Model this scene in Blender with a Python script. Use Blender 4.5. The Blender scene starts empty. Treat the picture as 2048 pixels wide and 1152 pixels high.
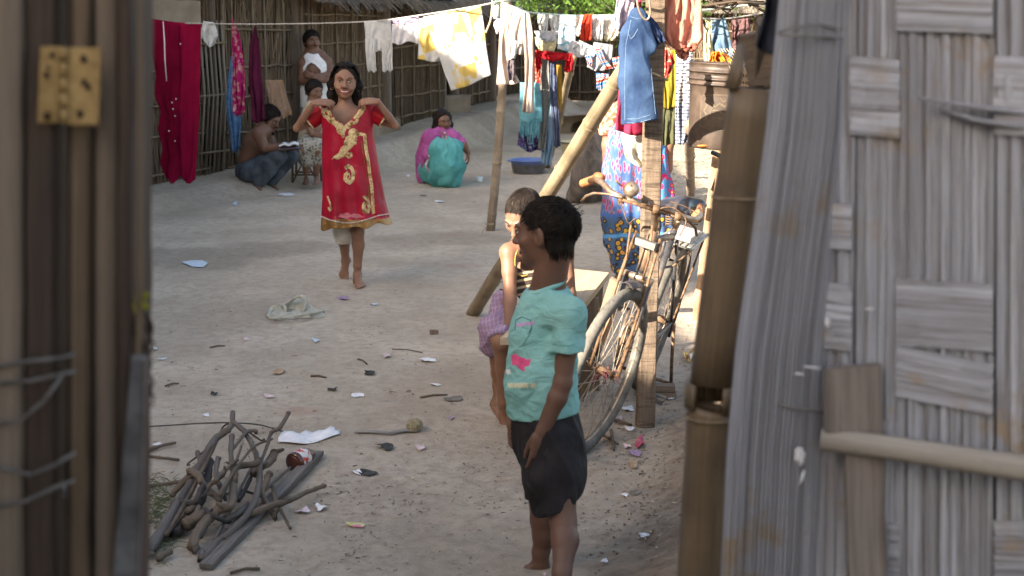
import bpy, math, random
import numpy as np
from mathutils import Vector, Matrix
from mathutils.bvhtree import BVHTree
random.seed(7); RNG = np.random.RandomState(11)
C = bpy.context.scene.collection
# ------------------------------------------------------------------ camera
F_PX = 2900.0; HOR = 35.0; CAMH = 1.65
TH = math.atan((576-HOR)/F_PX)
cd = bpy.data.cameras.new('camera'); cam = bpy.data.objects.new('camera', cd); C.objects.link(cam)
cam.location = (0,0,CAMH); cam.rotation_euler = (math.pi/2-TH, 0, 0)
cd.sensor_width = 36; cd.lens = 36*F_PX/2048; cd.clip_start = .05; cd.clip_end = 500
cd.dof.use_dof = True; cd.dof.focus_distance = 6.6; cd.dof.aperture_fstop = 5.6
bpy.context.scene.camera = cam
# ------------------------------------------------------------------ sun, sky, exposure
SUND = Vector((-.75,-.66,.44)).normalized()
sc = bpy.context.scene
w = bpy.data.worlds.new('World'); sc.world = w; w.use_nodes = True
nt = w.node_tree; sky = nt.nodes.new('ShaderNodeTexSky'); sky.sky_type = 'NISHITA'; sky.sun_disc = False
el = math.asin(SUND.z); az = math.atan2(SUND.x, SUND.y)
sky.sun_elevation = el; sky.sun_rotation = az; sky.dust_density = 3.0; sky.air_density = 1.0; sky.ozone_density = 1.0
wt_ = nt.nodes.new('ShaderNodeMix'); wt_.data_type='RGBA'; wt_.blend_type='MULTIPLY'; wt_.inputs[0].default_value=1   # warm tint multiplied into the skylight, in place of a white balance
nt.links.new(sky.outputs[0], wt_.inputs[6]); wt_.inputs[7].default_value=(1.09,1.0,.89,1); nt.links.new(wt_.outputs[2], nt.nodes['Background'].inputs[0]); nt.nodes['Background'].inputs[1].default_value = .09
sd = bpy.data.lights.new('sun','SUN'); so = bpy.data.objects.new('sun', sd); C.objects.link(so)
sd.energy = 5.0; sd.angle = math.radians(.5); sd.color = (1,.88,.72)
so.rotation_euler = SUND.to_track_quat('Z','Y').to_euler(); so.location = (-8,-8,9)
sc.view_settings.view_transform = 'Standard'; sc.view_settings.look = 'None'; sc.view_settings.gamma = 1
sc.view_settings.exposure = 2.38
# ------------------------------------------------------------------ pixel helpers (photo pixels -> places in the yard)
Fw = Vector((0,math.cos(TH),-math.sin(TH))); Up = Vector((0,math.sin(TH),math.cos(TH)))
def ray(x, y): return Fw + Vector(((x-1024)/F_PX,0,0)) + Up*((576-y)/F_PX)
def P(x, y, Y):
    d = ray(x,y); return Vector((0,0,CAMH)) + d*(Y/d.y)
def HP(x, y, h=0.0):
    d = ray(x,y); return Vector((0,0,CAMH)) + d*((h-CAMH)/d.z)
def vnoise(x, y, seed=0):
    x = np.asarray(x, float); y = np.asarray(y, float)
    xi = np.floor(x).astype(np.int64); yi = np.floor(y).astype(np.int64); fx = x-xi; fy = y-yi
    fx = fx*fx*(3-2*fx); fy = fy*fy*(3-2*fy)
    def h(a,b):
        n = (a*374761393 + b*668265263 + seed*974634777) & 0xffffffff
        n = ((n ^ (n>>13))*1274126177) & 0xffffffff
        return ((n ^ (n>>16)) & 0xffff)/65535.0
    return (h(xi,yi)*(1-fx)+h(xi+1,yi)*fx)*(1-fy)+(h(xi,yi+1)*(1-fx)+h(xi+1,yi+1)*fx)*fy
def fbm(x, y, o=4, seed=0):
    s = 0; a = .5; t = 0
    for i in range(o):
        s = s + a*vnoise(np.asarray(x)*2**i, np.asarray(y)*2**i, seed+i); t += a; a *= .5
    return s/t
def sstep(a, b, x):
    t = np.clip((np.asarray(x,float)-a)/(b-a),0,1); return t*t*(3-2*t)
def gh(x, y):
    x = np.asarray(x,float); y = np.asarray(y,float)
    h = .035*(fbm(x*.55,y*.4,3,3)-.5) + .016*(fbm(x*3,y*2.2,4,9)-.5)
    edge = .16+.26*(y-4.2)*(y<9)+1.25*(y>=9)+.10*(fbm(y*1.2,y*0,2,5)-.5)
    bank = sstep(0,.9,x-edge)*.26*sstep(14,7.5,y)*(1+.5*(fbm(x*3,y*2.5,4,6)-.5))
    rough = sstep(-.05,.3,x-edge)*sstep(14,8,y)*.05*(fbm(x*9,y*7,4,16)-.5)
    # mud ledge in front of the far huts
    return h + bank + rough
def GP(x, y, h=0.0):
    p = HP(x,y,h)
    for i in range(4): p = HP(x,y,h+float(gh(p.x,p.y)))
    return p
# ------------------------------------------------------------------ mesh builder
class MB:
    flat=False
    def __init__(s): s.v=[]; s.f=[]; s.uv=[]
    def add(s, vs, fs, uv=None):
        o = len(s.v); s.v += [tuple(p) for p in vs]; s.f += [tuple(i+o for i in q) for q in fs]
        s.uv += list(uv) if uv is not None else [(0,0)]*len(vs)
        return s
    def box(s, c, size, rot=None, j=0):
        c = Vector(c); vs=[]
        for a in (-1,1):
            for b in (-1,1):
                for d in (-1,1):
                    p = Vector((a*size[0]/2+random.uniform(-j,j), b*size[1]/2+random.uniform(-j,j), d*size[2]/2+random.uniform(-j,j)))
                    if rot is not None: p = rot @ p
                    vs.append(c+p)
        fs = [(0,1,3,2),(4,6,7,5),(0,4,5,1),(2,3,7,6),(0,2,6,4),(1,5,7,3)]
        # face-separate verts for uv
        ax = [(1,2),(1,2),(0,2),(0,2),(0,1),(0,1)]
        for k,f in enumerate(fs):
            i,jj = ax[k]
            q = [vs[n] for n in f]; loc = [((n>>2&1),(n>>1&1),(n&1)) for n in f]
            s.add(q, [(0,1,2,3)], [(l[i]*size[i], l[jj]*size[jj]) for l in loc])
        return s
    def beam(s, a, b, wd, th, up=(0,0,1), nseg=1, wob=0):
        """squared timber from a to b, with bevelled corners"""
        s.flat=True; a=Vector(a); b=Vector(b); d=(b-a); L=d.length; d.normalize()
        r = d.cross(Vector(up)).normalized(); u = r.cross(d).normalized()
        bv = min(wd,th)*.10
        prof = [(-wd/2+bv,-th/2),(wd/2-bv,-th/2),(wd/2,-th/2+bv),(wd/2,th/2-bv),(wd/2-bv,th/2),(-wd/2+bv,th/2),(-wd/2,th/2-bv),(-wd/2,-th/2+bv)]
        vs=[];uv=[]
        for k in range(nseg+1):
            t=k/nseg; c=a.lerp(b,t)
            for i,(x,y) in enumerate(prof):
                jx = wob*random.uniform(-1,1); jy = wob*random.uniform(-1,1)
                vs.append(c+r*(x+jx)+u*(y+jy)); uv.append((i/8,t*L))
        fs=[]
        for k in range(nseg):
            for i in range(8):
                j=(i+1)%8; fs.append((k*8+i,k*8+j,(k+1)*8+j,(k+1)*8+i))
        fs.append(tuple(range(7,-1,-1))); fs.append(tuple(nseg*8+i for i in range(8)))
        return s.add(vs,fs,uv)
    def tube(s, pts, r, n=8, cap=True, flat=1.0, rough=0, up=None):
        pts=[Vector(p) for p in pts]; m=len(pts)
        if not hasattr(r,'__len__'): r=[r]*m
        T=[]
        for i in range(m):
            t=(pts[min(i+1,m-1)]-pts[max(i-1,0)]); T.append(t.normalized() if t.length>1e-9 else Vector((0,0,1)))
        ref = Vector(up) if up else (Vector((0,0,1)) if abs(T[0].z)<.9 else Vector((1,0,0)))
        N = T[0].cross(ref).normalized(); vs=[];uv=[];L=0
        for i in range(m):
            if i: 
                L+=(pts[i]-pts[i-1]).length
                N=(N-T[i]*N.dot(T[i])); N.normalize()
            B=T[i].cross(N)
            for k in range(n):
                a=2*math.pi*k/n; rr=r[i]*(1+rough*random.uniform(-1,1))
                vs.append(pts[i]+N*(math.cos(a)*rr)+B*(math.sin(a)*rr*flat)); uv.append((k/n,L))
        fs=[]
        for i in range(m-1):
            for k in range(n):
                j=(k+1)%n; fs.append((i*n+k,i*n+j,(i+1)*n+j,(i+1)*n+k))
        if cap: fs.append(tuple(range(n-1,-1,-1))); fs.append(tuple((m-1)*n+k for k in range(n)))
        return s.add(vs,fs,uv)
    def grid(s, fn, nu, nv, uvs=(1,1)):
        vs=[];uv=[]
        for j in range(nv+1):
            for i in range(nu+1):
                u=i/nu;v=j/nv; vs.append(fn(u,v)); uv.append((u*uvs[0],v*uvs[1]))
        fs=[(j*(nu+1)+i,j*(nu+1)+i+1,(j+1)*(nu+1)+i+1,(j+1)*(nu+1)+i) for j in range(nv) for i in range(nu)]
        return s.add(vs,fs,uv)
    def ell(s, c, r, n=10, m=7, rot=None, jit=0):
        vs=[];fs=[];c=Vector(c)
        if not hasattr(r,'__len__'): r=(r,r,r)
        for j in range(m+1):
            ph=math.pi*j/m
            for i in range(n):
                a=2*math.pi*i/n; q=1+jit*random.uniform(-1,1)
                p=Vector((math.cos(a)*math.sin(ph)*r[0]*q,math.sin(a)*math.sin(ph)*r[1]*q,math.cos(ph)*r[2]*q))
                if rot is not None: p=rot@p
                vs.append(c+p)
        for j in range(m):
            for i in range(n):
                k=(i+1)%n; fs.append((j*n+i,(j+1)*n+i,(j+1)*n+k,j*n+k))
        return s.add(vs,fs)
    def lathe(s, prof, c, axis=(0,0,1), n=24, xref=(1,0,0)):
        c=Vector(c); z=Vector(axis).normalized(); x=(Vector(xref)-z*Vector(xref).dot(z)).normalized(); y=z.cross(x)
        vs=[];uv=[]
        for (r,h) in prof:
            for i in range(n):
                a=2*math.pi*i/n; vs.append(c+z*h+x*(r*math.cos(a))+y*(r*math.sin(a))); uv.append((i/n,h))
        fs=[(j*n+i,j*n+(i+1)%n,(j+1)*n+(i+1)%n,(j+1)*n+i) for j in range(len(prof)-1) for i in range(n)]
        return s.add(vs,fs,uv)
    def np(s, V, F):
        o=len(s.v); s.v+= [tuple(p) for p in V.tolist()]; s.f+=[tuple(i+o for i in q) for q in F.tolist()]; s.uv+=[(0,0)]*len(V); return s
OFF = {}
def mesh_obj(name, mb, mat, off, smooth=True):
    me = bpy.data.meshes.new(name); V=np.array(mb.v,dtype=np.float64)-np.array(off)
    me.from_pydata([tuple(p) for p in V.tolist()],[],mb.f)
    if any(u!=(0,0) for u in mb.uv[:50]) :
        ul=me.uv_layers.new(name='UVMap'); idx=np.empty(len(me.loops),dtype=np.int32); me.loops.foreach_get('vertex_index',idx)
        ul.data.foreach_set('uv',np.array(mb.uv,dtype=np.float32)[idx].ravel())
    if smooth: me.polygons.foreach_set('use_smooth',[True]*len(me.polygons))
    me.materials.append(mat); me.update()
    if smooth and mb.flat: me.set_sharp_from_angle(angle=.5)
    return bpy.data.objects.new(name, me)
def tag(o, label=None, cat=None, group=None, kind=None):
    if label: o['label']=label
    if cat: o['category']=cat
    if group: o['group']=group
    if kind: o['kind']=kind
    return o
def thing(name, loc, label, cat, group=None):
    o=bpy.data.objects.new(name,None); C.objects.link(o); o.location=loc; o.empty_display_size=.1
    OFF[o.name]=Vector(loc); return tag(o,label,cat,group)
def part(name, mb, mat, parent, smooth=True, label=None):
    if not mb.v: return None
    off=OFF[parent.name]; o=mesh_obj(name,mb,mat,off,smooth); C.objects.link(o); o.parent=parent; OFF[o.name]=off
    if label: o['label']=label
    return o
def solo(name, mb, mat, label, cat, group=None, kind=None, smooth=True):
    V=np.array(mb.v); off=Vector(((V[:,0].min()+V[:,0].max())/2,(V[:,1].min()+V[:,1].max())/2,V[:,2].min()))
    if kind=='structure' : off=Vector((0,0,0))
    o=mesh_obj(name,mb,mat,off,smooth); o.location=off; C.objects.link(o); OFF[o.name]=off
    return tag(o,label,cat,group,kind)
def solidify(o, t, off=0):
    m=o.modifiers.new('s','SOLIDIFY'); m.thickness=t; m.offset=off; return o
def bevel(o, wdt, seg=2):
    m=o.modifiers.new('b','BEVEL'); m.width=wdt; m.segments=seg; m.limit_method='ANGLE'; m.angle_limit=.6; return o
def bvh_of(*objs):
    vs=[];fs=[]
    for o in objs:
        k=len(vs); vs+=[v.co+OFF[o.name] for v in o.data.vertices]; fs+=[[i+k for i in p.vertices] for p in o.data.polygons]
    return BVHTree.FromPolygons(vs,fs)
# ------------------------------------------------------------------ materials
MATS={}
def srgb(c):
    return tuple(((x/255/12.92) if x/255<=.04045 else ((x/255+.055)/1.055)**2.4) for x in c)
class NT:
    def __init__(s,name):
        s.m=bpy.data.materials.new(name); s.m.use_nodes=True; s.t=s.m.node_tree; s.b=s.t.nodes['Principled BSDF']
        s.tc=s.t.nodes.new('ShaderNodeTexCoord')
    def n(s,typ,ins=None,**kw):
        o=s.t.nodes.new('ShaderNode'+typ)
        for k,v in kw.items(): setattr(o,k,v)
        for k,v in (ins or {}).items():
            if hasattr(v,'links') or isinstance(v,bpy.types.NodeSocket): s.t.links.new(v,o.inputs[k])
            else: o.inputs[k].default_value=v
        return o
    def mp(s,scale=(1,1,1),coord='Object',rot=(0,0,0),loc=(0,0,0)):
        return s.n('Mapping',{0:s.tc.outputs[coord],1:loc,2:rot,3:scale}).outputs[0]
    def noise(s,vec,scale,detail=5,rough=.6,dist=0):
        return s.n('TexNoise',{'Vector':vec,'Scale':scale,'Detail':detail,'Roughness':rough,'Distortion':dist}).outputs[0]
    def ramp(s,fac,stops,interp='LINEAR'):
        r=s.n('ValToRGB',{0:fac}); r.color_ramp.interpolation=interp; e=r.color_ramp.elements
        while len(e)<len(stops): e.new(.5)
        for k,(p,c) in enumerate(stops):
            e[k].position=p; e[k].color=(c,c,c,1) if not hasattr(c,'__len__') else tuple(c)+(1,)
        return r.outputs[0]
    def mix(s,f,a,b,blend='MIX'):
        o=s.n('Mix',data_type='RGBA',blend_type=blend)
        for k,v in ((0,f),(6,a),(7,b)):
            if isinstance(v,bpy.types.NodeSocket): s.t.links.new(v,o.inputs[k])
            elif hasattr(v,'__len__'): o.inputs[k].default_value=tuple(v)+(1,)
            else: o.inputs[k].default_value=v
        return o.outputs[2]
    def math(s,op,a,b=0.0,c=0.0): return s.n('Math',{0:a,1:b,2:c},operation=op).outputs[0]
    def sep(s,vec): return s.n('SeparateXYZ',{0:vec}).outputs
    def out(s,col,rough=.8,bump=None,bs=.3,bd=.01,spec=.3,metal=0,alpha=None,trans=None,sss=0):
        b=s.b
        def st(k,v):
            if isinstance(v,bpy.types.NodeSocket): s.t.links.new(v,b.inputs[k])
            else: b.inputs[k].default_value=(tuple(v)+(1,)) if hasattr(v,'__len__') and len(v)==3 and k=='Base Color' else v
        st('Base Color',col); st('Roughness',rough); st('Specular IOR Level',spec); st('Metallic',metal)
        if alpha is not None: st('Alpha',alpha)
        if sss: st('Subsurface Weight',sss); b.inputs['Subsurface Radius'].default_value=(.012,.005,.003); b.inputs['Subsurface Scale'].default_value=.6
        if bump is not None:
            bn=s.n('Bump',{'Height':bump,'Strength':bs,'Distance':bd}); s.t.links.new(bn.outputs[0],b.inputs['Normal'])
        if trans:   # thin cloth that lets light through
            tr=s.n('BsdfTranslucent'); 
            if isinstance(col,bpy.types.NodeSocket): s.t.links.new(col,tr.inputs[0])
            else: tr.inputs[0].default_value=tuple(col)+(1,)
            mx=s.n('MixShader',{0:trans,1:b.outputs[0],2:tr.outputs[0]}); s.t.links.new(mx.outputs[0],s.t.nodes['Material Output'].inputs[0])
        return s.m
def stuff_mat(name,c1,c2,scale=8,stretch=(1,1,1),rough=.85,bump=.3,bscale=None,coord='Object',spec=.25,bd=.01,detail=6,trans=None,metal=0,c3=None,sss=0,lo=.35,hi=.65,alpha=None):
    if name in MATS: return MATS[name]
    k=NT(name); v=k.mp(stretch,coord); n=k.noise(v,scale,detail)
    col=k.mix(k.ramp(n,[(lo,0),(hi,1)]),c1,c2)
    if c3: col=k.mix(k.ramp(k.noise(v,scale*.23,3),[(.5,0),(.62,1)]),col,c3)
    b=k.noise(v,bscale or scale*3,8,.65)
    MATS[name]=k.out(col,rough,b,bump,bd,spec,metal,alpha,trans,sss); return MATS[name]
def wood(name,c1,c2,c3=None,sc=1.0,axis=None,bump=.5,rough=.75,blot=.0):
    """long grain along the UV v direction (metres)"""
    if name in MATS: return MATS[name]
    k=NT(name); v=k.mp((14*sc,1.6*sc,1),'UV'); 
    g=k.noise(v,3,8,.7,.4); col=k.mix(k.ramp(g,[(.32,0),(.68,1)]),c1,c2)
    f=k.noise(k.mp((60*sc,2.5*sc,1),'UV'),2.5,4,.7); col=k.mix(k.ramp(f,[(.5,0),(.72,.55)]),col,tuple(x*.35 for x in c1))
    if c3: col=k.mix(k.ramp(k.noise(k.mp((1,1,1),'Object'),6,4),[(.45,0),(.65,.8)]),col,c3)
    h=k.math('ADD',g,k.math('MULTIPLY',f,.6))
    MATS[name]=k.out(col,rough,h,bump,.006,.25); return MATS[name]

# ------------------------------------------------------------------ signed-distance bodies (one continuous skin)
class SDF:
    def __init__(s,lo,hi,h):
        s.lo=np.array(lo,float); s.h=h; s.n=np.ceil((np.array(hi,float)-s.lo)/h).astype(int)+1
        s.d=np.full(s.n,.08,np.float32)
    def _sl(s,lo,hi,pad):
        a=np.clip(np.floor((np.array(lo)-pad-s.lo)/s.h).astype(int),0,s.n-1); b=np.clip(np.ceil((np.array(hi)+pad-s.lo)/s.h).astype(int)+1,1,s.n)
        sl=tuple(slice(a[i],max(b[i],a[i]+1)) for i in range(3))
        g=[s.lo[i]+s.h*np.arange(sl[i].start,sl[i].stop) for i in range(3)]
        return sl,g[0][:,None,None],g[1][None,:,None],g[2][None,None,:]
    def _put(s,sl,q,k,op):
        d=s.d[sl]; q=q.astype(np.float32)
        if op=='u':
            if k>0: hh=np.clip(.5+.5*(q-d)/k,0,1); r=q*(1-hh)+d*hh-k*hh*(1-hh)
            else: r=np.minimum(d,q)
        elif op=='s':
            q=-q
            if k>0: hh=np.clip(.5-.5*(q-d)/k,0,1); r=q*(1-hh)+d*hh+k*hh*(1-hh)
            else: r=np.maximum(d,q)
        s.d[sl]=r
    def cone(s,a,b,ra,rb,k=.02,op='u',flat=None):
        a=np.array(a,float); b=np.array(b,float); pad=max(ra,rb)+k+.03; sl,x,y,z=s._sl(np.minimum(a,b),np.maximum(a,b),pad)
        d=b-a; L=float(d@d)+1e-12; px,py,pz=x-a[0],y-a[1],z-a[2]; t=np.clip((px*d[0]+py*d[1]+pz*d[2])/L,0,1)
        ex,ey,ez=px-t*d[0],py-t*d[1],pz-t*d[2]
        if flat is not None:    # (axis, factor): thinner along axis
            ax=np.array(flat[0],float); ax/=np.linalg.norm(ax); q=(ex*ax[0]+ey*ax[1]+ez*ax[2])*(1/flat[1]-1); ex=ex+q*ax[0]; ey=ey+q*ax[1]; ez=ez+q*ax[2]
        s._put(sl,np.sqrt(ex*ex+ey*ey+ez*ez)-(ra+(rb-ra)*t),k,op); return s
    def chain(s,pts,rs,k=.02,**kw):
        for i in range(len(pts)-1): s.cone(pts[i],pts[i+1],rs[i],rs[i+1],k,**kw)
        return s
    def ell(s,c,r,k=.02,rot=None,op='u'):
        c=np.array(c,float); r=np.array(r if hasattr(r,'__len__') else (r,r,r),float); m=r.max(); sl,x,y,z=s._sl(c-m,c+m,k+.03)
        px,py,pz=x-c[0],y-c[1],z-c[2]
        if rot is not None:
            R=np.array(rot.transposed()); px,py,pz=[R[i,0]*px+R[i,1]*py+R[i,2]*pz for i in range(3)]
        k0=np.sqrt((px/r[0])**2+(py/r[1])**2+(pz/r[2])**2)+1e-9; k1=np.sqrt((px/r[0]**2)**2+(py/r[1]**2)**2+(pz/r[2]**2)**2)+1e-9
        s._put(sl,k0*(k0-1)/k1,k,op); return s
    def cut2(s,p,n,p2,n2):   # remove only what lies beyond both planes
        sl,x,y,z=s._sl(s.lo,s.lo+s.h*s.n,0); n=np.array(n,float); n/=np.linalg.norm(n); n2=np.array(n2,float); n2/=np.linalg.norm(n2)
        q=np.minimum((x-p[0])*n[0]+(y-p[1])*n[1]+(z-p[2])*n[2],(x-p2[0])*n2[0]+(y-p2[1])*n2[1]+(z-p2[2])*n2[2]); s.d=np.maximum(s.d,q.astype(np.float32)); return s
    def cut(s,p,n,k=.004):   # remove everything on the n side of the plane
        p=np.array(p,float); n=np.array(n,float); n/=np.linalg.norm(n); sl,x,y,z=s._sl(s.lo,s.lo+s.h*s.n,0)
        s._put(sl,-((x-p[0])*n[0]+(y-p[1])*n[1]+(z-p[2])*n[2]),k,'s'); return s
    def field(s,fn):
        sl,x,y,z=s._sl(s.lo,s.lo+s.h*s.n,0); s.d=s.d+fn(x,y,z).astype(np.float32); return s
    def mesh(s,mb=None,keep=None):
        D=s.d; n=np.array(D.shape); neg=D<0
        cx=[slice(0,-1),slice(1,None)]; cnt=np.zeros(n-1,np.int8)
        for i in(0,1):
            for j in(0,1):
                for l in(0,1): cnt+=neg[cx[i],cx[j],cx[l]]
        act=(cnt>0)&(cnt<8); idx=np.full(n-1,-1,np.int64); ac=np.argwhere(act); idx[act]=np.arange(len(ac))
        acc=np.zeros((len(ac),3)); w=np.zeros(len(ac)); cor=[np.array((i,j,l)) for i in(0,1) for j in(0,1) for l in(0,1)]
        val=[D[tuple((ac+c).T)].astype(float) for c in cor]
        for a in range(8):
            for b in range(a+1,8):
                if np.abs(cor[a]-cor[b]).sum()!=1: continue
                m=(val[a]<0)!=(val[b]<0); t=val[a]/(val[a]-val[b]+1e-20); t=np.where(m,t,0)
                acc+=np.where(m[:,None],cor[a]+t[:,None]*(cor[b]-cor[a]),0); w+=m
        V=s.lo+s.h*(ac+acc/w[:,None]); F=[]
        for ax in range(3):
            o=[0,0,0]; o[ax]=1; A=neg[tuple(slice(0,n[i]-o[i]) for i in range(3))]; B=neg[tuple(slice(o[i],None) for i in range(3))]
            e=np.argwhere(A!=B); u=(ax+1)%3; v=(ax+2)%3; ok=(e[:,u]>0)&(e[:,v]>0)&(e[:,u]<n[u]-1)&(e[:,v]<n[v]-1); e=e[ok]
            q=[]
            for (du,dv) in((1,1),(0,1),(0,0),(1,0)):
                c=e.copy(); c[:,u]-=du; c[:,v]-=dv; q.append(idx[c[:,0],c[:,1],c[:,2]])
            q=np.stack(q,1); fl=A[tuple(e.T)]; q[~fl]=q[~fl][:,::-1]; F.append(q)
        mb=mb or MB(); return mb.np(V,np.concatenate(F))
def box_of(pts,pad):
    a=np.array([tuple(p) for p in pts]); return a.min(0)-pad,a.max(0)+pad
def hand(S,wrist,palm_dir,palm_n,thumb_side,sz=1.0,curl=.35,k=.004,spread=.12,fr=.0068,curls=None,ths=1.0):
    """palm with four jointed fingers and a thumb; palm_n points out of the palm, thumb_side is the side the thumb is on"""
    w=Vector(wrist); d=Vector(palm_dir).normalized(); n=Vector(palm_n); n=(n-d*n.dot(d)).normalized(); s_=d.cross(n).normalized()
    if s_.dot(Vector(thumb_side))<0: s_=-s_
    L=.085*sz
    S.cone(w,w+d*L*.45,.022*sz,.027*sz,.012*sz,flat=(n,.62)); S.cone(w+d*L*.40+s_*.014*sz,w+d*L*.93+s_*.02*sz,.019*sz,.0135*sz,.01*sz,flat=(n,.7)); S.cone(w+d*L*.40-s_*.010*sz,w+d*L*.88-s_*.02*sz,.019*sz,.0125*sz,.01*sz,flat=(n,.7))
    S.cone(w+d*L*.4,w+d*L*.95,.018*sz,.013*sz,.01*sz,flat=(n,.7))
    for i,(off,ln) in enumerate(((.027,.92),(.0095,1.0),(-.008,.94),(-.024,.74))):
        p=w+d*(L*(.98-abs(off)*3.0))+s_*off*sz*.95; dr=(d+s_*off*spread*25).normalized(); a=0; c=(curls[i] if curls else curl)
        for j,seg in enumerate((.036,.024,.019)):
            a+=c*(1.0 if j<1 else 1.25); dd=(dr*math.cos(a)+n*math.sin(a)); q=p+dd*seg*ln*sz; r=fr*sz*(1-.10*j)*(.9 if i==3 else 1)
            S.cone(p,q,r*1.06,r*.93,k*sz); p=q
    p=w+d*L*.28+s_*.022*sz+n*.004*sz; dr=(d*.75+s_*.8*ths+n*.35).normalized()
    for j,seg in enumerate((.034,.028,.022)):
        q=p+dr*seg*sz; S.cone(p,q,(.0115-.0018*j)*sz,(.0098-.0016*j)*sz,(.008 if j==0 else .004)*sz); p=q; dr=(dr+d*.35+n*curl*.5-s_*.15).normalized()
def foot(S,ankle,fwd,sz=1.0,side=None,zg=0,lift=0,up=(0,0,1)):
    """heel, instep and five toes; ankle is about .07 above the sole"""
    a=Vector(ankle); f=Vector(fwd).normalized(); u=Vector(up); u=(u-f*u.dot(f)).normalized(); s_=f.cross(u).normalized()
    if side is not None and s_.dot(Vector(side))<0: s_=-s_        # s_ = big-toe side
    b=a-u*.045*sz
    S.ell(b-f*.022*sz-u*.004*sz,(.026*sz,.026*sz,.026*sz),.02*sz); S.cone(a-f*.012*sz,b-f*.02*sz,.023*sz,.022*sz,.02*sz)
    S.cone(a+f*.01*sz-u*.012*sz,b+f*.085*sz-u*.006*sz+s_*.006*sz,.027*sz,.018*sz,.02*sz); S.cone(b-f*.01*sz-s_*.008*sz-u*.006*sz,b+f*.085*sz-s_*.018*sz-u*.012*sz,.02*sz,.014*sz,.02*sz)
    S.cone(b+f*.07*sz+s_*.012*sz-u*.012*sz,b+f*.115*sz+s_*.016*sz-u*.015*sz,.017*sz,.0125*sz,.012*sz)
    for i,(o,l,r) in enumerate(((.023,.052,.0105),(.0075,.048,.0078),(-.006,.042,.0074),(-.019,.034,.007),(-.030,.026,.0068))):
        p=b+f*(.098-abs(i)*.008)*sz+s_*o*sz-u*.014*sz; q=p+f*l*sz*.6+u*.004*sz; e=p+f*l*sz-u*.004*sz
        S.cone(p,q,r*1.05*sz,r*sz,.005*sz); S.cone(q,e,r*sz,r*.92*sz,.003*sz)
def head_sdf(S,c,R,sz=1.0,lips=1.0,smile=0,age=0,ear=True,nose=1.0,neck=None):
    """c: centre of the skull; R: matrix columns = (face-left, face-forward*, up) -> local x right, y forward, z up. sz 1 = adult, 23 cm tall"""
    c=Vector(c)
    def w(x,y,z): return c+R@Vector((x*sz,y*sz,z*sz))
    q=lambda v:v*sz
    Rr=R
    S.ell(w(0,-.018,.03),(q(.074),q(.092),q(.084)),.0,rot=Rr)                      # cranium
    S.ell(w(0,.018,.005),(q(.066),q(.075),q(.082)),q(.02),rot=Rr)                   # face mass
    S.ell(w(0,.030,-.055+.010*(sz<.99)),(q(.052),q(.056),q(.055)),q(.025),rot=Rr)                 # jaw
    S.ell(w(0,.066,-.094+.011*(sz<.99)),(q(.019),q(.017),q(.016)),q(.022),rot=Rr)                 # chin
    for s_ in(-1,1):
        S.ell(w(s_*.047,.052,-.018),(q(.020),q(.022),q(.020)),q(.02),rot=Rr)        # cheek
        if smile: S.ell(w(s_*.036,.072,-.036),(q(.017),q(.013),q(.014)),q(.012),rot=Rr)
        S.ell(w(s_*.030,.092,.012),(q(.0185),q(.014),q(.0115)),q(.012),rot=Rr,op='s')   # eye socket
        S.ell(w(s_*.031,.073,.011),(q(.0135),q(.0135),q(.0105)),q(.004),rot=Rr)     # lids / ball
        S.cone(w(s_*.014,.092,.030),w(s_*.046,.078,.032),q(.006),q(.005),q(.012))   # brow
        if ear:
            S.ell(w(s_*.074,-.008,.0),(q(.0095),q(.020),q(.033)),q(.006),rot=Rr@Matrix.Rotation(s_*.30,3,'Z')@Matrix.Rotation(-.15,3,'X'))
            S.ell(w(s_*.083,.0,.002),(q(.006),q(.010),q(.018)),q(.003),rot=Rr@Matrix.Rotation(s_*.30,3,'Z'),op='s')
            S.cone(w(s_*.074,-.002,-.026),w(s_*.074,.0,-.018),q(.007),q(.006),q(.005))
    S.cone(w(0,.086,.026),w(0,.106,-.020),q(.0075),q(.0105),q(.008)); S.ell(w(0,.108,-.022),(q(.0125*nose),q(.0115),q(.0105)),q(.005),rot=Rr)
    for s_ in(-1,1):
        S.ell(w(s_*.0125*nose,.098,-.025),(q(.0085*nose),q(.0095),q(.0075)),q(.004),rot=Rr); S.ell(w(s_*.007,.104,-.034),(q(.0035),q(.005),q(.003)),q(.002),rot=Rr,op='s')
    return w
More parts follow.
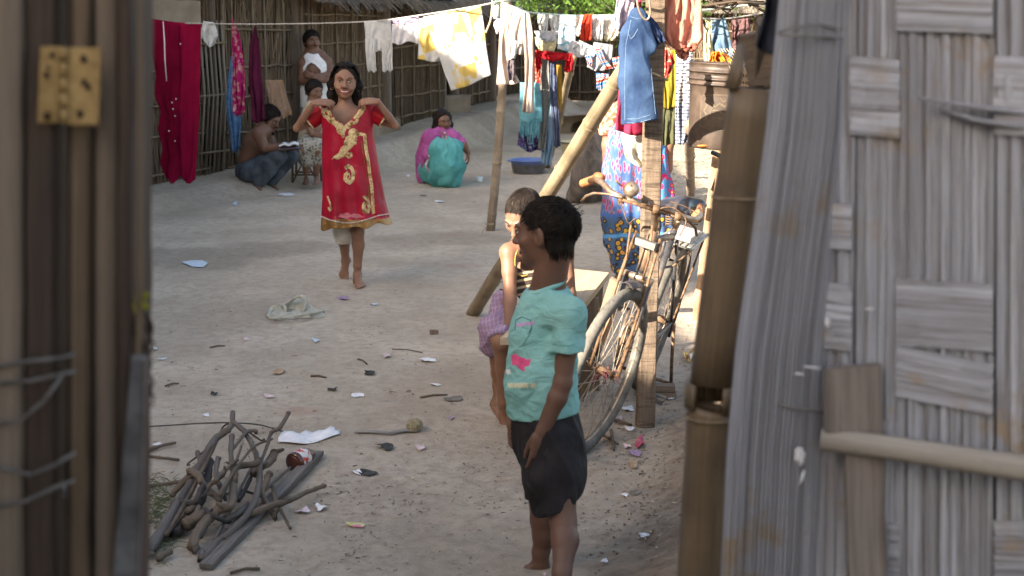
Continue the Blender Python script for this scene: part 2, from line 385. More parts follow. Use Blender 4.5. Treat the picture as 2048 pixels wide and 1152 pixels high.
def face_parts(S,w,R,root,sz,lipc,eye=True,smile=False,gaze=(0,0),brow=True,hairm=None,body=None,beard=None,lid=.5):
    """eyes, brows and mouth as children that sit in the modelled face"""
    q=lambda v:v*sz
    EW=stuff_mat('eye_white',(.55,.52,.48),(.62,.60,.57),60,rough=.25,bump=0,spec=.6); EI=stuff_mat('eye_dark',(.012,.008,.006),(.02,.013,.01),60,rough=.12,bump=0,spec=.8)
    HB=hairm
    for s_ in(-1,1):
        if eye:
            m=MB(); m.ell(w(s_*.031,.0780,.0105),(q(.0132),q(.0108),q(.0062*(.8 if smile else .85))),14,9,rot=R); e=part('eye',m,EW,root)
            m=MB(); m.ell(w(s_*.031+gaze[0]*.004,.0862,.0105+gaze[1]*.002),(q(.0058),q(.0042),q(.0052*(.8 if smile else 1))),12,8,rot=R); part('iris',m,EI,e)
            m=MB(); pts=[w(s_*(.031+.0125*math.cos(t)),.0795+.0085*math.sin(t),.0115+.0050*math.sin(t)*(.7 if smile else 1)) for t in np.linspace(.0,math.pi,9)]; m.tube(pts,[q(.0012),q(.0016),q(.002),q(.002),q(.002),q(.002),q(.002),q(.0016),q(.001)],6); part('lashes',m,EI,e)
        if brow and HB:
            m=MB(); pts=[w(s_*(.013+.036*t),.0955-.017*t*t-.001,.0285+.007*math.sin(t*2.3)) for t in np.linspace(0,1,8)]
            m.tube(pts,[q(a) for a in(.0022,.0036,.0038,.0036,.003,.0026,.002,.001)],7,flat=.6); part('eyebrow',m,HB,root)
    LM=stuff_mat('lips_'+str(lipc),tuple(lipc),tuple(x*1.25 for x in lipc),50,rough=.45,bump=.1)
    if smile:
        m=MB(); m.ell(w(0,.083,-.0555),(q(.027),q(.010),q(.0090)),18,8,rot=R); part('mouth',m,stuff_mat('mouth_dark',(.03,.008,.008),(.05,.015,.012),40,rough=.5),root)
        TM=stuff_mat('teeth',(.72,.70,.64),(.8,.78,.73),60,rough=.2,bump=0,spec=.6)
        m=MB()
        for i in range(-4,5):
            t=i/4.6; m.ell(w(.0240*t,.0925-.0060*t*t,-.0528+.004*t*t),(q(.0030),q(.0022),q(.0052-.0016*t*t)),8,6,rot=R)
        part('teeth',m,TM,root)
        up=[w(.0300*t,.0945-.009*t*t,-.0465+.0045*t*t+.0008*abs(t)) for t in np.linspace(-1,1,13)]; lo=[w(.0300*t,.0925-.007*t*t,-.0655+.0225*t*t) for t in np.linspace(-1,1,13)]
        rr=[q(.0022+.0022*(1-abs(t))) for t in np.linspace(-1,1,13)]
        m=MB(); m.tube(up,rr,8,flat=.9); part('upper_lip',m,LM,root); m=MB(); m.tube(lo,[x*1.2 for x in rr],8); part('lower_lip',m,LM,root)
    else:
        for nm,z0,cv,r0 in (('upper_lip',-.0525,.002,.0042),('lower_lip',-.0605,-.003,.0052)):
            m=MB(); pts=[w(.0235*t,.0905-.008*t*t,z0+(-.0045 if nm=='upper_lip' else .0035)*t*t) for t in np.linspace(-1,1,11)]
            m.tube(pts,[q(r0*(1-.75*abs(t)**1.5)) for t in np.linspace(-1,1,11)],8); part(nm,m,LM,root)
def strands(mb,roots,n,fn,w0=.0012,seg=4):
    """thin tapered hair locks; fn(root,k)->list of points"""
    for i in range(n):
        pts=fn(i); m=len(pts); 
        mb.tube(pts,[w0*(1-.8*j/(m-1)) for j in range(m)],3,cap=False)
def cast(bvh,x,y):
    o=Vector((0,0,CAMH)); d=ray(x,y).normalized(); h=bvh.ray_cast(o,d); return h[0],h[1]
def ribbon(mb,bvh,pts,wd,lift=.003,step=3,thick=.002,n=None):
    """raised strip laid on a cloth along picture points (x,y), width in photo pixels (scalar or per point)"""
    P_=[];W_=[]
    for i in range(len(pts)-1):
        a=np.array(pts[i],float);b=np.array(pts[i+1],float);L=max(1,int(np.hypot(*(b-a))/step))
        wa=wd[i] if hasattr(wd,'__len__') else wd; wb=wd[i+1] if hasattr(wd,'__len__') else wd
        for j in range(L+(i==len(pts)-2)): t=j/L; P_.append(a+(b-a)*t); W_.append(wa+(wb-wa)*t)
    rows=[]
    for i,p in enumerate(P_):
        t=P_[min(i+1,len(P_)-1)]-P_[max(i-1,0)]; t/=np.hypot(*t)+1e-9; nn=np.array((-t[1],t[0])); row=[]
        for o,l in((-.5,.3),(-.2,1),(.2,1),(.5,.3)):
            c=p+nn*W_[i]*o; h,nr=cast(bvh,*c)
            if h is None: row=None; break
            if nr.dot(ray(*c))>0: nr=-nr
            row.append(h+nr*lift*l+nr*random.uniform(0,.0006))
        if row: rows.append((row,i))
    for a in range(len(rows)-1):
        if rows[a+1][1]-rows[a][1]!=1: continue
        if (rows[a][0][0]-rows[a+1][0][0]).length>.08: continue
        for c in range(3): mb.add([rows[a][0][c],rows[a][0][c+1],rows[a+1][0][c+1],rows[a+1][0][c]],[(0,1,2,3)],[(c/3,a*.02),((c+1)/3,a*.02),((c+1)/3,a*.02+.02),(c/3,a*.02+.02)])
    return mb
def blob(mb,bvh,c,poly,lift=.003,rings=4):
    """raised patch laid on a cloth; poly is a star-shaped outline of picture points round c"""
    R=[]; n=len(poly)
    for r in range(rings+1):
        q=[]
        for (x,y) in poly:
            f=r/rings; h,nr=cast(bvh,c[0]+(x-c[0])*f,c[1]+(y-c[1])*f)
            if h is None: return mb
            if nr.dot(ray(x,y))>0: nr=-nr
            q.append(h+nr*lift*(1.0 if r<rings else .2))
        R.append(q)
    vs=[p for q in R for p in q]; fs=[(r*n+i,r*n+(i+1)%n,(r+1)*n+(i+1)%n,(r+1)*n+i) for r in range(rings) for i in range(n)]
    return mb.add(vs,fs,[(p.x*5,p.z*5) for p in vs])
def frame3(fwd,up=(0,0,1)):
    f=Vector(fwd).normalized(); u=Vector(up); u=(u-f*u.dot(f)).normalized(); x=f.cross(u); return Matrix((x,f,u)).transposed()
def skin(name,c1,c2): return stuff_mat(name,c1,c2,7,rough=.52,bump=.12,bscale=120,spec=.35,bd=.003,sss=.06)
HAIR=stuff_mat('black_hair',(.006,.005,.005),(.022,.017,.014),60,(1,1,.25),rough=.62,bump=.4,bscale=140,spec=.12,bd=.003)
# ================================================================== SETTING
def off_tube(mb, pts, r, n=4, **k):
    """a stick whose uv is shifted so each one takes its own tone"""
    o=len(mb.uv); mb.tube(pts,r,n,**k); q=random.uniform(0,50); q2=random.uniform(0,50)
    for i in range(o,len(mb.uv)): mb.uv[i]=(mb.uv[i][0]*.3+q, mb.uv[i][1]+q2)
def stick_mat(name,stops,rough=.8,bump=.4):
    k=NT(name); v=k.mp((2.2,.15,1),'UV'); n=k.noise(v,4,3,.5)
    col=k.ramp(n,stops); g=k.noise(k.mp((30,2,1),'UV'),5,5)
    col=k.mix(k.ramp(g,[(.45,0),(.8,.5)]),col,stops[0][1])
    return k.out(col,rough,g,bump,.004)
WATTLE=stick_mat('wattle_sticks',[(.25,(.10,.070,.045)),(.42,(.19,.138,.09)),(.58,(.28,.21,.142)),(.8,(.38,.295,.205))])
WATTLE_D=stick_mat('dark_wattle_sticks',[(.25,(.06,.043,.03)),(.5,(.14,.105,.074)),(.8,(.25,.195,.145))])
RAIL=wood('split_bamboo_rail',(.15,.115,.075),(.27,.215,.145),(.10,.08,.06),.7)
POSTW=wood('old_brown_post',(.075,.055,.042),(.17,.13,.095),None,.8)
GREYPOST=wood('weathered_pole',(.13,.11,.095),(.28,.245,.205),None,.8)
THATCH=stick_mat('thatch_straw',[(.25,(.07,.06,.05)),(.5,(.16,.14,.115)),(.8,(.28,.25,.21))])
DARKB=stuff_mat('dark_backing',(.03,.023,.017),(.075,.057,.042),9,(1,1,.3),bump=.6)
MUD=stuff_mat('mud_plaster',(.20,.16,.118),(.31,.26,.20),3,bump=.5,bscale=14,bd=.02,c3=(.17,.135,.10))
# ---- ground
LEDGE=[(-4.4,12.0),(-3.46,13.4),(-2.30,15.5),(-1.45,18.6),(-.35,23.8),(.4,26.6)]
def ledge(x,y):
    best=np.full(x.shape,9.0); tt=np.zeros(x.shape)
    for i in range(len(LEDGE)-1):
        ax,ay=LEDGE[i]; bx,by=LEDGE[i+1]; dx,dy=bx-ax,by-ay
        t=np.clip(((x-ax)*dx+(y-ay)*dy)/(dx*dx+dy*dy),0,1); d=np.hypot(x-ax-t*dx,y-ay-t*dy)
        m=d<best; best=np.where(m,d,best); tt=np.where(m,i+t,tt)
    H=.10+.21*np.clip((tt-1)/2.2,0,1)
    wob=.12*(fbm(x*1.7,y*1.7,3,77)-.5)
    return H*sstep(.95,.45,best+wob)
_gh0=gh
def gh(x,y):
    x=np.asarray(x,float); y=np.asarray(y,float); return _gh0(x,y)+ledge(x,y)
xs=np.unique(np.concatenate([np.linspace(-160,-6,24),np.linspace(-6,-3.2,36),np.arange(-3.2,3.2,.024),np.linspace(3.2,7,40),np.linspace(7,160,24)]))
ys=np.unique(np.concatenate([np.linspace(-60,3.4,24),np.arange(3.4,8,.024),np.arange(8,16,.045),np.arange(16,30,.12),np.linspace(30,260,40)]))
X,Y=np.meshgrid(xs,ys); Z=gh(X,Y)+(.013*(fbm(X*6,Y*5,3,21)-.5)+.007*(fbm(X*19,Y*15,3,27)-.5))*(np.abs(X)<5)*(Y<25)
for _ in range(150):      # shallow foot marks
    fx=random.uniform(-2.6,1.0); fy=random.uniform(4.0,12.5); fa=random.uniform(-.7,.7); c_,s_=math.cos(fa),math.sin(fa); i0=np.searchsorted(ys,fy-.3); i1=np.searchsorted(ys,fy+.3); j0=np.searchsorted(xs,fx-.3); j1=np.searchsorted(xs,fx+.3)
    dx=X[i0:i1,j0:j1]-fx; dy=Y[i0:i1,j0:j1]-fy; u=(dx*c_+dy*s_)/.045; v=(-dx*s_+dy*c_)/.115; q=u*u+v*v; Z[i0:i1,j0:j1]+=random.uniform(.5,1)*(-.009*np.exp(-q)+.005*np.exp(-(np.sqrt(q)-1.5)**2*5))
me=bpy.data.meshes.new('ground'); nx,ny=len(xs),len(ys)
V=np.stack([X.ravel(),Y.ravel(),Z.ravel()],1)
ii=(np.arange(ny-1)[:,None]*nx+np.arange(nx-1)[None,:]).ravel(); Fq=np.stack([ii,ii+1,ii+nx+1,ii+nx],1)
me.vertices.add(len(V)); me.vertices.foreach_set('co',V.astype(np.float32).ravel())
me.loops.add(len(Fq)*4); me.loops.foreach_set('vertex_index',Fq.astype(np.int32).ravel())
me.polygons.add(len(Fq)); me.polygons.foreach_set('loop_start',np.arange(0,len(Fq)*4,4,dtype=np.int32)); me.polygons.foreach_set('loop_total',np.full(len(Fq),4,dtype=np.int32))
me.polygons.foreach_set('use_smooth',np.ones(len(Fq),dtype=bool)); me.update(calc_edges=True)
# damp stains (their own outline) kept as an attribute
damp=np.zeros(X.shape)
for (px,py,rx,ry,a) in [(420,505,.9,.16,1),(560,492,.7,.12,.8),(860,480,.75,.25,.75),(760,492,.9,.16,.5),(380,520,.5,.25,.8),(960,235,.9,1.3,.9),(1000,262,.8,.8,.6),(330,640,.7,.5,.4),(1130,430,.5,.5,.4)]:
    g=GP(px,py); q=((X-g.x)/rx)**2+((Y-g.y)/(ry*2.2))**2
    damp=np.maximum(damp,.5*a*sstep(1.0,.3,q+1.6*(fbm(X*2.6,Y*2.3,5,31)-.5)))
red=np.zeros(X.shape)
for (px,py,rx,ry) in [(600,822,.13,.10),(925,533,.16,.14),(905,470,.1,.1)]:
    g=GP(px,py); q=((X-g.x)/rx)**2+((Y-g.y)/ry)**2; red=np.maximum(red,.28*sstep(1,.2,q+.8*(fbm(X*9,Y*9,3,5)-.5)))
soil=sstep(-.15,.3,X-(.16+.26*(np.minimum(Y,9)-4.2))+.3*(fbm(X*2,Y*2,3,8)-.5))*sstep(16,10,Y)
soil=np.maximum(soil,.40*sstep(-1.6,.2,X+.5*(fbm(X*1.5,Y*1.5,3,18)-.5))*sstep(7.5,4.6,Y))
att=me.color_attributes.new('stain','FLOAT_COLOR','POINT'); att.data.foreach_set('color',np.stack([damp.ravel(),red.ravel(),soil.ravel(),np.ones(X.size)],1).astype(np.float32).ravel())
k=NT('trodden_earth'); oc=k.mp((1,1,1)); st=k.n('Attribute',attribute_name='stain'); ch=k.n('SeparateColor',{0:st.outputs[0]}).outputs
n1=k.noise(oc,1.3,6,.6); n2=k.noise(oc,16,7,.7); n3=k.noise(oc,75,4,.7)
col=k.mix(k.ramp(n1,[(.35,0),(.65,1)]),(.385,.322,.25),(.53,.455,.365))
col=k.mix(k.ramp(n2,[(.38,.6),(.55,0)]),col,(.33,.265,.20))
col=k.mix(k.ramp(n3,[(.62,0),(.72,.55)]),col,(.58,.50,.40))
col=k.mix(k.ramp(k.noise(oc,48,3,.6,1.0),[(.66,0),(.71,.8)]),col,(.16,.13,.10))
col=k.mix(ch[2],col,k.mix(k.ramp(n2,[(.35,0),(.7,1)]),(.15,.108,.075),(.30,.225,.16)))
col=k.mix(ch[0],col,k.mix(k.ramp(n2,[(.3,0),(.7,1)]),(.15,.125,.10),(.23,.195,.155)))
col=k.mix(ch[1],col,(.36,.17,.12))
hh=k.math('ADD',k.math('MULTIPLY',n2,1.0),k.math('MULTIPLY',k.noise(oc,120,5,.7),.35))
me.materials.append(k.out(col,.92,hh,.8,.02,.15))
g=bpy.data.objects.new('ground',me); C.objects.link(g); tag(g,'bare trodden tan earth of the yard with damp stains','ground',None,'structure')
# ---- huts
def wattle_wall(root,a,b,z0,z1,mat=WATTLE,nrail=5,ncol=6,dens=75,off=0.0,seed=1,rr=.014):
    random.seed(seed); a=Vector((a[0],a[1],0)); b=Vector((b[0],b[1],0)); d=b-a; L=d.length; d.normalize(); nrm=Vector((d.y,-d.x,0))  # toward the yard
    if nrm.y>0 and abs(nrm.y)>abs(nrm.x): nrm=-nrm
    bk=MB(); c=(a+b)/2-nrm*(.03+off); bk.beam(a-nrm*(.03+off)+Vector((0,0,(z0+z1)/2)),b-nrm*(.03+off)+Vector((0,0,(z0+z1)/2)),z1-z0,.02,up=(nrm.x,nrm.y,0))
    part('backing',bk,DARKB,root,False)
    m=MB(); n=int(L*dens*1.6)
    for i in range(n):
        t=random.uniform(0,L); lean=random.gauss(0,.10)*(z1-z0); y=random.uniform(-.012,.018)
        lo=z0+random.uniform(-.03,.04); hi=z1-random.choice([0,0,0,random.uniform(0,.5*(z1-z0))]) if random.random()<.75 else z1
        if random.random()<.3: lo=z0+random.uniform(0,.6)*(z1-z0)
        p=a+d*t+nrm*y; q=a+d*(t+lean)+nrm*(y+random.uniform(-.01,.012))
        mid=(p+q)/2+d*random.gauss(0,.012)
        off_tube(m,[(p.x,p.y,lo),(mid.x,mid.y,(lo+hi)/2),(q.x,q.y,hi)],random.uniform(.004,.010),3,cap=False,flat=.6)
    part('stick_panel',m,mat,root)
    def xyz(t,z,o): p=a+d*t+nrm*o; return Vector((p.x,p.y,z))
    for i in range(nrail):
        z=z0+(z1-z0)*(i+.35)/nrail+random.uniform(-.03,.03); r=MB(); s=random.uniform(-.03,.03)
        pts=[xyz(L*u,z+s*(u-.5)+random.uniform(-.012,.012),.028) for u in np.linspace(-.01,1.01,9)]
        off_tube(r,pts,[rr*random.uniform(.8,1.15) for _ in pts],8,flat=.8); part('rail',r,RAIL,root)
    for i in range(ncol):
        if random.random()<.25: continue
        t=L*(i+.5)/ncol+random.uniform(-.13,.13); r=MB(); l=random.uniform(-.05,.05)
        pts=[xyz(t+l*u+random.uniform(-.008,.008),z0+(z1-z0)*u,.045) for u in np.linspace(0,1,7)]
        off_tube(r,pts,[rr*.72*random.uniform(.8,1.2) for _ in pts],7); part('upright',r,RAIL,root)
def post(root,p,z0,z1,r=.05,mat=POSTW,lean=(0,0),name='post'):
    m=MB(); n=9; zz=np.linspace(z0,z1,n)
    m.tube([(p[0]+lean[0]*(z-z0),p[1]+lean[1]*(z-z0)+.004*math.sin(5*z),z) for z in zz],[r*random.uniform(.93,1.05) for _ in zz],10); part(name,m,mat,root)
def thatch(root,a,b,ze,zr,dx,over=.35,seed=3,dens=90,thick=.14,name='roof'):
    """slope rising from the eave line a-b (outside the wall by over) to a ridge set back by dx, and down the far side"""
    random.seed(seed); a=Vector((a[0],a[1],0)); b=Vector((b[0],b[1],0)); d=(b-a); L=d.length; d.normalize(); n=Vector((d.y,-d.x,0))
    if n.y>0 and abs(n.y)>abs(n.x): n=-n
    A=a-d*.3; Ln=L+.6; m=MB()
    def q(t,s,h=0):   # s from -1 eave .. 0 ridge .. 1 far eave
        o=over-(over+dx)*(s+1); z=ze+(zr-ze)*(1-abs(s))+h; p=A+d*t+n*o; return Vector((p.x,p.y,z))
    nt_=14
    for lay in (0,):
        m.grid(lambda u,v:q(u*Ln,-1+2*v,.05+.05*math.sin(9*u+3*v)+random.uniform(-.015,.015)),30,nt_)
        m.grid(lambda u,v:q((1-u)*Ln,-1+2*v,-thick+.1),30,nt_)
    m.grid(lambda u,v:q((1-u)*Ln,-1,.05-thick*v),30,1); 
    for e in (0,Ln): m.grid(lambda u,v:q(e,-1+2*u,.05-thick*v*.9),nt_,1)
    for i in range(int(Ln*dens)):    # straw ends along the eave and over the slope
        t=random.uniform(0,Ln); s=-1+random.choice([0,0,.05,.1,.2,.35,.5])*random.random(); Lq=random.uniform(.1,.4); k2=random.uniform(-.06,.06)
        p=q(t,s,.04+random.uniform(0,.03)); e=q(t+k2,s-Lq/(over+dx)*.7,.02+random.uniform(-.05,.03)); 
        off_tube(m,[p,(p+e)/2+Vector((0,0,.01)),e],random.uniform(.002,.006),3,cap=False)
    for i in range(int(Ln*dens*.6)):
        t=random.uniform(0,Ln); p=q(t,-1,random.uniform(-thick+.08,.04)); e=p+n*random.uniform(.0,.10)+Vector((random.uniform(-.02,.02),0,-random.uniform(.02,.14)))
        off_tube(m,[p,e],random.uniform(.002,.005),3,cap=False)
    part(name,m,THATCH,root)
WA=(-3.46,13.4); WB=(-2.30,15.5); WC=(-1.55,18.3); WD=(-.35,23.8)
hA=thing('wattle_hut',(-3.0,14.4,0),'wattle hut at the far left with rough mud and stick wall behind the red sari','hut','wattle huts along the left side')
wattle_wall(hA,(-4.3,11.9),(-3.0,14.23),.08,2.05,nrail=6,ncol=6,seed=5,dens=110)
wattle_wall(hA,(-2.86,14.48),(-2.34,15.45),.08,2.05,nrail=6,ncol=4,seed=6,dens=110,rr=.017)
post(hA,(-2.93,14.36),.05,1.9,.045); post(hA,(-2.88,14.42),.05,1.9,.022,RAIL,(.03,0)); post(hA,(-2.30,15.5),.1,2.0,.06)
thatch(hA,(-4.4,11.8),(-2.3,15.5),2.18,3.8,2.2,.30,5)
m=MB(); a=Vector((-3.35,13.55,0)); 
m.beam((-3.42,13.42,1.62),(-3.02,14.14,1.60),.42,.10,up=(-.85,.5,0),nseg=6,wob=.006); part('mud_patch',m,MUD,hA)
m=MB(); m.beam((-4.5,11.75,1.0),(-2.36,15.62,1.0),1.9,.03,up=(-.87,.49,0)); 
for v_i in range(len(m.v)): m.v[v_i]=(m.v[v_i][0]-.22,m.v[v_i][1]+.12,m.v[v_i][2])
part('light_stop',m,DARKB,hA,False)  # dark sheet added behind the wall so no light shows through its gaps
# leaning door of hut A : split bamboo boards
dr=thing('hut_door',(-2.98,14.1,0),'dark leaning bamboo slat door of the leftmost hut, right of the red sari','door')
m=MB()
for i in range(6):
    x=-2.965+i*.033; off_tube(m,[(x-.08,14.14+i*.045,.12),(x-.01,14.14+i*.045,.9),(x-.045,14.18+i*.045,1.62)],.019,7,flat=.6)
part('slat',m,stick_mat('door_bamboo',[(.3,(.10,.08,.06)),(.5,(.2,.165,.13)),(.8,(.32,.27,.22))]),dr)
for z in (.35,.9,1.4):
    m=MB(); off_tube(m,[(-3.03,14.06,z),(-2.80,14.38,z+.01)],.012,6); part('cross_bar',m,RAIL,dr)
hB=thing('wattle_hut',(-1.9,17,0),'wattle hut with bare stick wall between the standing man and the white leggings','hut','wattle huts along the left side')
wattle_wall(hB,(-2.24,15.75),(-1.62,18.05),.14,1.85,nrail=6,ncol=7,seed=9,dens=130,rr=.016)
post(hB,(-2.27,15.68),.1,2.1,.055); post(hB,(-2.19,15.80),.1,2.1,.03); post(hB,(-1.60,18.1),.15,2.1,.075); post(hB,(-1.535,18.25),.15,2.1,.032,GREYPOST)
m=MB(); m.beam((-2.55,15.5,1.05),(-1.8,18.4,1.05),1.8,.03,up=(-.97,.25,0)); part('light_stop',m,DARKB,hB,False)  # dark sheet added behind the sticks against seeping light
thatch(hB,(-2.25,15.6),(-1.6,18.1),1.90,3.8,2.2,.32,8)
m=MB(); m.beam((-1.83,17.28,.26),(-1.55,18.2,.27),.30,.34,up=(-.95,.25,0),nseg=5,wob=.012); o=part('mud_step',m,MUD,hB); bevel(o,.03)
hC=thing('wattle_hut',(-1.0,21,0),'wattle hut behind the seated woman with door gap and raised mud plinth','hut','wattle huts along the left side')
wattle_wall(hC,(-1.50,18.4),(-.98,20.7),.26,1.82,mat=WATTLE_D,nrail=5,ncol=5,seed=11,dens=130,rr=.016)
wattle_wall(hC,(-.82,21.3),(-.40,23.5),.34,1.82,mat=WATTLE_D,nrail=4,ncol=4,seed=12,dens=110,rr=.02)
post(hC,(-.96,20.8),.2,2.1,.03,GREYPOST); post(hC,(-.86,21.15),.2,2.1,.075); post(hC,(-.8,21.3),.2,2.1,.03,GREYPOST); post(hC,(-.37,23.6),.2,2.2,.10); post(hC,(-.30,23.9),.2,2.2,.05,GREYPOST)
m=MB(); m.beam((-1.02,20.95,.40),(-.68,21.2,.40),.30,.30,nseg=4,wob=.01); o=part('mud_step',m,MUD,hC); bevel(o,.04)
m=MB(); m.box((-1.15,21.2,1.0),(.02,1.2,1.7)); part('doorway_shade',m,DARKB,hC)  # dark slab stands in for the shade inside the doorway
m=MB(); m.beam((-1.75,18.3,1.05),(-.62,24.0,1.05),1.7,.03,up=(-.97,.2,0)); part('light_stop',m,DARKB,hC,False)  # another added dark sheet, closing this hut's gaps to light
thatch(hC,(-1.5,18.4),(-.35,23.8),1.80,3.9,2.2,.42,13)
hD=thing('wattle_hut',(.8,27,0),'dark shaded wattle hut at the far end of the yard behind the small clothes','hut','wattle huts along the left side')
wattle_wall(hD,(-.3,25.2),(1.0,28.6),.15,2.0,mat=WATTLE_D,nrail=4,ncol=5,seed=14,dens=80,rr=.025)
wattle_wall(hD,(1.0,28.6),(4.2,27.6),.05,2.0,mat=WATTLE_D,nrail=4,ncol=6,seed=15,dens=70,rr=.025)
thatch(hD,(1.0,28.4),(4.2,27.4),1.9,4,2.0,.4,16,60)
thatch(hD,(-.3,25.0),(1.0,28.4),1.9,3.8,1.6,.4,17,60)
# unseen huts added left of the frame, placed and sized to shade the yard
def side_hut(x0,x1,y0,y1,xr,zr,lab,ze=2.0,zw=2.1,ov=.3):
    r=thing('shade_hut',((x0+x1)/2,(y0+y1)/2,0),lab,'hut','unseen huts added for shade')
    m=MB(); m.box(((x0+x1)/2,(y0+y1)/2,zw/2+.0),(x1-x0,y1-y0,zw)); part('wall',m,MUD,r,False)
    m=MB()
    for s,xe in ((-1,x0-.35),(1,x1+.35)):
        m.grid(lambda u,v:(xe+(xr-xe)*v,y0-.3+(y1-y0+.3+ov)*u,ze+(zr-ze)*v+random.uniform(-.02,.02)),24,8)
        m.grid(lambda u,v:(xe+(xr-xe)*v,y0-.3+(y1-y0+.3+ov)*u,ze-.12+(zr-ze)*v),24,8)
    for yy in (y0,y1): m.add([(x0,yy,zw),(x1,yy,zw),(xr,yy,zr-.1)],[(0,1,2)])
    part('roof',m,THATCH,r)
side_hut(-8.2,-3.9,3.5,11.3,-6.0,4.6,'unseen long mud walled hut with thatched roof, added to shade the yard')
side_hut(-9.0,-5.3,-3,2.7,-7.0,4.65,'unseen mud walled hut set back between its two neighbours, added to shape the shade')
side_hut(-4.6,-1.15,-6,.93,-2.9,4.2,'unseen mud walled hut with tall thatched roof, added to shade the doorway',ov=.07)
# hut and stick fence at the right, beyond the bucket
hE=thing('wattle_hut',(3.2,20,0),'low wattle hut in the sun at the far right behind the bucket','hut')
wattle_wall(hE,(2.35,21.5),(5.2,20.3),.0,1.75,mat=WATTLE,nrail=4,ncol=6,seed=18,dens=60)
thatch(hE,(2.35,21.5),(5.2,20.3),1.8,3.4,1.8,.3,19,50)
# ---- trees
def tree(name,base,crown,R,nleaf,label,lc,seed,trunk_r=.12,cat='tree',leaf=.07,group=None,low=False):
    random.seed(seed); base=Vector(base); crown=Vector(crown); r=thing(name,base,label,cat,group)
    m=MB(); mid=base.lerp(crown,.5)+Vector((random.uniform(-.1,.1),0,0)); m.tube([base,mid,crown],[trunk_r,trunk_r*.75,trunk_r*.45],10,rough=.06)
    ends=[]
    for i in range(16):
        a=random.uniform(0,6.28); e=crown+Vector((math.cos(a)*R[0]*random.uniform(.4,.95),math.sin(a)*R[1]*random.uniform(.4,.95),R[2]*random.uniform(-.8,.9)))
        s=base.lerp(crown,random.uniform(.6,1)); mm=s.lerp(e,.5)+Vector((0,0,.15)); m.tube([s,mm,e],[trunk_r*.4,trunk_r*.22,.01],6); ends+= [s.lerp(e,.6),mm,e,e]
    part('trunk',m,POSTW,r)
    f=MB(); cl=[]
    for i in range(70):
        e=random.choice(ends)+Vector((random.gauss(0,.25),random.gauss(0,.25),random.gauss(0,.2))); cl.append(e)
    for i in range(nleaf):
        c=random.choice(cl); p=c+Vector((random.gauss(0,.16),random.gauss(0,.16),random.gauss(0,.13)))
        d=Vector((random.uniform(-1,1),random.uniform(-1,1),random.uniform(-.9,.3))).normalized(); s=d.cross(Vector((random.uniform(-1,1),random.uniform(-1,1),1))).normalized(); l=leaf*random.uniform(.7,1.4)
        q=random.uniform(0,60)
        f.add([p,p+d*l*.5+s*l*.2,p+d*l,p+d*l*.5-s*l*.2],[(0,1,2,3)],[(q,0),(q+.1,.5),(q,1),(q-.1,.5)])
    k=NT(name+'_leaf'+str(seed)); n=k.noise(k.mp((1.3,.2,1),'UV'),3,2); col=k.ramp(n,[(.3,lc[0]),(.55,lc[1]),(.8,lc[2])])
    part('crown',f,k.out(col,.55,trans=.35),r,False)
    return r
G1=((.05,.11,.02),(.11,.2,.035),(.2,.3,.06))
tree('tree',(1.95,19.5,0),(1.25,18.2,2.35),(1.5,1.0,.75),12000,'leafy green tree overhanging the end of the clothes lines',G1,31)
tree('tree',(3.9,17.5,0),(3.3,17.2,2.7),(1.3,1.2,.9),6500,'green tree with dark branches behind the hanging bucket',G1,32)
random.seed(40)
fr=MB()
for i in range(60):
    cx=random.uniform(-45,70); cy=random.uniform(60,75); cz=random.uniform(1,5)
    for j in range(170):
        p=Vector((cx+random.gauss(0,2),cy+random.gauss(0,1.5),max(0,cz+random.gauss(0,1.5)))); d=Vector((random.gauss(0,1),random.gauss(0,1),random.gauss(0,1))).normalized(); s=d.orthogonal().normalized(); l=random.uniform(.3,.6); q=random.uniform(0,60)
        fr.add([p,p+d*l*.5+s*l*.3,p+d*l,p+d*l*.5-s*l*.3],[(0,1,2,3)],[(q,0),(q+.1,.5),(q,1),(q-.1,.5)])
solo('treeline',fr,bpy.data.materials['tree_leaf31'],'distant mass of green trees beyond the village','trees',kind='stuff',smooth=False)
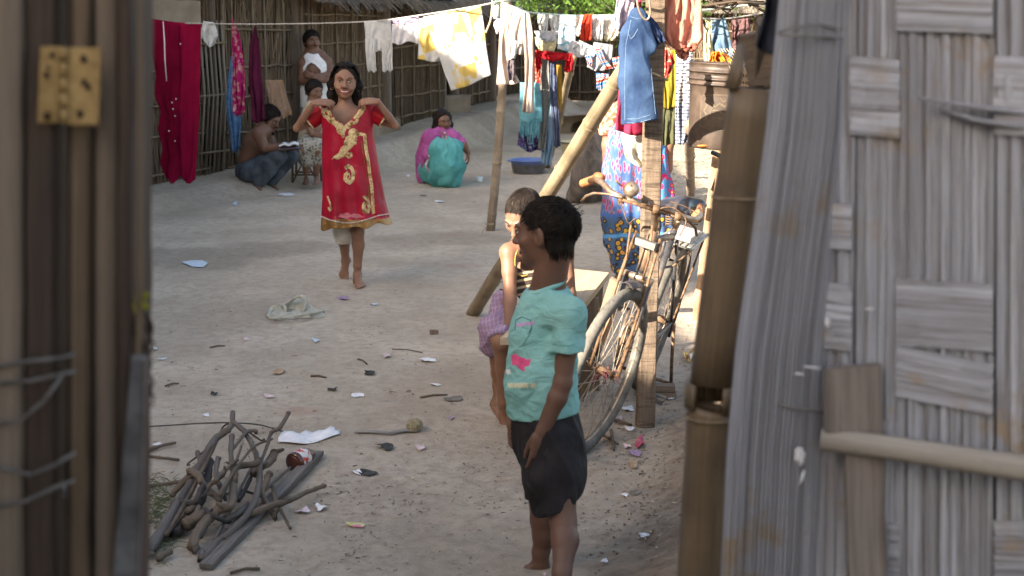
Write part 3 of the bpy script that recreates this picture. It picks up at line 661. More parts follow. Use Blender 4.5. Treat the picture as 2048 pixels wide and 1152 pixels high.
# ================================================================== DOORWAY IN FRONT
random.seed(50)
def frame_boards():
    Y0=1.5
    root=thing('door_frame',P(150,1152,1.5)-Vector((0,0,.6)),'brown wooden door frame of upright boards at the left with a brass hinge','door frame')
    W1=wood('old_door_wood',(.085,.058,.038),(.20,.142,.092),None,.6,rough=.7); W2=wood('pale_door_wood',(.15,.115,.085),(.27,.21,.16),None,.5)
    W3=wood('dark_door_wood',(.036,.025,.02),(.095,.065,.048),None,.6); W4=wood('red_brown_board',(.06,.039,.032),(.125,.083,.065),None,.8)
    def board(x0,x1,Y,th,mat,name='board',bot=None,wob=.0012,lab=None):
        m=MB(); a=P((x0+x1)/2,-120,Y); b=P((x0+x1)/2+ (bot or 0),1300,Y); wd=(x1-x0)/F_PX*Y
        b.y=Y; b=a+(b-a)*((a.z-.01)/(a.z-b.z)); m.beam(b,a,wd,th,up=(0,-1,0),nseg=34,wob=wob); return part(name,m,mat,root)
    board(-150,-45,1.52,.04,W1); board(-48,50,1.46,.045,W2); board(52,122,1.50,.05,W1,bot=-6)
    board(60,112,1.465,.02,W3,bot=-4)
    m=MB()   # dark wattle seen in the gap
    for i in range(30):
        x=random.uniform(108,165); p=P(x,random.uniform(-100,600),1.66); q=P(x+random.uniform(-22,22),random.uniform(900,2300),1.66); off_tube(m,[p,q],random.uniform(.002,.0045),5)
    part('stick_panel',m,WATTLE_D,root)
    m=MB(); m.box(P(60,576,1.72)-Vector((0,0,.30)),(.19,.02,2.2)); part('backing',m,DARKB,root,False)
    board(146,188,1.50,.05,W3,bot=-4); board(150,182,1.478,.02,W1,bot=-4)
    # rounded pole and the squared jamb
    m=MB(); a=P(216,-120,1.485); b=P(213,1300,1.485); b=a+(b-a)*((a.z-.01)/(a.z-b.z)); pts=[a.lerp(b,t) for t in np.linspace(0,1,34)]; m.tube(pts,[.0125*random.uniform(.95,1.05) for _ in pts],12); part('pole',m,W2,root)
    board(238,272,1.53,.07,W4,bot=-3); board(262,284,1.50,.09,W3,bot=-4)
    board(277,285,1.452,.012,W1,bot=-4)
    # hinge
    br=stuff_mat('worn_brass',(.20,.125,.045),(.36,.245,.105),30,rough=.5,bump=.3,metal=.3,c3=(.11,.07,.04))
    dk=stuff_mat('hole_shade',(.02,.012,.008),(.05,.03,.02),30)  # dark dots painted for the shade inside the screw holes
    m=MB(); 
    def plate(x0,x1,y0,y1,Y,sk=0):
        q=[P(x0+sk,y0,Y),P(x1+sk,y0,Y),P(x1-sk,y1,Y),P(x0-sk,y1,Y)]; e=[Vector((p.x,p.y+.0025,p.z)) for p in q]
        m.add(q+e,[(3,2,1,0),(4,5,6,7),(0,1,5,4),(1,2,6,5),(2,3,7,6),(3,0,4,7)])
    plate(77,119,93,246,1.440,3); plate(136,199,95,250,1.440,2)
    h=part('hinge',m,br,root,False); bevel(h,.0006)
    kn=MB()
    for j in range(5):
        a=P(128,94+j*31,1.438); b=P(128,94+j*31+29,1.438); kn.tube([a,b],.0042,12)
    part('knuckle',kn,br,h)
    for i,(x,y,r) in enumerate([(104,110,5),(93,150,6),(97,135,4),(94,232,7),(167,118,7),(168,165,6),(176,174,6),(160,228,7)]):
        s=MB(); s.ell(P(x,y,1.4385),(r/F_PX*1.44,.0012,r*1.25/F_PX*1.44),10,6); part('dark_dot',s,dk,h)
    # wires tying the boards
    wr=stuff_mat('grey_wire',(.10,.095,.09),(.22,.21,.2),40,rough=.5,metal=.4)
    for (pts) in ([(-20,738),(60,722),(124,716),(150,708)],[(-20,770),(60,762),(124,748),(152,742)],[(-20,850),(40,842),(90,800),(124,752)],[(-20,930),(60,950),(110,930),(150,905)],[(-20,1015),(50,1003),(110,975),(150,960)]):
        m=MB(); m.tube([P(x,y,1.432) for x,y in pts],.0022,6); part('wire',m,wr,root)
    # light scraps showing in the gap
    m=MB(); m.ell(P(134,315,1.6),(.008,.006,.007),8,6,jit=.2); m.ell(P(134,612,1.6),(.012,.006,.006),8,6,jit=.2); m.ell(P(132,985,1.6),(.012,.006,.008),8,6,jit=.2); part('lint',m,stuff_mat('lint',(.35,.34,.33),(.5,.5,.5),30),root)
    # dark strap plate low on the jamb
    m=MB(); q=[(262,712,1.44),(291,716,1.44),(276,1160,1.44),(224,1160,1.44)]
    st=stuff_mat('dark_painted_strap',(.05,.05,.055),(.13,.13,.135),25,rough=.42,bump=.15,spec=.5)
    A=[P(*t) for t in q]; B=[p+Vector((0,.01,0)) for p in A]; m.add(A+B,[(3,2,1,0),(4,5,6,7),(0,1,5,4),(1,2,6,5),(2,3,7,6),(3,0,4,7)]); o=part('strap',m,st,root,False); bevel(o,.002)
    m=MB(); q=[(286,716,1.437),(293,720,1.47),(290,1160,1.47),(272,1160,1.437)]
    A=[P(*t) for t in q]; B=[p+Vector((0.001,.01,0)) for p in A]; m.add(A+B,[(3,2,1,0),(4,5,6,7),(0,1,5,4),(1,2,6,5),(2,3,7,6),(3,0,4,7)]); part('edge_board',m,W4,root,False)
    return root
fr_=frame_boards()
# chain hanging from the jamb
m=MB(); c=stuff_mat('rusty_chain',(.035,.025,.02),(.11,.075,.055),60,rough=.6,metal=.5)
for i in range(9):
    cc=P(299+3*math.sin(i*1.1),655+i*18,1.5); R=Matrix.Rotation(i*math.pi/2+.4,3,'Z'); pts=[]
    for t in np.linspace(0,2*math.pi,13): pts.append(cc+R@Vector((math.cos(t)*.0035,0,math.sin(t)*.0066)))
    m.tube(pts,.0012,6,cap=False)
m.tube([P(280,622,1.49),P(292,628,1.49),P(300,642,1.49),P(303,664,1.5)],.0025,6)
m.tube([P(272,640,1.47),P(285,700,1.48),P(278,655,1.48),P(282,610,1.48)],.004,6)
solo('door_chain',m,c,'rusty chain hanging off the right edge of the left door frame','chain')
m=MB(); m.grid(lambda u,v:P(268+26*u+3*math.sin(v*9),592+34*v-8*u,1.455)+Vector((0,.006*math.sin(u*9+v*5),0)),8,8)
solidify(solo('tied_rag',m,stuff_mat('yellow_green_cloth',(.16,.16,.02),(.34,.31,.04),30,trans=.2),'small yellow-green rag tied to the left door frame above the chain','rag'),.002)
# ---- right: bamboo post
BAM=NT('brown_bamboo'); v=BAM.mp((10,.9,1),'UV'); g=BAM.noise(v,4,7,.65); f=BAM.noise(BAM.mp((1,1,1)),9,5)
col=BAM.mix(BAM.ramp(g,[(.3,0),(.7,1)]),(.085,.06,.036),(.18,.13,.08)); col=BAM.mix(BAM.ramp(f,[(.45,0),(.65,.7)]),col,(.07,.05,.035))
BAM=BAM.out(col,.5,g,.3,.004,.35)
root=thing('bamboo_post',P(1398,1152,2.2)-Vector((0,0,.75)),'thick leaning brown bamboo post with notched top, right of the doorway','post')
cen=[(1509,178),(1500,240),(1484,350),(1478,388),(1475,400),(1462,500),(1440,660),(1428,765)]
m=MB(); Yp=2.2
def bp(x,y): return P(x,y,Yp)
rr=[.038,.038,.038,.0395,.0395,.037,.037,.0375]
m.tube([bp(*c) for c in cen],rr,28,cap=False)
# lower culm
cen2=[(1425,815),(1422,828),(1421,838),(1415,920),(1405,1060),(1396,1200),(1384,1450),(1350,2080)]
m.tube([bp(*c) for c in cen2],[.037,.038,.038,.036,.036,.036,.036,.036],28,cap=False)
# between 765 and 815 : culm wall with a cut window on the camera side left
a=[bp(1428,765),bp(1425,815)]; n=28
ax=(a[0]-a[1]).normalized(); N=ax.cross(Vector((0,1,0))).normalized(); B=ax.cross(N)
for i in range(n):
    t0=2*math.pi*i/n; t1=2*math.pi*(i+1)/n; mid=(t0+t1)/2
    d=N*math.cos(mid)+B*math.sin(mid)
    if d.y<-.3 and d.x<.12 and d.x>-.75: continue
    q=[a[0]+(N*math.cos(t0)+B*math.sin(t0))*.0372,a[0]+(N*math.cos(t1)+B*math.sin(t1))*.0372,a[1]+(N*math.cos(t1)+B*math.sin(t1))*.037,a[1]+(N*math.cos(t0)+B*math.sin(t0))*.037]
    m.add(q,[(0,1,2,3)],[(i/n,1),(i/n+.04,1),(i/n+.04,1.04),(i/n,1.04)])
# forked top: two prongs
c0=bp(1509,178); 
for sgn,hgt in ((-1,.066),(1,.03)):
    for j in range(9):
        t=-.75+1.5*j/8; 
        def pt(tt,top): 
            dx=sgn*math.cos(tt)*.038; dy=math.sin(tt)*.038; hh=(hgt*(1-(tt/.95)**2)+.0) if top else 0
            return c0+Vector((dx+hh*.28,dy,hh))
        t2=t+1.5/8
        m.add([pt(t,0),pt(t2,0),pt(t2,1),pt(t,1)],[(0,1,2,3)],[(j*.1,0),(j*.1+.1,0),(j*.1+.1,.05),(j*.1,.05)])
o=part('culm',m,BAM,root); solidify(o,.008,-1)
m=MB(); 
for y,x in ((393,1477),(832,1421.5)): 
    c=bp(x,y); m=MB()
    m.tube([c+Vector((.0405*math.cos(t),.0405*math.sin(t),0)) for t in np.linspace(0,2*math.pi,25)],.0022,6)
    part('node_ring',m,stuff_mat('bamboo_node',(.16,.12,.08),(.28,.22,.15),30),root)
# ---- right: woven split bamboo wall
SPL=NT('grey_split_bamboo'); v=SPL.mp((3,.25,1),'UV'); t=SPL.noise(v,3,3,.5); g=SPL.noise(SPL.mp((26,1.1,1),'UV'),3,8,.75)
col=SPL.ramp(t,[(.25,(.19,.195,.22)),(.45,(.30,.315,.36)),(.62,(.385,.41,.47)),(.8,(.47,.50,.57))])
col=SPL.mix(SPL.ramp(g,[(.46,0),(.62,.75)]),col,(.11,.085,.07)); col=SPL.mix(SPL.ramp(SPL.noise(SPL.mp((1,1,1)),5.5,5,.7),[(.56,0),(.66,.8)]),col,(.27,.20,.125))
SPLM=SPL.out(col,.6,g,.6,.004,.3)
TAN=stick_mat('tan_bamboo_end',[(.3,(.10,.078,.058)),(.5,(.18,.145,.105)),(.8,(.28,.24,.195))])
wl=thing('woven_wall',P(1800,1152,2.0)-Vector((0,0,.8)),'grey woven split bamboo wall filling the right side of the view','wall')
def Yw(x): return 2.04-(x-1645)*.00037
def splints(root,x0,x1,y0,y1,dep,horiz,name='splint_panel',wpx=25,lean=0,mat=None):
    m=MB(); a,b=(y0,y1) if horiz else (x0,x1); p=a
    while p<b-3:
        q=min(b,p+wpx*random.uniform(.55,1.7)); c=(p+q)/2; wd=(q-p)/F_PX*2.0*.97; dd=random.uniform(-.0012,.0012)
        if horiz: A=P(x0,c,Yw(x0)+dep+dd); B=P(x1,c+lean,Yw(x1)+dep+dd)
        else: A=P(c+lean,y0,Yw(c)+dep+dd); B=P(c,y1,Yw(c)+dep+dd)
        if not horiz: 
            B.y=A.y
            if y1>=1400: B=A+(B-A)*((A.z-.02)/(A.z-B.z))
        o=len(m.uv); m.beam(A,B,wd*1.03,.0016,up=(0,-1,0),nseg=8,wob=.0003); qq=random.uniform(0,90)
        for i in range(o,len(m.uv)): m.uv[i]=(m.uv[i][0]*.3+qq,m.uv[i][1]+qq)
        p=q
    return part(name,m,mat or SPLM,root)
cols=[(1596,1702),(1704,1798),(1796,1984),(1992,2150),(2160,2330),(2340,2500),(2508,2690),(2698,2880),(2890,3080),(3090,3300)]
rows=[(-150,60),(112,268),(400,492),(556,690),(690,792),(1040,1180),(1190,1400)]
Hvis={(1,1),(1,3),(2,0),(3,2),(4,2),(5,1),(5,3),(0,2),(2,4),(4,4),(6,2),(3,0),(2,6),(4,7),(1,7),(5,6),(3,8),(1,9),(4,9)}
for ci,(x0,x1) in enumerate(cols):
    lean={0:14,1:16,2:8,3:4}.get(ci,0)
    splints(wl,x0,x1,-200,1400,0,False,lean=lean)
for (r,c) in Hvis:
    x0,x1=cols[c]; y0,y1=rows[r]
    sh={3:0,4:26}.get(r,0)
    splints(wl,x0-4,x1+2,y0,y1,-.006,True,lean=(14 if r in(3,4) else 8)+sh,wpx=22)
for (x0,x1,y0,y1) in [(1992,2150,152,196),(1706,1800,840,880),(1600,1650,655,700)]:
    splints(wl,x0,x1,y0,y1,-.003,False,mat=None if random.random()<.3 else TAN,wpx=26)
m=MB(); 

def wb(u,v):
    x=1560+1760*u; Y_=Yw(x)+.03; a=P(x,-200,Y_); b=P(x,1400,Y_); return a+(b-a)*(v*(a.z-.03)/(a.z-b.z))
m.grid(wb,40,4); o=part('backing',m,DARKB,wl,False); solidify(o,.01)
# bound bundle at the wall's left edge
m=MB(); ks=[(-200,1655,78),(0,1638,80),(250,1622,88),(500,1590,90),(700,1566,95),(900,1552,98),(1150,1540,98),(1400,1525,100),(2120,1490,104)]
for i in range(34):
    t=-1.45+2.9*i/33; o=len(m.uv); pts=[]; 
    for (y,x,hw) in ks: 
        c=P(x+math.sin(t)*hw,y,2.075); pts.append(Vector((c.x,2.075-.055*math.cos(t)+random.uniform(-.002,.002),c.z)))
    off_tube(m,pts,random.uniform(.0035,.0065),6,flat=.45)
part('bound_bundle',m,SPLM,wl)
def bc(u,v):
    t=-1.4+2.8*u; kk=min(int(v*8),7); f=v*8-kk; a=ks[kk]; b=ks[kk+1]; y=a[0]*(1-f)+b[0]*f; x=a[1]*(1-f)+b[1]*f; hw=(a[2]*(1-f)+b[2]*f)*.95; c=P(x+math.sin(t)*hw,y,2.075); return Vector((c.x,2.085-.050*math.cos(t),c.z))
m=MB(); m.grid(bc,16,24); part('bundle_backing',m,WATTLE_D,wl)  # dark sheet added inside the bundle so sunlit ground cannot show through
for pts in ([(1556,66),(1590,54),(1640,50),(1690,60),(1718,78)],[(1556,70),(1600,72),(1660,76),(1716,80)],[(1474,792),(1520,800),(1600,818),(1650,826)]):
    m=MB(); m.tube([P(x,y,2.0+.04*((x-1610)/100)**2) for x,y in pts],.0018,6); part('wire',m,bpy.data.materials['grey_wire'],wl)
m=MB(); o=m.tube([P(1644,878,1.985),P(1800,898,1.945),P(1950,922,1.89),P(2250,965,1.78)],[.0165,.0168,.0172,.0175],14); part('crossbar',m,wood('pale_bamboo_pole',(.24,.22,.19),(.40,.37,.33),None,.4),wl)
for y0,y1,x0 in ((196,232,1838),(218,262,1880)):
    m=MB(); m.tube([P(x0,y0,1.94),P(1950,(y0+y1)/2,1.91),P(2200,y1+14,1.86)],[.004,.009,.013],6,flat=.4,rough=.1); part('broken_splint',m,SPLM,wl)
m=MB(); m.beam(P(1735,1160,1.97),P(1722,730,1.98),.055,.012,up=(0,-1,0),nseg=6,wob=.001); part('board',m,wood('grey_board',(.12,.10,.09),(.23,.2,.18),None,.5),wl)
m=MB(); m.beam(P(1702,735,1.975),P(1702,860,1.975),.075,.01,up=(0,-1,0),nseg=2,wob=.001); part('patch_board',m,bpy.data.materials['grey_board'],wl)
wt=stuff_mat('white_lint',(.42,.42,.44),(.62,.62,.65),30,bump=.5)
for (x,y,rx,ry) in [(1600,912,13,20),(1604,955,4,18),(1655,645,7,12),(1625,735,20,3),(1598,748,12,3),(1690,822,9,4),(2030,820,7,6),(1740,618,12,3)]:
    m=MB(); m.ell(P(x,y,1.985 if x<1700 else 1.962),(rx/F_PX*1.9,.002,ry/F_PX*1.9),10,7,jit=.22,rot=Matrix.Rotation(random.uniform(-.4,.4),3,'Y')); part('lint',m,wt,wl)
# dark garment on the wall top
m=MB(); m.grid(lambda u,v:P(1522+50*u+10*math.sin(v*4),-60+150*v+18*math.sin(u*3.1),2.3)+Vector((0,.02*math.sin(u*8),0)),10,10)
solidify(solo('dark_garment',m,stuff_mat('navy_cloth',(.01,.012,.02),(.03,.035,.055),20),'dark navy garment hanging blurred above the bamboo post','garment'),.004)
m=MB(); m.beam(P(1500,120,3.0),P(1570,110,2.9),.11,.03,up=(0,-1,0)); m.beam(P(1530,170,3.0),P(1540,40,2.9),.05,.03,up=(0,-1,0)); solo('dark_shape',m,POSTW,'dark brown shape jutting out behind the top of the bamboo post','board')  # dark brown shape made of two crossed pieces
# ================================================================== PEOPLE
def hair_short(root,w,R,sz,A=(.080,.066),B=(.010,-.022),nape=-.060,thick=.010,n=1300,seed=1,whorl=(0,-.075,.07),lift=.006,mat=None,name='hair',sw=.0013,h=.0035,back=-.030):
    """short hair: a lumpy cap with many locks running out from the whorl"""
    random.seed(seed); mat=mat or HAIR; q=lambda v:v*sz
    lo,hi=box_of([w(0,0,0)],.15*sz); S=SDF(lo,hi,h)
    S.ell(w(0,-.018,.03),(q(.074)+thick,q(.093)+thick,q(.084)+thick),0,rot=R); sh=(nape<-.07); S.ell(w(0,-.052+.012*sh,-.03+(nape+.06)*.45),(q(.058-.005*sh)+thick*.8,q(.050-.003*sh)+thick*.8,q(.070-(nape+.06)*.45)),q(.03 if sh else .015),rot=R)
    d=Vector((0,B[0]-A[0],B[1]-A[1])).normalized(); nl=Vector((0,-d.z,d.y)); 
    if nl.y<0: nl=-nl
    S.cut2(w(0,A[0],A[1]),R@nl,w(0,back,0),R@Vector((0,1,.35))); S.cut(w(0,0,nape+(.018 if nape<-.07 else 0)),R@Vector((0,-.25,-1)),.01*sz)
    m=S.mesh(); hp=part(name,m,mat,root)
    cen=Vector((0,-.018,.03)); rad=Vector((.074*sz+thick,.093*sz+thick,.084*sz+thick))/sz
    W=Vector(whorl)-cen; W=Vector((W.x/rad.x,W.y/rad.y,W.z/rad.z)).normalized(); a1=W.orthogonal().normalized(); a2=W.cross(a1)
    mb=MB(); cnt=0
    while cnt<n:
        ph=random.uniform(0,6.283); t0=random.uniform(0,2.3); ln=random.uniform(.35,.75); pts=[]; r0=1+random.uniform(-.01,.025); wb=random.gauss(0,.025); lf=random.uniform(-.3,1)
        for j in range(5):
            t=t0+ln*j/4; dph=ph+.25*math.sin(t*1.3)+wb*j; u=W*math.cos(t)+(a1*math.cos(dph)+a2*math.sin(dph))*math.sin(t)
            p=Vector((u.x*rad.x,u.y*rad.y,u.z*rad.z))*(r0+lift/.09*(j/4)**2*lf)+cen
            if min((p-Vector((0,A[0],A[1]))).dot(nl),(p-Vector((0,back,0))).dot(Vector((0,1,.35)).normalized()))>random.uniform(-.004,.008) or p.z<nape-random.uniform(0,.012): break
            pts.append(w(*p))
        if len(pts)>=3: mb.tube(pts,[sw*(1-.75*k/(len(pts)-1)) for k in range(len(pts))],3,cap=False); cnt+=1
        else: cnt+=.02
    sh=(nape<-.07); c2=Vector((0,-.052+.012*sh,-.03+(nape+.06)*.45)); r2=Vector((.058-.005*sh,.050-.003*sh,.070-(nape+.06)*.45))+Vector((1,1,1))*(thick*.8/sz)
    for i in range(int(n*.3)):      # locks down the back of the neck
        ph=random.uniform(-1.9,1.9); t0=random.uniform(-.9,.7); pts=[]; r0=1+random.uniform(-.01,.025); t1=t0+random.uniform(.3,.7)
        for j in range(5):
            t=t0+(t1-t0)*j/4; p=c2+Vector((r2.x*math.sin(ph)*math.cos(t),-r2.y*math.cos(ph)*math.cos(t),-r2.z*math.sin(t)))*r0
            if p.z<nape+random.uniform(-.006,.034) or p.y>back: break
            pts.append(w(*p))
        if len(pts)>=3: mb.tube(pts,[sw*(1-.75*k/(len(pts)-1)) for k in range(len(pts))],3,cap=False)
    part('hair_locks',mb,mat,hp)
    return hp
def wrinkle(S,amp,sc,seed=0,stretch=(1,1,1)):
    def fn(x,y,z):
        c=vnoise((x*.5+y*.45)*sc*1.6+z*stretch[2]*sc*.55+1.7*seed,(z*.9*stretch[2]-x*.5+.3*y)*sc*.9,seed+9); rd=(1-np.abs(2*c-1))**5
        a=vnoise((x*stretch[0]+0*z)*sc+7.3*seed,(z*stretch[2]+y*.6*stretch[1])*sc,seed); b=vnoise((y*stretch[1]+.4*x)*sc,(z*stretch[2]-.5*x)*sc+3.1*seed,seed+5)
        return (1-np.abs(a+b-1)*2-.5)*amp-rd*amp*1.1
    S.field(fn)
# ---------------------------------------------------------------- boy in the teal shirt
def Pt(x,y,Y): return P(x,y,Y*.957)
root=thing('person',(.13,4.22,0),'small boy standing with his back half turned in a teal t-shirt and black shorts','person')
SK=skin('dark_skin',(.098,.050,.034),(.138,.072,.049))
R=frame3((-.90,.42,-.07),(.04,.02,1)); sz=.90; hc=Pt(1092,468,4.30)
pts=[Pt(1000,1160,4.4),Pt(1180,400,4.2),Pt(1100,400,4.5),Pt(1130,1200,4.0)]
lo,hi=box_of(pts,.09); lo[2]=-.03
S=SDF(lo,hi,.0037)
w=head_sdf(S,hc,R,sz)
nb=Pt(1094,585,4.315)
S.cone(w(0,-.03,-.05),nb,.047,.052,.02)
ch=Pt(1092,660,4.31); be=Pt(1082,770,4.30); pe=Pt(1092,865,4.31)
S.chain([Pt(1094,604,4.315),Pt(1110,622,4.25),Pt(1132,632,4.215)],[.040,.032,.036],.03); S.chain([Pt(1092,604,4.315),Pt(1078,618,4.40),Pt(1072,632,4.43)],[.040,.032,.036],.03)
S.cone(Pt(1096,620,4.31),ch,.066,.072,.03); S.cone(ch,be,.072,.08,.03); S.cone(be,pe,.08,.082,.03)
# near (left) arm, hanging straight, back of the hand to the camera
sh=Pt(1134,628,4.215); elb=Pt(1124,765,4.19); wr=Pt(1086,862,4.18)
S.chain([sh,sh.lerp(elb,.5)+Vector((.004,0,0)),elb],[.035,.032,.028],.012); S.chain([elb,elb.lerp(wr,.3)+Vector((.002,0,0)),wr],[.0285,.029,.020],.012)
hand(S,wr+Vector((0,0,.004)),(-.12,-.03,-1),(-.30,.95,0),(-1,0,0),.95,curl=.35,k=.0006,curls=[.30,.33,.36,.40],fr=.0080,spread=.03,ths=.25)
sh2=Pt(1072,628,4.43); el2=Pt(1040,760,4.47); wr2=Pt(1024,850,4.42)
S.chain([sh2,el2,wr2],[.033,.025,.018],.012); hand(S,wr2,(.0,-.1,-1),(.9,.3,0),(-.3,-1,0),.78,curl=.75,k=.003,fr=.0073)
# legs
h1=Pt(1112,905,4.24); k1=Pt(1126,1040,4.17); a1=Vector((.139,3.86,.06)); h2=Pt(1086,900,4.38); k2=Pt(1086,1040,4.37); a2=Pt(1080,1127,4.38)
S.chain([h1,k1],[.062,.038],.02); S.chain([k1+Vector((0,.003,-.005)),k1.lerp(a1,.3)+Vector((.008,.006,0)),k1.lerp(a1,.75),a1],[.038,.038,.026,.021],.015)
S.chain([h2,k2],[.062,.037],.02); S.chain([k2,k2.lerp(a2,.32)+Vector((.008,0,0)),k2.lerp(a2,.75),a2],[.037,.036,.025,.021],.015)
foot(S,a1,(-.92,-.38,0),.80,side=(0,1,0)); foot(S,a2,(-1,.05,0),.80,side=(0,-1,0))
body=part('body',S.mesh(),SK,root)
face_parts(S,w,R,root,sz,(.13,.05,.045),hairm=HAIR)
hair_short(root,w,R,sz,thick=.002,n=4200,seed=3,whorl=(.0,-.088,.075),lift=.008,A=(.094,.056),B=(-.004,-.006),nape=-.090,sw=.0017)
# cowlick
mb=MB(); random.seed(8)
for i in range(26):
    p=w(random.gauss(0,.014),-.10+random.gauss(0,.012),.075+random.gauss(0,.015)); d=R@Vector((random.gauss(0,.5),-1,random.uniform(-.2,.6))).normalized(); l=random.uniform(.010,.022)
    mb.tube([p,p+d*l*.5+Vector((0,0,.002)),p+d*l-Vector((0,0,.003))],[.0016,.0012,.0004],3,cap=False)
part('cowlick',mb,HAIR,root)
# t-shirt
lo,hi=box_of([Pt(1000,850,4.45),Pt(1180,560,4.15),Pt(1180,850,4.5)],.06); S=SDF(lo,hi,.0042)
S.chain([Pt(1138,630,4.212),Pt(1134,722,4.192)],[.043,.045],.02); S.chain([Pt(1070,628,4.44),Pt(1048,715,4.47)],[.046,.040],.02)
S.cut(Pt(1128,699,4.19),(-.05,0,-1)); 
S.chain([Pt(1094,622,4.315),Pt(1114,626,4.245),Pt(1140,632,4.208)],[.046,.040,.045],.03); S.chain([Pt(1090,622,4.32),Pt(1076,626,4.40),Pt(1070,632,4.44)],[.046,.043,.047],.03)
S.cone(Pt(1095,612,4.31),Pt(1090,665,4.31),.077,.084,.03); S.cone(Pt(1090,665,4.31),Pt(1077,770,4.30),.084,.093,.03); S.cone(Pt(1077,770,4.30),Pt(1082,850,4.305),.093,.092,.03)
S.cone(Pt(1096,730,4.26),Pt(1108,860,4.27),.070,.072,.05)
wrinkle(S,.0065,13,2,(1,1,.6)); wrinkle(S,.0028,30,4,(1,1,.8))
# remove neck hole above collar and below the hem
S.cut(Pt(1080,828,4.3)+Vector((0,0,0)),Vector((.12,-.05,-1)),.004); cc=Pt(1091,577,4.315); nn_=Vector((-.36,0,.93)); S.cone(cc+nn_*.052,cc+nn_*.16,.058,.085,.004,op='s'); S.cone(cc+nn_*.02,cc+nn_*.1,.052,.06,.004,op='s')
k=NT('teal_jersey'); n=k.noise(k.mp((1,1,1)),9,5); col=k.mix(k.ramp(n,[(.35,0),(.7,1)]),(.165,.35,.335),(.235,.45,.43)); col=k.mix(k.ramp(k.noise(k.mp((1,1,1)),26,4,.7),[(.66,0),(.8,.4)]),col,(.20,.33,.27))
TEAL=k.out(col,.85,k.math('ADD',k.noise(k.mp((1,1,1.7),rot=(.3,.5,.2)),17,2,.4,1.2),k.math('MULTIPLY',k.noise(k.mp((1,1,1)),420,2),.05)),.5,.022,.12)
shirt=part('t_shirt',S.mesh(),TEAL,root)
bv=bvh_of(shirt)
col_=MB(); cc=Pt(1091,574,4.315); e1_=Vector((.93,.05,.36)).normalized(); e2_=Vector((-.05,1,0)); ring=[cc+e1_*(.061*math.cos(t))+e2_*(.060*math.sin(t)) for t in np.linspace(0,2*math.pi,13)]
def cat(pts,n=6):
    out=[]; m=len(pts)-1
    for i in range(m):
        p0=pts[i-1] if i else pts[-2]; p1=pts[i]; p2=pts[i+1]; p3=pts[i+2] if i+2<=m else pts[1]
        for j in range(n):
            t=j/n; out.append(.5*((2*p1)+(p2-p0)*t+(2*p0-5*p1+4*p2-p3)*t*t+(3*p1-p0-3*p2+p3)*t**3))
    return out
rg=cat(ring); col_.tube([p+Vector((0,0,.004)) for p in rg+[rg[0]]],.0088,8,cap=False,flat=.8); part('collar',col_,TEAL,shirt)
PK=stuff_mat('pink_print',(.50,.05,.16),(.62,.10,.24),40,rough=.7,bump=.1); LI=stuff_mat('lilac_print',(.42,.22,.42),(.5,.3,.5),40,bump=.1); CR=stuff_mat('cream_print',(.50,.48,.30),(.62,.58,.40),60,bump=.1); DKP=stuff_mat('dark_teal_line',(.03,.10,.11),(.04,.13,.14),40,bump=.1); WHP=stuff_mat('white_print',(.62,.6,.6),(.72,.7,.7),60,bump=.1)
m=blob(MB(),bv,(1040,726),[(1022,712),(1030,707),(1048,716),(1062,718),(1058,732),(1048,744),(1040,738),(1024,730)],.0012); part('print_patch',m,PK,shirt,False)
m=blob(MB(),bv,(1022,690),[(1018,678),(1026,676),(1028,690),(1024,704),(1018,706),(1016,692)],.0012); part('print_patch',m,PK,shirt,False)
m=MB(); ribbon(m,bv,[(1018,712),(1014,730),(1018,748)],8,.0012); part('print_line',m,WHP,shirt,False)
for pts,wd in (([(1030,660),(1032,640),(1044,634),(1060,640),(1064,655),(1056,668)],1.6),([(1046,690),(1060,668),(1064,655)],1.4)):
    part('print_line',ribbon(MB(),bv,pts,wd,.001),DKP,shirt,False)
x=1034
for i in range(7):
    part('print_line',ribbon(MB(),bv,[(x,652-i*.8+random.uniform(-2,2)),(x+1.5,645-i*.5),(x+3,655-i*.6),(x+4,647-i*.6)],1.8,.001),LI,shirt,False); x+=5
x=1016
for i in range(9):
    h=random.choice([6,8]); part('print_line',ribbon(MB(),bv,[(x,775+random.uniform(-2,1)),(x+1,766),(x+4,768),(x+3,776)],2.6,.001),CR,shirt,False); x+=6 if i!=6 else 9
# hem seam of sleeve and shirt
part('seam',ribbon(MB(),bv,[(1104,688),(1120,691),(1140,691),(1153,687)],1.3,.0012),stuff_mat('teal_seam',(.10,.30,.29),(.13,.34,.33),50,bump=.1),shirt,False)
# shorts
lo,hi=box_of([Pt(1020,1040,4.5),Pt(1190,810,4.1),Pt(1190,1040,4.5)],.07); S=SDF(lo,hi,.0048)
S.cone(Pt(1084,815,4.30),Pt(1092,880,4.31),.088,.096,.03); S.cone(Pt(1096,815,4.29),Pt(1106,880,4.29),.080,.090,.03)
S.chain([Pt(1104,880,4.25),Pt(1109,950,4.23),Pt(1108,1015,4.21)],[.085,.080,.068],.03)
S.chain([Pt(1096,885,4.37),Pt(1118,930,4.40),Pt(1134,958,4.41)],[.085,.074,.055],.03); S.chain([Pt(1090,890,4.38),Pt(1090,985,4.40)],[.078,.062],.03)
S.cone(Pt(1128,900,4.33),Pt(1140,955,4.35),.045,.040,.03); S.cone(Pt(1132,1040,4.145),Pt(1146,900,4.20),.010,.003,.012,op='s'); S.cone(Pt(1060,1000,4.16),Pt(1052,880,4.2),.006,.010,.02,op='s')
wrinkle(S,.009,11,7,(1,1,.4))
S.cut(Pt(1098,1016,4.22),(.40,0,-1)); 
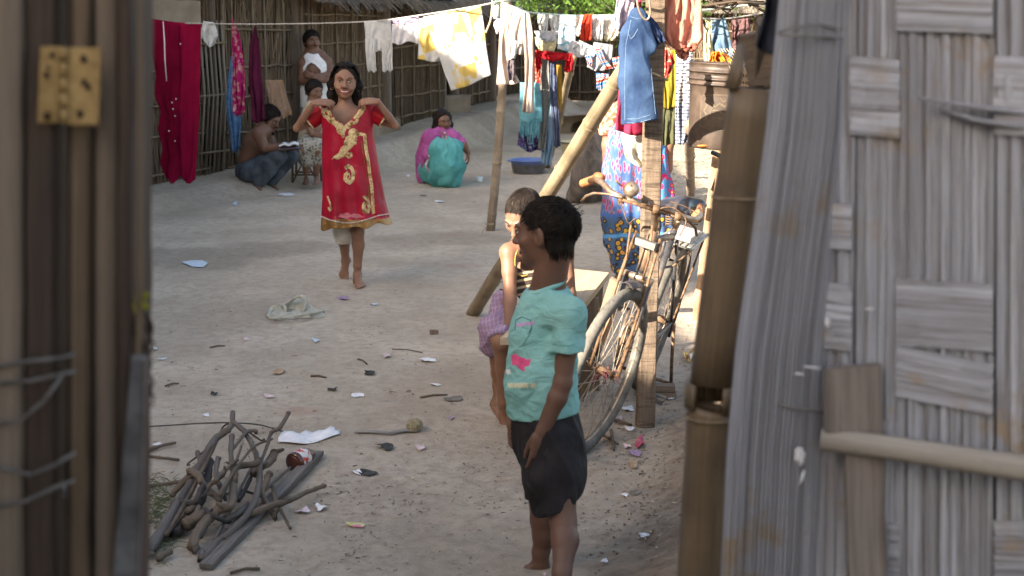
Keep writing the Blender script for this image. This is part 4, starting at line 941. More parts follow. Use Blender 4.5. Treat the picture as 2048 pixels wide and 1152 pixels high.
k=NT('black_shorts'); n=k.noise(k.mp((1,1,1)),11,5); SHM=k.out(k.mix(k.ramp(n,[(.3,0),(.75,1)]),(.012,.010,.012),(.028,.024,.026)),.8,k.math('ADD',k.noise(k.mp((1,1,.5),rot=(.2,.2,0)),14,2,.4,.8),k.math('MULTIPLY',k.noise(k.mp((1,1,1)),260,2),.06)),.8,.03,.2)
part('shorts',S.mesh(),SHM,root)
# slipper on the far foot
m=MB(); b=a2-Vector((0,0,.052)); 
m.grid(lambda u,v:b+Vector((.05-.19*u,(.036+.008*math.sin(u*3.1))*(2*v-1)*math.sqrt(max(0,1-abs(2*u-1)**4)),-.006)),14,6); o=part('slipper',m,stuff_mat('maroon_rubber',(.16,.03,.03),(.22,.05,.05),30,rough=.6),root); solidify(o,.012)
for s_ in(-1,1):
    m=MB(); m.tube([b+Vector((-.095,0,.004)),b+Vector((-.075,s_*.02,.03)),b+Vector((-.03,s_*.038,.012))],.005,7,flat=.6); part('slipper_strap',m,bpy.data.materials['maroon_rubber'],root)
# ---------------------------------------------------------------- boy sitting on the bench
root=thing('person',(.08,5.9,0),'bare chested boy on the bench in purple checked shorts, head bowed','person')
SK2=skin('mid_skin',(.155,.08,.052),(.215,.115,.074))
R=frame3((-.45,-.68,-.56),(-.22,-.50,1)); sz=.90; hc=P(1047,432,5.85)
lo,hi=box_of([P(960,880,5.5),P(1140,380,6.2),P(970,880,6.2)],.07); lo[2]=-.03; S=SDF(lo,hi,.005)
w=head_sdf(S,hc,R,sz)
nb=P(1072,500,6.02); S.cone(w(0,-.035,-.05),nb,.040,.048,.02)
ch=P(1075,560,6.06); pe=P(1082,655,6.12); S.chain([nb+Vector((0,0,-.02)),ch,P(1078,610,6.1),pe],[.055,.082,.076,.085],.03); S.cone(ch+Vector((-.035,-.01,.02)),ch+Vector((.05,.01,.02)),.06,.06,.04)
sL=P(1018,505,5.93); S.chain([nb,P(1040,500,5.96),sL],[.05,.042,.040],.03); e1=P(1020,582,5.87); w1=P(1018,645,5.72)
S.chain([sL,sL.lerp(e1,.5),e1],[.038,.031,.026],.012); S.chain([e1,e1.lerp(w1,.35),w1],[.027,.027,.019],.012)
hand(S,w1+Vector((0,0,-.002)),(-.35,-.75,-.42),(-.1,.35,-1),(1,-.2,.1),.80,curl=.35,k=.003,fr=.0078,spread=.22)
sR=P(1130,510,6.1); e2=P(1140,590,6.05); w2=P(1110,640,5.85); S.chain([nb,P(1108,502,6.07),sR],[.05,.042,.040],.03); S.chain([sR,e2,w2],[.036,.026,.019],.012); hand(S,w2,(-.5,-.6,-.5),(0,.3,-1),(-1,0,0),.8)
kn1=P(986,657,5.83); an1=P(996,768,5.92); kn2=P(1004,680,5.68); an2=P(1009,832,5.80)
S.chain([pe+Vector((-.03,0,0)),kn1],[.075,.046],.02); S.chain([pe+Vector((.0,-.05,0)),kn2],[.075,.046],.02)
for kk,aa in((kn1,an1),(kn2,an2)): S.chain([kk,kk.lerp(aa,.35)+Vector((.008,.01,0)),kk.lerp(aa,.8),aa],[.042,.038,.024,.022],.015)
foot(S,an1,(-.25,-.75,-.62),.84,side=(1,0,0),up=(-.2,-.5,.8)); foot(S,an2,(.05,-.8,-.6),.84,side=(-1,0,0),up=(0,-.5,.8))
part('body',S.mesh(),SK2,root)
face_parts(S,w,R,root,sz,(.28,.12,.09),hairm=HAIR)
BR=stuff_mat('cropped_brown_hair',(.009,.006,.005),(.032,.021,.015),60,(1,1,.25),rough=.55,bump=.6,bscale=150)
hair_short(root,w,R,sz,thick=.004,n=1500,seed=5,whorl=(0,-.07,.085),lift=.002,A=(.076,.072),B=(.020,-.005),nape=-.05,mat=BR,sw=.0010)
lo,hi=box_of([kn1,kn2,pe],.13); S=SDF(lo,hi,.0055)
S.chain([pe+Vector((-.02,0,-.01)),kn1+Vector((.004,.0,-.004))],[.098,.062],.03); S.chain([pe+Vector((.0,-.05,-.01)),kn2+Vector((.0,0,0))],[.095,.060],.03); S.cone(P(1008,600,6.0),P(992,690,5.9),.05,.055,.03)
S.cone(kn1,P(985,690,5.86),.056,.052,.02)
wrinkle(S,.007,14,3); S.cut(kn2+Vector((-.01,-.015,0)),(-.15,-.8,-.6)); 
k=NT('purple_check_cloth'); v=k.mp((1,1,1),rot=(0,.3,.2)); s_=k.sep(v); ws=lambda o,f:k.ramp(k.math('SINE',k.math('MULTIPLY',o,f)),[(.45,0),(.8,1)])
col=k.mix(ws(s_[0],380),(.23,.16,.25),(.30,.22,.32)); col=k.mix(k.math('MULTIPLY',ws(s_[2],380),.35),col,(.36,.29,.38)); part('shorts',S.mesh(),k.out(col,.9,k.noise(v,300,3),.2,.002,.1),root)
NK=stuff_mat('yellow_thread',(.35,.26,.05),(.5,.38,.1),40); m=MB(); m.tube(cat([P(1036,500,5.90),P(1030,520,5.88),P(1034,545,5.9),P(1048,552,5.9),P(1068,540,5.93),P(1090,510,5.98),P(1080,492,6.08),P(1056,488,6.02),P(1036,500,5.90)],5),.0022,6); part('necklace',m,NK,root)
k=NT('striped_scarf'); s_=k.sep(k.mp((1,1,1),rot=(.3,.2,0))); col=k.mix(k.ramp(k.math('SINE',k.math('MULTIPLY',s_[2],230)),[(.3,0),(.6,1)]),(.05,.035,.03),(.36,.29,.19)); m=MB()
m.grid(lambda u,v:P(1028+70*u+6*math.sin(v*5),532+20*v+40*u*(1-u)+(90*v*v*(.3+u*.5)),5.91+.05*u-.02*math.sin(u*3)),20,16); solidify(part('scarf',m,k.out(col,.9),root),.004)
# ---------------------------------------------------------------- bench under him
BW=wood('raw_plank',(.36,.27,.175),(.50,.40,.28),None,.5,rough=.8,bump=.35); BG=wood('bench_leg_wood',(.17,.13,.09),(.30,.235,.165),None,.6)
bn=thing('bench',(.2,6.1,0),'narrow raw wood plank bench the seated boy sits on','bench')
zt=.455; c=[HP(1150,538,zt),HP(1218,545,zt),HP(1120,668,zt),HP(1000,676,zt)]
m=MB(); lo_=[p-Vector((0,0,.028)) for p in c]; 
for f in((0,1,2,3),): m.add([c[3],c[2],c[1],c[0]],[(0,1,2,3)],[(0,0),(.9,0),(.9,1.6),(0,1.6)]); m.add([lo_[i] for i in(0,1,2,3)],[(0,1,2,3)])
for i in range(4):
    j=(i+1)%4; m.add([c[i],c[j],lo_[j],lo_[i]],[(0,1,2,3)],[(0,0),(0,1.2),(.3,1.2),(.3,0)])
part('seat',m,BW,bn,False)
def gz(p): return float(gh(p.x,p.y))
for (t,s_) in((.10,.25),(.10,.8),(.86,.2),(.86,.8)):
    p=c[0].lerp(c[3],t).lerp(c[1].lerp(c[2],t),s_); m=MB(); q=p+Vector((random.uniform(-.02,.02),(-.05 if t>.5 else .03),0)); q.z=gz(q)-.02; m.beam(q,p-Vector((0,0,.03)),.045,.04,nseg=3,wob=.001); part('leg',m,BG,bn)
m=MB(); p=c[0].lerp(c[3],.35).lerp(c[1].lerp(c[2],.35),.86); q=Vector((p.x+.01,p.y,gz(p)-.01)); m.beam(q,p-Vector((0,0,.03)),.09,.03,up=(0,-1,0),nseg=3,wob=.001); part('leg',m,BG,bn)
# ---------------------------------------------------------------- girl in the red dress
root=thing('person',(-.96,8.95,0),'smiling barefoot girl holding a red and gold dress up to her shoulders','person')
SK3=skin('warm_brown_skin',(.20,.105,.068),(.26,.142,.092))
Yg=8.98; R=frame3((.10,-1,.0),(.06,0,1)); sz=.97; hc=P(690,165,Yg)
lo,hi=box_of([P(580,580,9.2),P(802,120,8.75)],.08); lo[2]=-.03; S=SDF(lo,hi,.0050)
w=head_sdf(S,hc,R,sz,smile=1,nose=1.05)
nb=P(692,222,Yg+.02); S.cone(w(0,-.03,-.06),nb,.043,.046,.02)
S.chain([nb,P(690,250,Yg+.03),P(691,330,Yg+.04),P(693,372,Yg+.04)],[.06,.088,.082,.10],.03)
S.cone(P(668,236,Yg-.0),P(716,236,Yg-.0),.062,.062,.04)
def arm(sh,el,wr,hd,r=(.031,.024,.024,.0175)):
    S.chain([nb+Vector((0,0,-.02)),sh],[.045,r[0]+.003],.03); S.chain([sh,sh.lerp(el,.5),el],[r[0],r[0]*.88,r[1]],.012); S.chain([el,el.lerp(wr,.35),wr],[r[1]*.98,r[2],r[3]],.010)
aR=(P(652,232,Yg),P(594,256,Yg-.06),P(628,206,Yg-.17)); aL=(P(733,230,Yg),P(790,251,Yg-.06),P(755,203,Yg-.17))
arm(*aR,None); arm(*aL,None)
hand(S,aR[2],(1,.05,.05),(.1,.6,-.8),(0,.3,1),.90,curl=.42,k=.004,fr=.0088,curls=[.3,.42,.5,.6]); hand(S,aL[2],(-1,.05,.0),(-.1,.6,-.8),(0,.3,1),.90,curl=.42,k=.004,fr=.0088,curls=[.3,.42,.5,.6])
hR=P(676,385,Yg+.05); kR=P(686,462,Yg+.04); aRk=P(691,520,Yg+.16); hL=P(708,385,Yg+.03); kL=P(715,462,Yg-.06); aLk=P(715,548,8.96); aLk.z=.068
S.chain([hR,kR],[.070,.042],.02); S.chain([kR,kR.lerp(aRk,.35)+Vector((0,.012,0)),aRk],[.040,.037,.023],.015)
S.chain([hL,kL],[.070,.042],.02); S.chain([kL,kL.lerp(aLk,.33)+Vector((.004,.014,0)),kL.lerp(aLk,.8),aLk],[.040,.038,.025,.023],.015)
foot(S,aLk,(.28,-1,0),.98,side=(-1,0,0)); foot(S,aRk,(-.12,-.55,-.85),.98,side=(1,0,0),up=(0,-.8,.5))
body=part('body',S.mesh(),SK3,root)
face_parts(S,w,R,root,sz,(.26,.075,.065),smile=True,hairm=HAIR,gaze=(0,0))
# shoulder-length hair
lo,hi=box_of([hc],.30); S=SDF(lo,hi,.006); q=lambda v:v*sz
S.ell(w(0,-.026,.036),(q(.084),q(.100),q(.092)),0,rot=R); 
for s_ in(-1,1):
    S.chain([w(s_*.066,-.010,.045),w(s_*.084,-.010,-.02),w(s_*.084,-.020,-.085),w(s_*.074,-.015,-.135)],[.023,.024,.023,.012],.02); S.chain([w(s_*.04,-.07,.0),w(s_*.05,-.065,-.08),w(s_*.05,-.05,-.15)],[.045,.045,.03],.03)
wrinkle(S,.004,22,11); S.ell(w(.004,.078,-.012),(q(.0575),q(.085),q(.094)),.010,rot=R,op='s')
hp=part('hair',S.mesh(),HAIR,root); mb=MB(); random.seed(14)
for i in range(900):
    s_=random.choice((-1,1)); t=random.uniform(0,1); x0=s_*random.uniform(.004,.03); y0=random.uniform(-.09,.052)
    z_=lambda x,y:.038+.092*math.sqrt(max(0,1-(x/.084)**2-((y+.026)/.102)**2))
    pts=[w(x0,y0,z_(x0,y0)+.002)]; fl=random.uniform(.35,1)
    for j,(xx,zz) in enumerate(((.055,.110),(.083,.058),(.099,-.02),(.101,-.08),(.092,-.145-.03*random.random()))):
        if j/5>fl: break
        yy=y0*(1-.12*j)-.012*j*(y0>0); pts.append(w(s_*(xx+random.uniform(-.004,.007)),yy*(1 if j<2 else .75),zz*(1 if j<4 else 1)+random.uniform(-.003,.003)))
    if len(pts)>2: mb.tube(pts,[.0019*(1-.6*k/(len(pts)-1)) for k in range(len(pts))],3,cap=False)
part('hair_locks',mb,HAIR,hp)
m=MB(); 
for s_ in(-1,1):
    m=MB(); m.tube([w(s_*.082+ .009*math.cos(t),.012,-.040+.010*math.sin(t)) for t in np.linspace(0,6.28,14)],.0016,5); part('earring',m,stuff_mat('gold_sequins',(.52,.38,.16),(.85,.70,.42),110,rough=.35,metal=.4,bump=.9,bscale=260,c3=(.26,.15,.05)),root)
# dress: one continuous garment held in front of her
RED=NT('red_satin'); n=RED.noise(RED.mp((1,1,1)),7,4); RED=RED.out(RED.mix(RED.ramp(n,[(.3,0),(.7,1)]),(.25,.002,.018),(.40,.005,.034)),.42,RED.noise(RED.mp((1,1,.45),rot=(0,.15,0)),16,3,.5,.6),.6,.02,.35,trans=.12)
GOLD=bpy.data.materials['gold_sequins']; BAND=stuff_mat('bronze_satin_band',(.17,.085,.025),(.36,.21,.085),12,rough=.35,metal=.35,bump=.4,bscale=30)
Ld=[(210,641),(232,640),(262,643),(300,642),(350,643),(400,643),(430,641),(436,641),(458,640)]; Rd=[(208,745),(232,746),(262,745),(300,751),(350,760),(400,769),(430,777),(436,778),(446,784)]
def li(tab,v):
    k=v*(len(tab)-1); i=min(int(k),len(tab)-2); f=k-i; return (tab[i][0]*(1-f)+tab[i+1][0]*f, tab[i][1]*(1-f)+tab[i+1][1]*f)
neck=[(655,200),(659,217),(668,232),(679,243),(690,249),(703,239),(713,227),(722,212),(724,200)]
def inpoly(x,y,pl):
    c=False; j=len(pl)-1
    for i in range(len(pl)):
        if (pl[i][1]>y)!=(pl[j][1]>y) and x<(pl[j][0]-pl[i][0])*(y-pl[i][1])/(pl[j][1]-pl[i][1])+pl[i][0]: c=not c
        j=i
    return c
NU=96; NV=90
def dress_pt(a,v):      # a: angle round the body, 0 = image left, front is pi/2..; v down
    l=li(Ld,v); r=li(Rd,v); c=math.cos(a); t=(1-c)/2; x=l[1]+(r[1]-l[1])*t; y=l[0]+(r[0]-l[0])*t
    dp=(.075+.05*v)*(math.sin(a))
    fo=(.002+.016*v*v)*math.sin(9*t*math.pi+.8*math.sin(3*v)+1)*(1 if math.sin(a)>=0 else .6) + .008*(fbm(t*5,v*7-t*2,3,44)-.5)*2 + .007*math.sin(7*(v-.10*math.cos(6*t))*3.1)*max(0,1-abs(v-.45)*2.5)
    y+=(2.6*math.sin(6.5*t*math.pi+.6)*(v>.97)+1.5*math.sin(13*t))*(v**6)
    p=P(x,y,8.86); return Vector((p.x,8.90-dp-float(fo)*abs(math.sin(a))**.5,p.z))
def dress_part(v0,v1,nv):
    vs=[];uv=[];m=MB(); keep={}
    for j in range(nv+1):
        v=v0+(v1-v0)*j/nv
        for i in range(NU): a=2*math.pi*i/NU; vs.append(dress_pt(a,v)); uv.append((i/NU,v))
    fs=[]
    for j in range(nv):
        v=v0+(v1-v0)*(j+.5)/nv
        for i in range(NU):
            a=2*math.pi*(i+.5)/NU; t=(1-math.cos(a))/2; l=li(Ld,v); r=li(Rd,v); x=l[1]+(r[1]-l[1])*t; y=l[0]+(r[0]-l[0])*t
            if inpoly(x,y,neck): continue
            fs.append((j*NU+i,j*NU+(i+1)%NU,(j+1)*NU+(i+1)%NU,(j+1)*NU+i))
    return m.add(vs,fs,uv)
dress=thing('red_dress',P(690,455,8.88),'red dress with gold paisley embroidery held up in front of the girl','dress')
fab=part('fabric',dress_part(0,.878,NV),RED,dress); solidify(fab,.002,1); band=part('hem_band',dress_part(.872,1,10),BAND,dress); solidify(band,.003,1)
bv=bvh_of(fab,band)
def gold(pts,wd,step=2.5,lift=.004,mat=None,nm='embroidery'): 
    wd=wd*1.25
    part(nm,ribbon(MB(),bv,pts,wd,lift,step),mat or GOLD,dress,False)
gold([(655,214),(659,224),(668,237),(679,248),(690,254),(704,244),(714,232),(722,220),(726,213)],6)
gold([(648,216),(646,224),(650,232),(657,236),(661,230),(656,222),(650,218)],6); gold([(656,234),(662,242),(670,246),(676,252)],8)
def gb(c,pl): part('embroidery',blob(MB(),bv,c,pl,.005),GOLD,dress,False)
def circ(c,r,n=14,e=1.0,rot=0): return [(c[0]+r*math.cos(t)*math.cos(rot)-r*e*math.sin(t)*math.sin(rot),c[1]+r*math.cos(t)*math.sin(rot)+r*e*math.sin(t)*math.cos(rot)) for t in np.linspace(0,2*math.pi,n+1)[:-1]]
gb((683,257),circ((683,257),10,14,1.25,.3)); gb((697,253),circ((697,253),6,12,.8,-.6)); gb((686,270),circ((686,270),4,10,1.6))
gold([(716,236),(722,228),(729,219),(729,212),(724,214),(719,222),(714,232)],3.5); gold([(703,248),(712,245),(716,238)],5)
gb((707,267),circ((707,267),11,14,.95)); gb((700,282),[(692,272),(704,272),(714,278),(713,288),(703,296),(694,305),(688,296),(688,284)])
gb((683,305),[(690,288),(699,296),(694,306),(688,314),(676,319),(663,319),(668,312),(677,306),(682,295)]); gold([(694,308),(702,306),(703,312),(697,315),(692,311)],4)
gold([(713,270),(722,268),(729,270),(730,280),(732,300),(736,320),(739,345),(743,372),(745,398),(747,428)],5.2)
for dx in(-1,1): gold([(727+dx*4,283),(729+dx*4,300),(733+dx*4,320),(736+dx*4,345),(740+dx*4,372),(742+dx*4,398),(744+dx*4,424)],1.3,mat=BAND)
gold([(690,337),(696,332),(703,336),(707,346),(706,358),(699,366),(691,360),(691,350),(697,345)],6); gold([(697,346),(700,354),(697,359)],2)
gold([(727,396),(731,394),(736,402),(738,414),(735,424),(729,423),(727,413),(730,405)],6); gold([(655,392),(658,400),(661,408),(663,417),(660,422),(657,415)],3.2)
gold([(643,433),(660,440),(680,445),(700,446),(720,443),(740,437),(757,431),(776,428)],2.2,lift=.006,mat=stuff_mat('silver_sequins',(.45,.38,.33),(.85,.78,.70),120,rough=.3,metal=.4,bump=.9,bscale=300))
part('underlayer',blob(MB(),bv,(700,431),[(676,434),(680,427),(695,425),(715,428),(728,433),(715,438),(695,439)],.0025),stuff_mat('pale_pink_lining',(.36,.09,.12),(.46,.16,.18),12),dress,False)
for k_,(sh,el) in enumerate(((P(645,224,8.93),P(612,250,8.92)),(P(742,222,8.93),P(775,245,8.92)))):
    m=MB(); e=sh.lerp(el,.80); m.tube([sh,sh.lerp(e,.5),e],[.050,.052,.050],18,cap=False,rough=.03); sl=part('sleeve',m,stuff_mat('sheer_red',(.36,.006,.014),(.50,.012,.025),9,trans=.45,rough=.5),dress); 
    m=MB(); d=(e-sh).normalized(); u=d.orthogonal().normalized(); v_=d.cross(u); m.tube([e+u*(.051*math.cos(t))+v_*(.051*math.sin(t)) for t in np.linspace(0,6.283,20)],.0055,6,cap=False,rough=.2); part('trim',m,GOLD,sl)
# pale trousers rolled to the knee on her right leg
lo,hi=box_of([kR,hR],.12); S=SDF(lo,hi,.007); S.chain([hR+Vector((0,0,-.06)),kR,P(689,486,Yg+.07)],[.085,.062,.054],.02); wrinkle(S,.008,16,3,(1,1,.5)); S.cut(P(689,486,Yg+.07),(0,0,-1)); part('trousers',S.mesh(),stuff_mat('off_white_cotton',(.55,.50,.43),(.70,.66,.58),20),root)
# ---------------------------------------------------------------- figure helper for the smaller people
def figure(label,loc,skinm,h,head,sz,fwd,up,J,hairargs=None,lips=(.16,.06,.05),name='person',**kw):
    """J: dict of chains -> [(points),(radii)]; hands: list; feet: list"""
    root=thing(name,loc,label,'person'); R=frame3(fwd,up); pts=[head]
    for ps,rs in J['chains']: pts+=list(ps)
    lo,hi=box_of(pts,.16); S=SDF(lo,hi,h); w=head_sdf(S,head,R,sz)
    S.cone(w(0,-.03,-.06),J['chains'][0][0][0],.048*sz,.052*sz,.02)
    for ps,rs in J['chains']: S.chain(ps,rs,.02)
    for a in J.get('hands',[]): hand(S,a[0],a[1],a[2],a[3],a[4],curl=a[5] if len(a)>5 else .4,k=.004,fr=max(.0085,h*1.05))
    for a in J.get('feet',[]): foot(S,a[0],a[1],a[2],side=a[3])
    part('body',S.mesh(),skinm,root); face_parts(S,w,R,root,sz,lips,hairm=HAIR,**kw)
    if hairargs is not None: hair_short(root,w,R,sz,**hairargs)
    return root,w,R
def garment(root,name,chs,mat,h=.008,wr=(.006,14,3),cuts=(),k=.03):
    pts=[p for ps,rs in chs for p in ps]; lo,hi=box_of(pts,.15); S=SDF(lo,hi,h)
    for ps,rs in chs: S.chain(ps,rs,k)
    if wr: wrinkle(S,wr[0],wr[1],wr[2],(1,1,.5))
    for p,n in cuts: S.cut(p,n)
    return part(name,S.mesh(),mat,root)
BROWN=skin('deep_brown_skin',(.125,.065,.042),(.18,.094,.062))
# squatting man writing
Ym=13.9; q=lambda x,y,d=0:P(x,y,Ym+d)
J={'chains':[([q(530,258),q(514,285,.05),q(500,318,.08),q(498,340,.08)],[.085,.125,.108,.10]),
 ([q(528,262,-.10),q(517,268,-.16)],[.07,.062]),([q(517,268,-.16),q(530,296,-.18),q(566,294,-.22),q(583,293,-.22)],[.058,.042,.036,.026]),
 ([q(530,262,.10),q(534,268,.18),q(552,300,.16),q(580,296,.0)],[.065,.055,.040,.028])],
 'hands':[(q(583,293,-.22),(1,0,-.1),(0,-.1,-1),(0,-1,0),1.0,.5),(q(580,298,0),(1,-.2,0),(0,0,1),(0,-1,0),1.0,.4)],
 'feet':[(q(516,371,-.08),(.45,-1,0),1.05,(-1,0,0)),(q(540,366,.10),(.8,-.7,0),1.05,(-1,0,0))]}
J['chains']+=[([q(512,350,-.08),q(514,372,-.08)],[.05,.04]),([q(538,350,.1),q(538,368,.1)],[.05,.04])]
root,w,R=figure('shirtless bearded man squatting in jeans and writing in a book','x' and (P(515,380,13.9).x,13.9,.05),BROWN,.009,q(540,238),1.02,(.80,-.42,-.42),(.3,-.2,1),J,dict(thick=.016,n=500,seed=9,sw=.003,h=.007,A=(.084,.072),B=(.012,-.02),lift=.012))
m=MB(); lo,hi=box_of([w(0,.05,-.08)],.12); S=SDF(lo,hi,.006); 
for s_ in(-1,1): S.chain([w(s_*.068,.02,-.03),w(s_*.050,.055,-.085),w(0,.080,-.108)],[.014,.018,.018],.01)
S.cone(w(-.02,.092,-.044),w(.02,.092,-.044),.006,.006,.005); part('beard',S.mesh(),HAIR,root)
JN=stuff_mat('dark_faded_jeans',(.035,.045,.06),(.095,.115,.14),9,bump=.3,rough=.9)
garment(root,'jeans',[([q(496,343,.08),q(500,345,.05)],[.125,.13]),([q(500,343,-.05),q(556,312,-.16),q(536,342,-.12),q(518,366,-.08)],[.105,.078,.066,.055]),([q(505,345,.12),q(580,312,.10),q(556,342,.1),q(542,364,.10)],[.105,.078,.066,.055])],JN,cuts=())
for a in((512,378,-.10),(536,374,.08)):
    m=MB(); c=GP(a[0],a[1]+6); m.beam(c+Vector((-.10,.10,.008)),c+Vector((.06,-.14,.008)),.10,.014); part('sandal',m,stuff_mat('dark_sandal',(.05,.03,.025),(.10,.06,.05),20),root)
bk_=thing('open_book',q(580,297,-.28),'open white notebook held by the squatting man','book')
m=MB(); m.grid(lambda u,v:q(558+40*u,297-4*v-3*u,-.34+.24*v)+Vector((0,0,.02+.014*math.sin(u*6.28)**2)),14,4); pg=part('pages',m,stuff_mat('paper_white',(.62,.64,.66),(.74,.75,.76),40),bk_); solidify(pg,.012)
m=MB(); m.grid(lambda u,v:q(556+44*u,300-4*v-3*u,-.35+.26*v)+Vector((0,0,.005)),6,3); part('cover',m,stuff_mat('blue_cover',(.15,.22,.36),(.22,.3,.45),20),bk_)
# standing man in a vest
Yv=15.35; q=lambda x,y,d=0:P(x,y,Yv+d)
J={'chains':[([q(627,112),q(630,140),q(630,190),q(628,225)],[.10,.145,.125,.135]),([q(620,116),q(609,128,-.05)],[.09,.075]),([q(609,128,-.05),q(606,160,-.12),q(640,160,-.25)],[.068,.052,.042]),([q(640,118),q(652,126,0)],[.09,.07]),([q(652,126,0),q(660,152,-.08),q(630,156,-.24)],[.065,.05,.042])],
 'hands':[(q(640,160,-.25),(1,0,-.1),(0,1,0),(0,0,1),1.0,.4),(q(630,154,-.24),(-1,0,.3),(0,1,0),(0,0,1),1.0,.4)],
 'feet':[(q(612,318,0),(0,-1,0),1.1,(1,0,0)),(q(650,318,0),(0,-1,0),1.1,(-1,0,0))]}
J['chains']+=[([q(618,270,0),q(612,318)],[.07,.045]),([q(645,270,0),q(650,318)],[.07,.045])]
root,w,R=figure('man in a white vest standing with folded arms against the hut',(q(628,330).x,Yv,.1),BROWN,.010,q(624,84),1.0,(.45,-.88,.02),(0,0,1),J,dict(thick=.014,n=350,seed=10,sw=.003,h=.008,A=(.086,.074),B=(.012,-.02)))
m=MB(); m.tube([w(-.022,.100,-.040),w(0,.107,-.036),w(.022,.100,-.040)],[.003,.006,.003],6); part('moustache',m,HAIR,root)
VW=stuff_mat('white_cotton',(.66,.66,.66),(.78,.78,.79),14,bump=.3); garment(root,'vest',[([q(628,124,.0),q(630,142,-.005),q(630,188,-.005),q(629,218)],[.130,.160,.150,.156])],VW,cuts=[(q(630,214),(0,0,-1)),(q(600,118),(-.75,0,1)),(q(656,120),(.75,0,1))])
garment(root,'lungi',[([q(629,212),q(628,250),q(630,290)],[.15,.16,.17])],stuff_mat('grey_lungi',(.22,.21,.20),(.33,.32,.30),14))
# boy on the stool
Yb=14.35; q=lambda x,y,d=0:P(x,y,Yb+d)
J={'chains':[([q(629,205),q(626,240,.02),q(622,285,.05)],[.075,.105,.12]),([q(620,212,-.08),q(612,240,-.10),q(624,268,-.18)],[.045,.035,.028]),([q(636,212,.06),q(642,240,0),q(634,268,-.12)],[.045,.035,.028]),([q(624,300,0),q(612,300,-.25),q(612,345,-.2)],[.08,.06,.03]),([q(630,300,0),q(634,300,-.25),q(633,345,-.2)],[.08,.06,.03])],
 'hands':[(q(624,268,-.18),(1,0,-.2),(0,1,0),(0,0,1),.85,.4),(q(634,268,-.12),(-1,0,-.2),(0,1,0),(0,0,1),.85,.4)],'feet':[(q(612,356,-.2),(0,-1,0),.85,(1,0,0)),(q(633,356,-.2),(0,-1,0),.85,(-1,0,0))]}
root,w,R=figure('small boy seated on the cane stool behind the girl in the red dress',(q(625,362).x,Yb,.02),SK2,.010,q(629,183),.93,(.6,-.75,-.15),(0,0,1),J,dict(thick=.014,n=300,seed=12,sw=.003,h=.008))
garment(root,'shirt',[([q(628,212),q(626,245,.02),q(622,276,.04)],[.085,.12,.13]),([q(619,214,-.08),q(612,234,-.1)],[.05,.05])],stuff_mat('beige_shirt',(.36,.31,.22),(.48,.42,.31),14))
k=NT('leaf_print_skirt'); n=k.n('TexVoronoi',{'Vector':k.mp((1,1,1)),'Scale':38}).outputs[0]; garment(root,'lungi',[([q(622,288,.02),q(612,296,-.22),q(612,318,-.22)],[.14,.095,.08]),([q(630,288,.02),q(634,296,-.22),q(632,318,-.2)],[.13,.09,.08])],k.out(k.mix(k.ramp(n,[(.3,0),(.45,1)]),(.10,.10,.085),(.36,.33,.27)),.9))
st=thing('cane_stool',(q(614,365).x,Yb,.0),'low brown cane stool under the seated small boy','stool'); CN=wood('dark_cane',(.09,.06,.04),(.20,.14,.095),None,.5)
m=MB(); zt=q(612,310).z; cx=q(613,310).x
m.beam((cx-.14,Yb,zt),(cx+.14,Yb,zt),.30,.03,nseg=3,wob=.002); part('seat',m,CN,st)
for a in(-1,1):
    for b in(-1,1): m=MB(); m.tube([(cx+a*.125,Yb+b*.13,float(gh(cx,Yb))),(cx+a*.12,Yb+b*.12,zt)],.012,7); part('leg',m,CN,st)
    for zz in(.35,.8): m=MB(); m.tube([(cx-.125,Yb+a*.13,zt*zz+.02),(cx+.125,Yb+a*.13,zt*zz+.02)],.009,6); part('rung',m,CN,st)
    m=MB(); m.tube([(cx-.12*a,Yb-.135,.06),(cx+.0,Yb-.135,zt-.02),],.008,6); part('brace',m,CN,st)
# squatting woman in pink shawl and teal skirt
Yw_=14.45; q=lambda x,y,d=0:P(x,y,Yw_+d)
J={'chains':[([q(880,268),q(876,295,.04),q(874,325,.08)],[.08,.115,.13]),([q(895,272,-.02),q(908,278,-.06)],[.07,.055]),([q(908,278,-.06),q(928,292,-.12),q(936,306,-.12)],[.050,.036,.027]),([q(868,272,-.04),q(862,300,-.1),q(880,312,-.2)],[.055,.042,.035])],
 'hands':[(q(936,306,-.12),(.1,-.1,-1),(-1,0,0),(0,-1,0),.95,.6)],'feet':[(q(874,358,-.16),(.2,-1,0),.9,(1,0,0)),(q(918,356,-.10),(.5,-.9,0),.9,(-1,0,0))]}
root,w,R=figure('smiling woman squatting in teal skirt and pink shawl near the mud ledge',(q(885,362).x,Yw_,.0),BROWN,.0095,q(886,243),.97,(.40,-.9,-.12),(-.12,0,1),J,None,lips=(.18,.06,.06))
lo,hi=box_of([w(0,0,0)],.30); S=SDF(lo,hi,.008); S.ell(w(0,-.026,.036),(.086,.102,.094),0,rot=R)
for s_ in(-1,1): S.chain([w(s_*.068,-.01,.03),w(s_*.082,-.02,-.05),w(s_*.075,-.02,-.13),w(s_*.06,-.03,-.19)],[.026,.03,.028,.012],.02)
S.ell(w(0,.072,-.02),(.062,.085,.09),.012,rot=R,op='s'); wrinkle(S,.008,20,3); part('hair',S.mesh(),HAIR,root)
PS=stuff_mat('magenta_wool',(.27,.055,.20),(.38,.10,.30),10,bump=.4); TS=stuff_mat('teal_cotton',(.06,.26,.27),(.11,.37,.37),9,bump=.3)
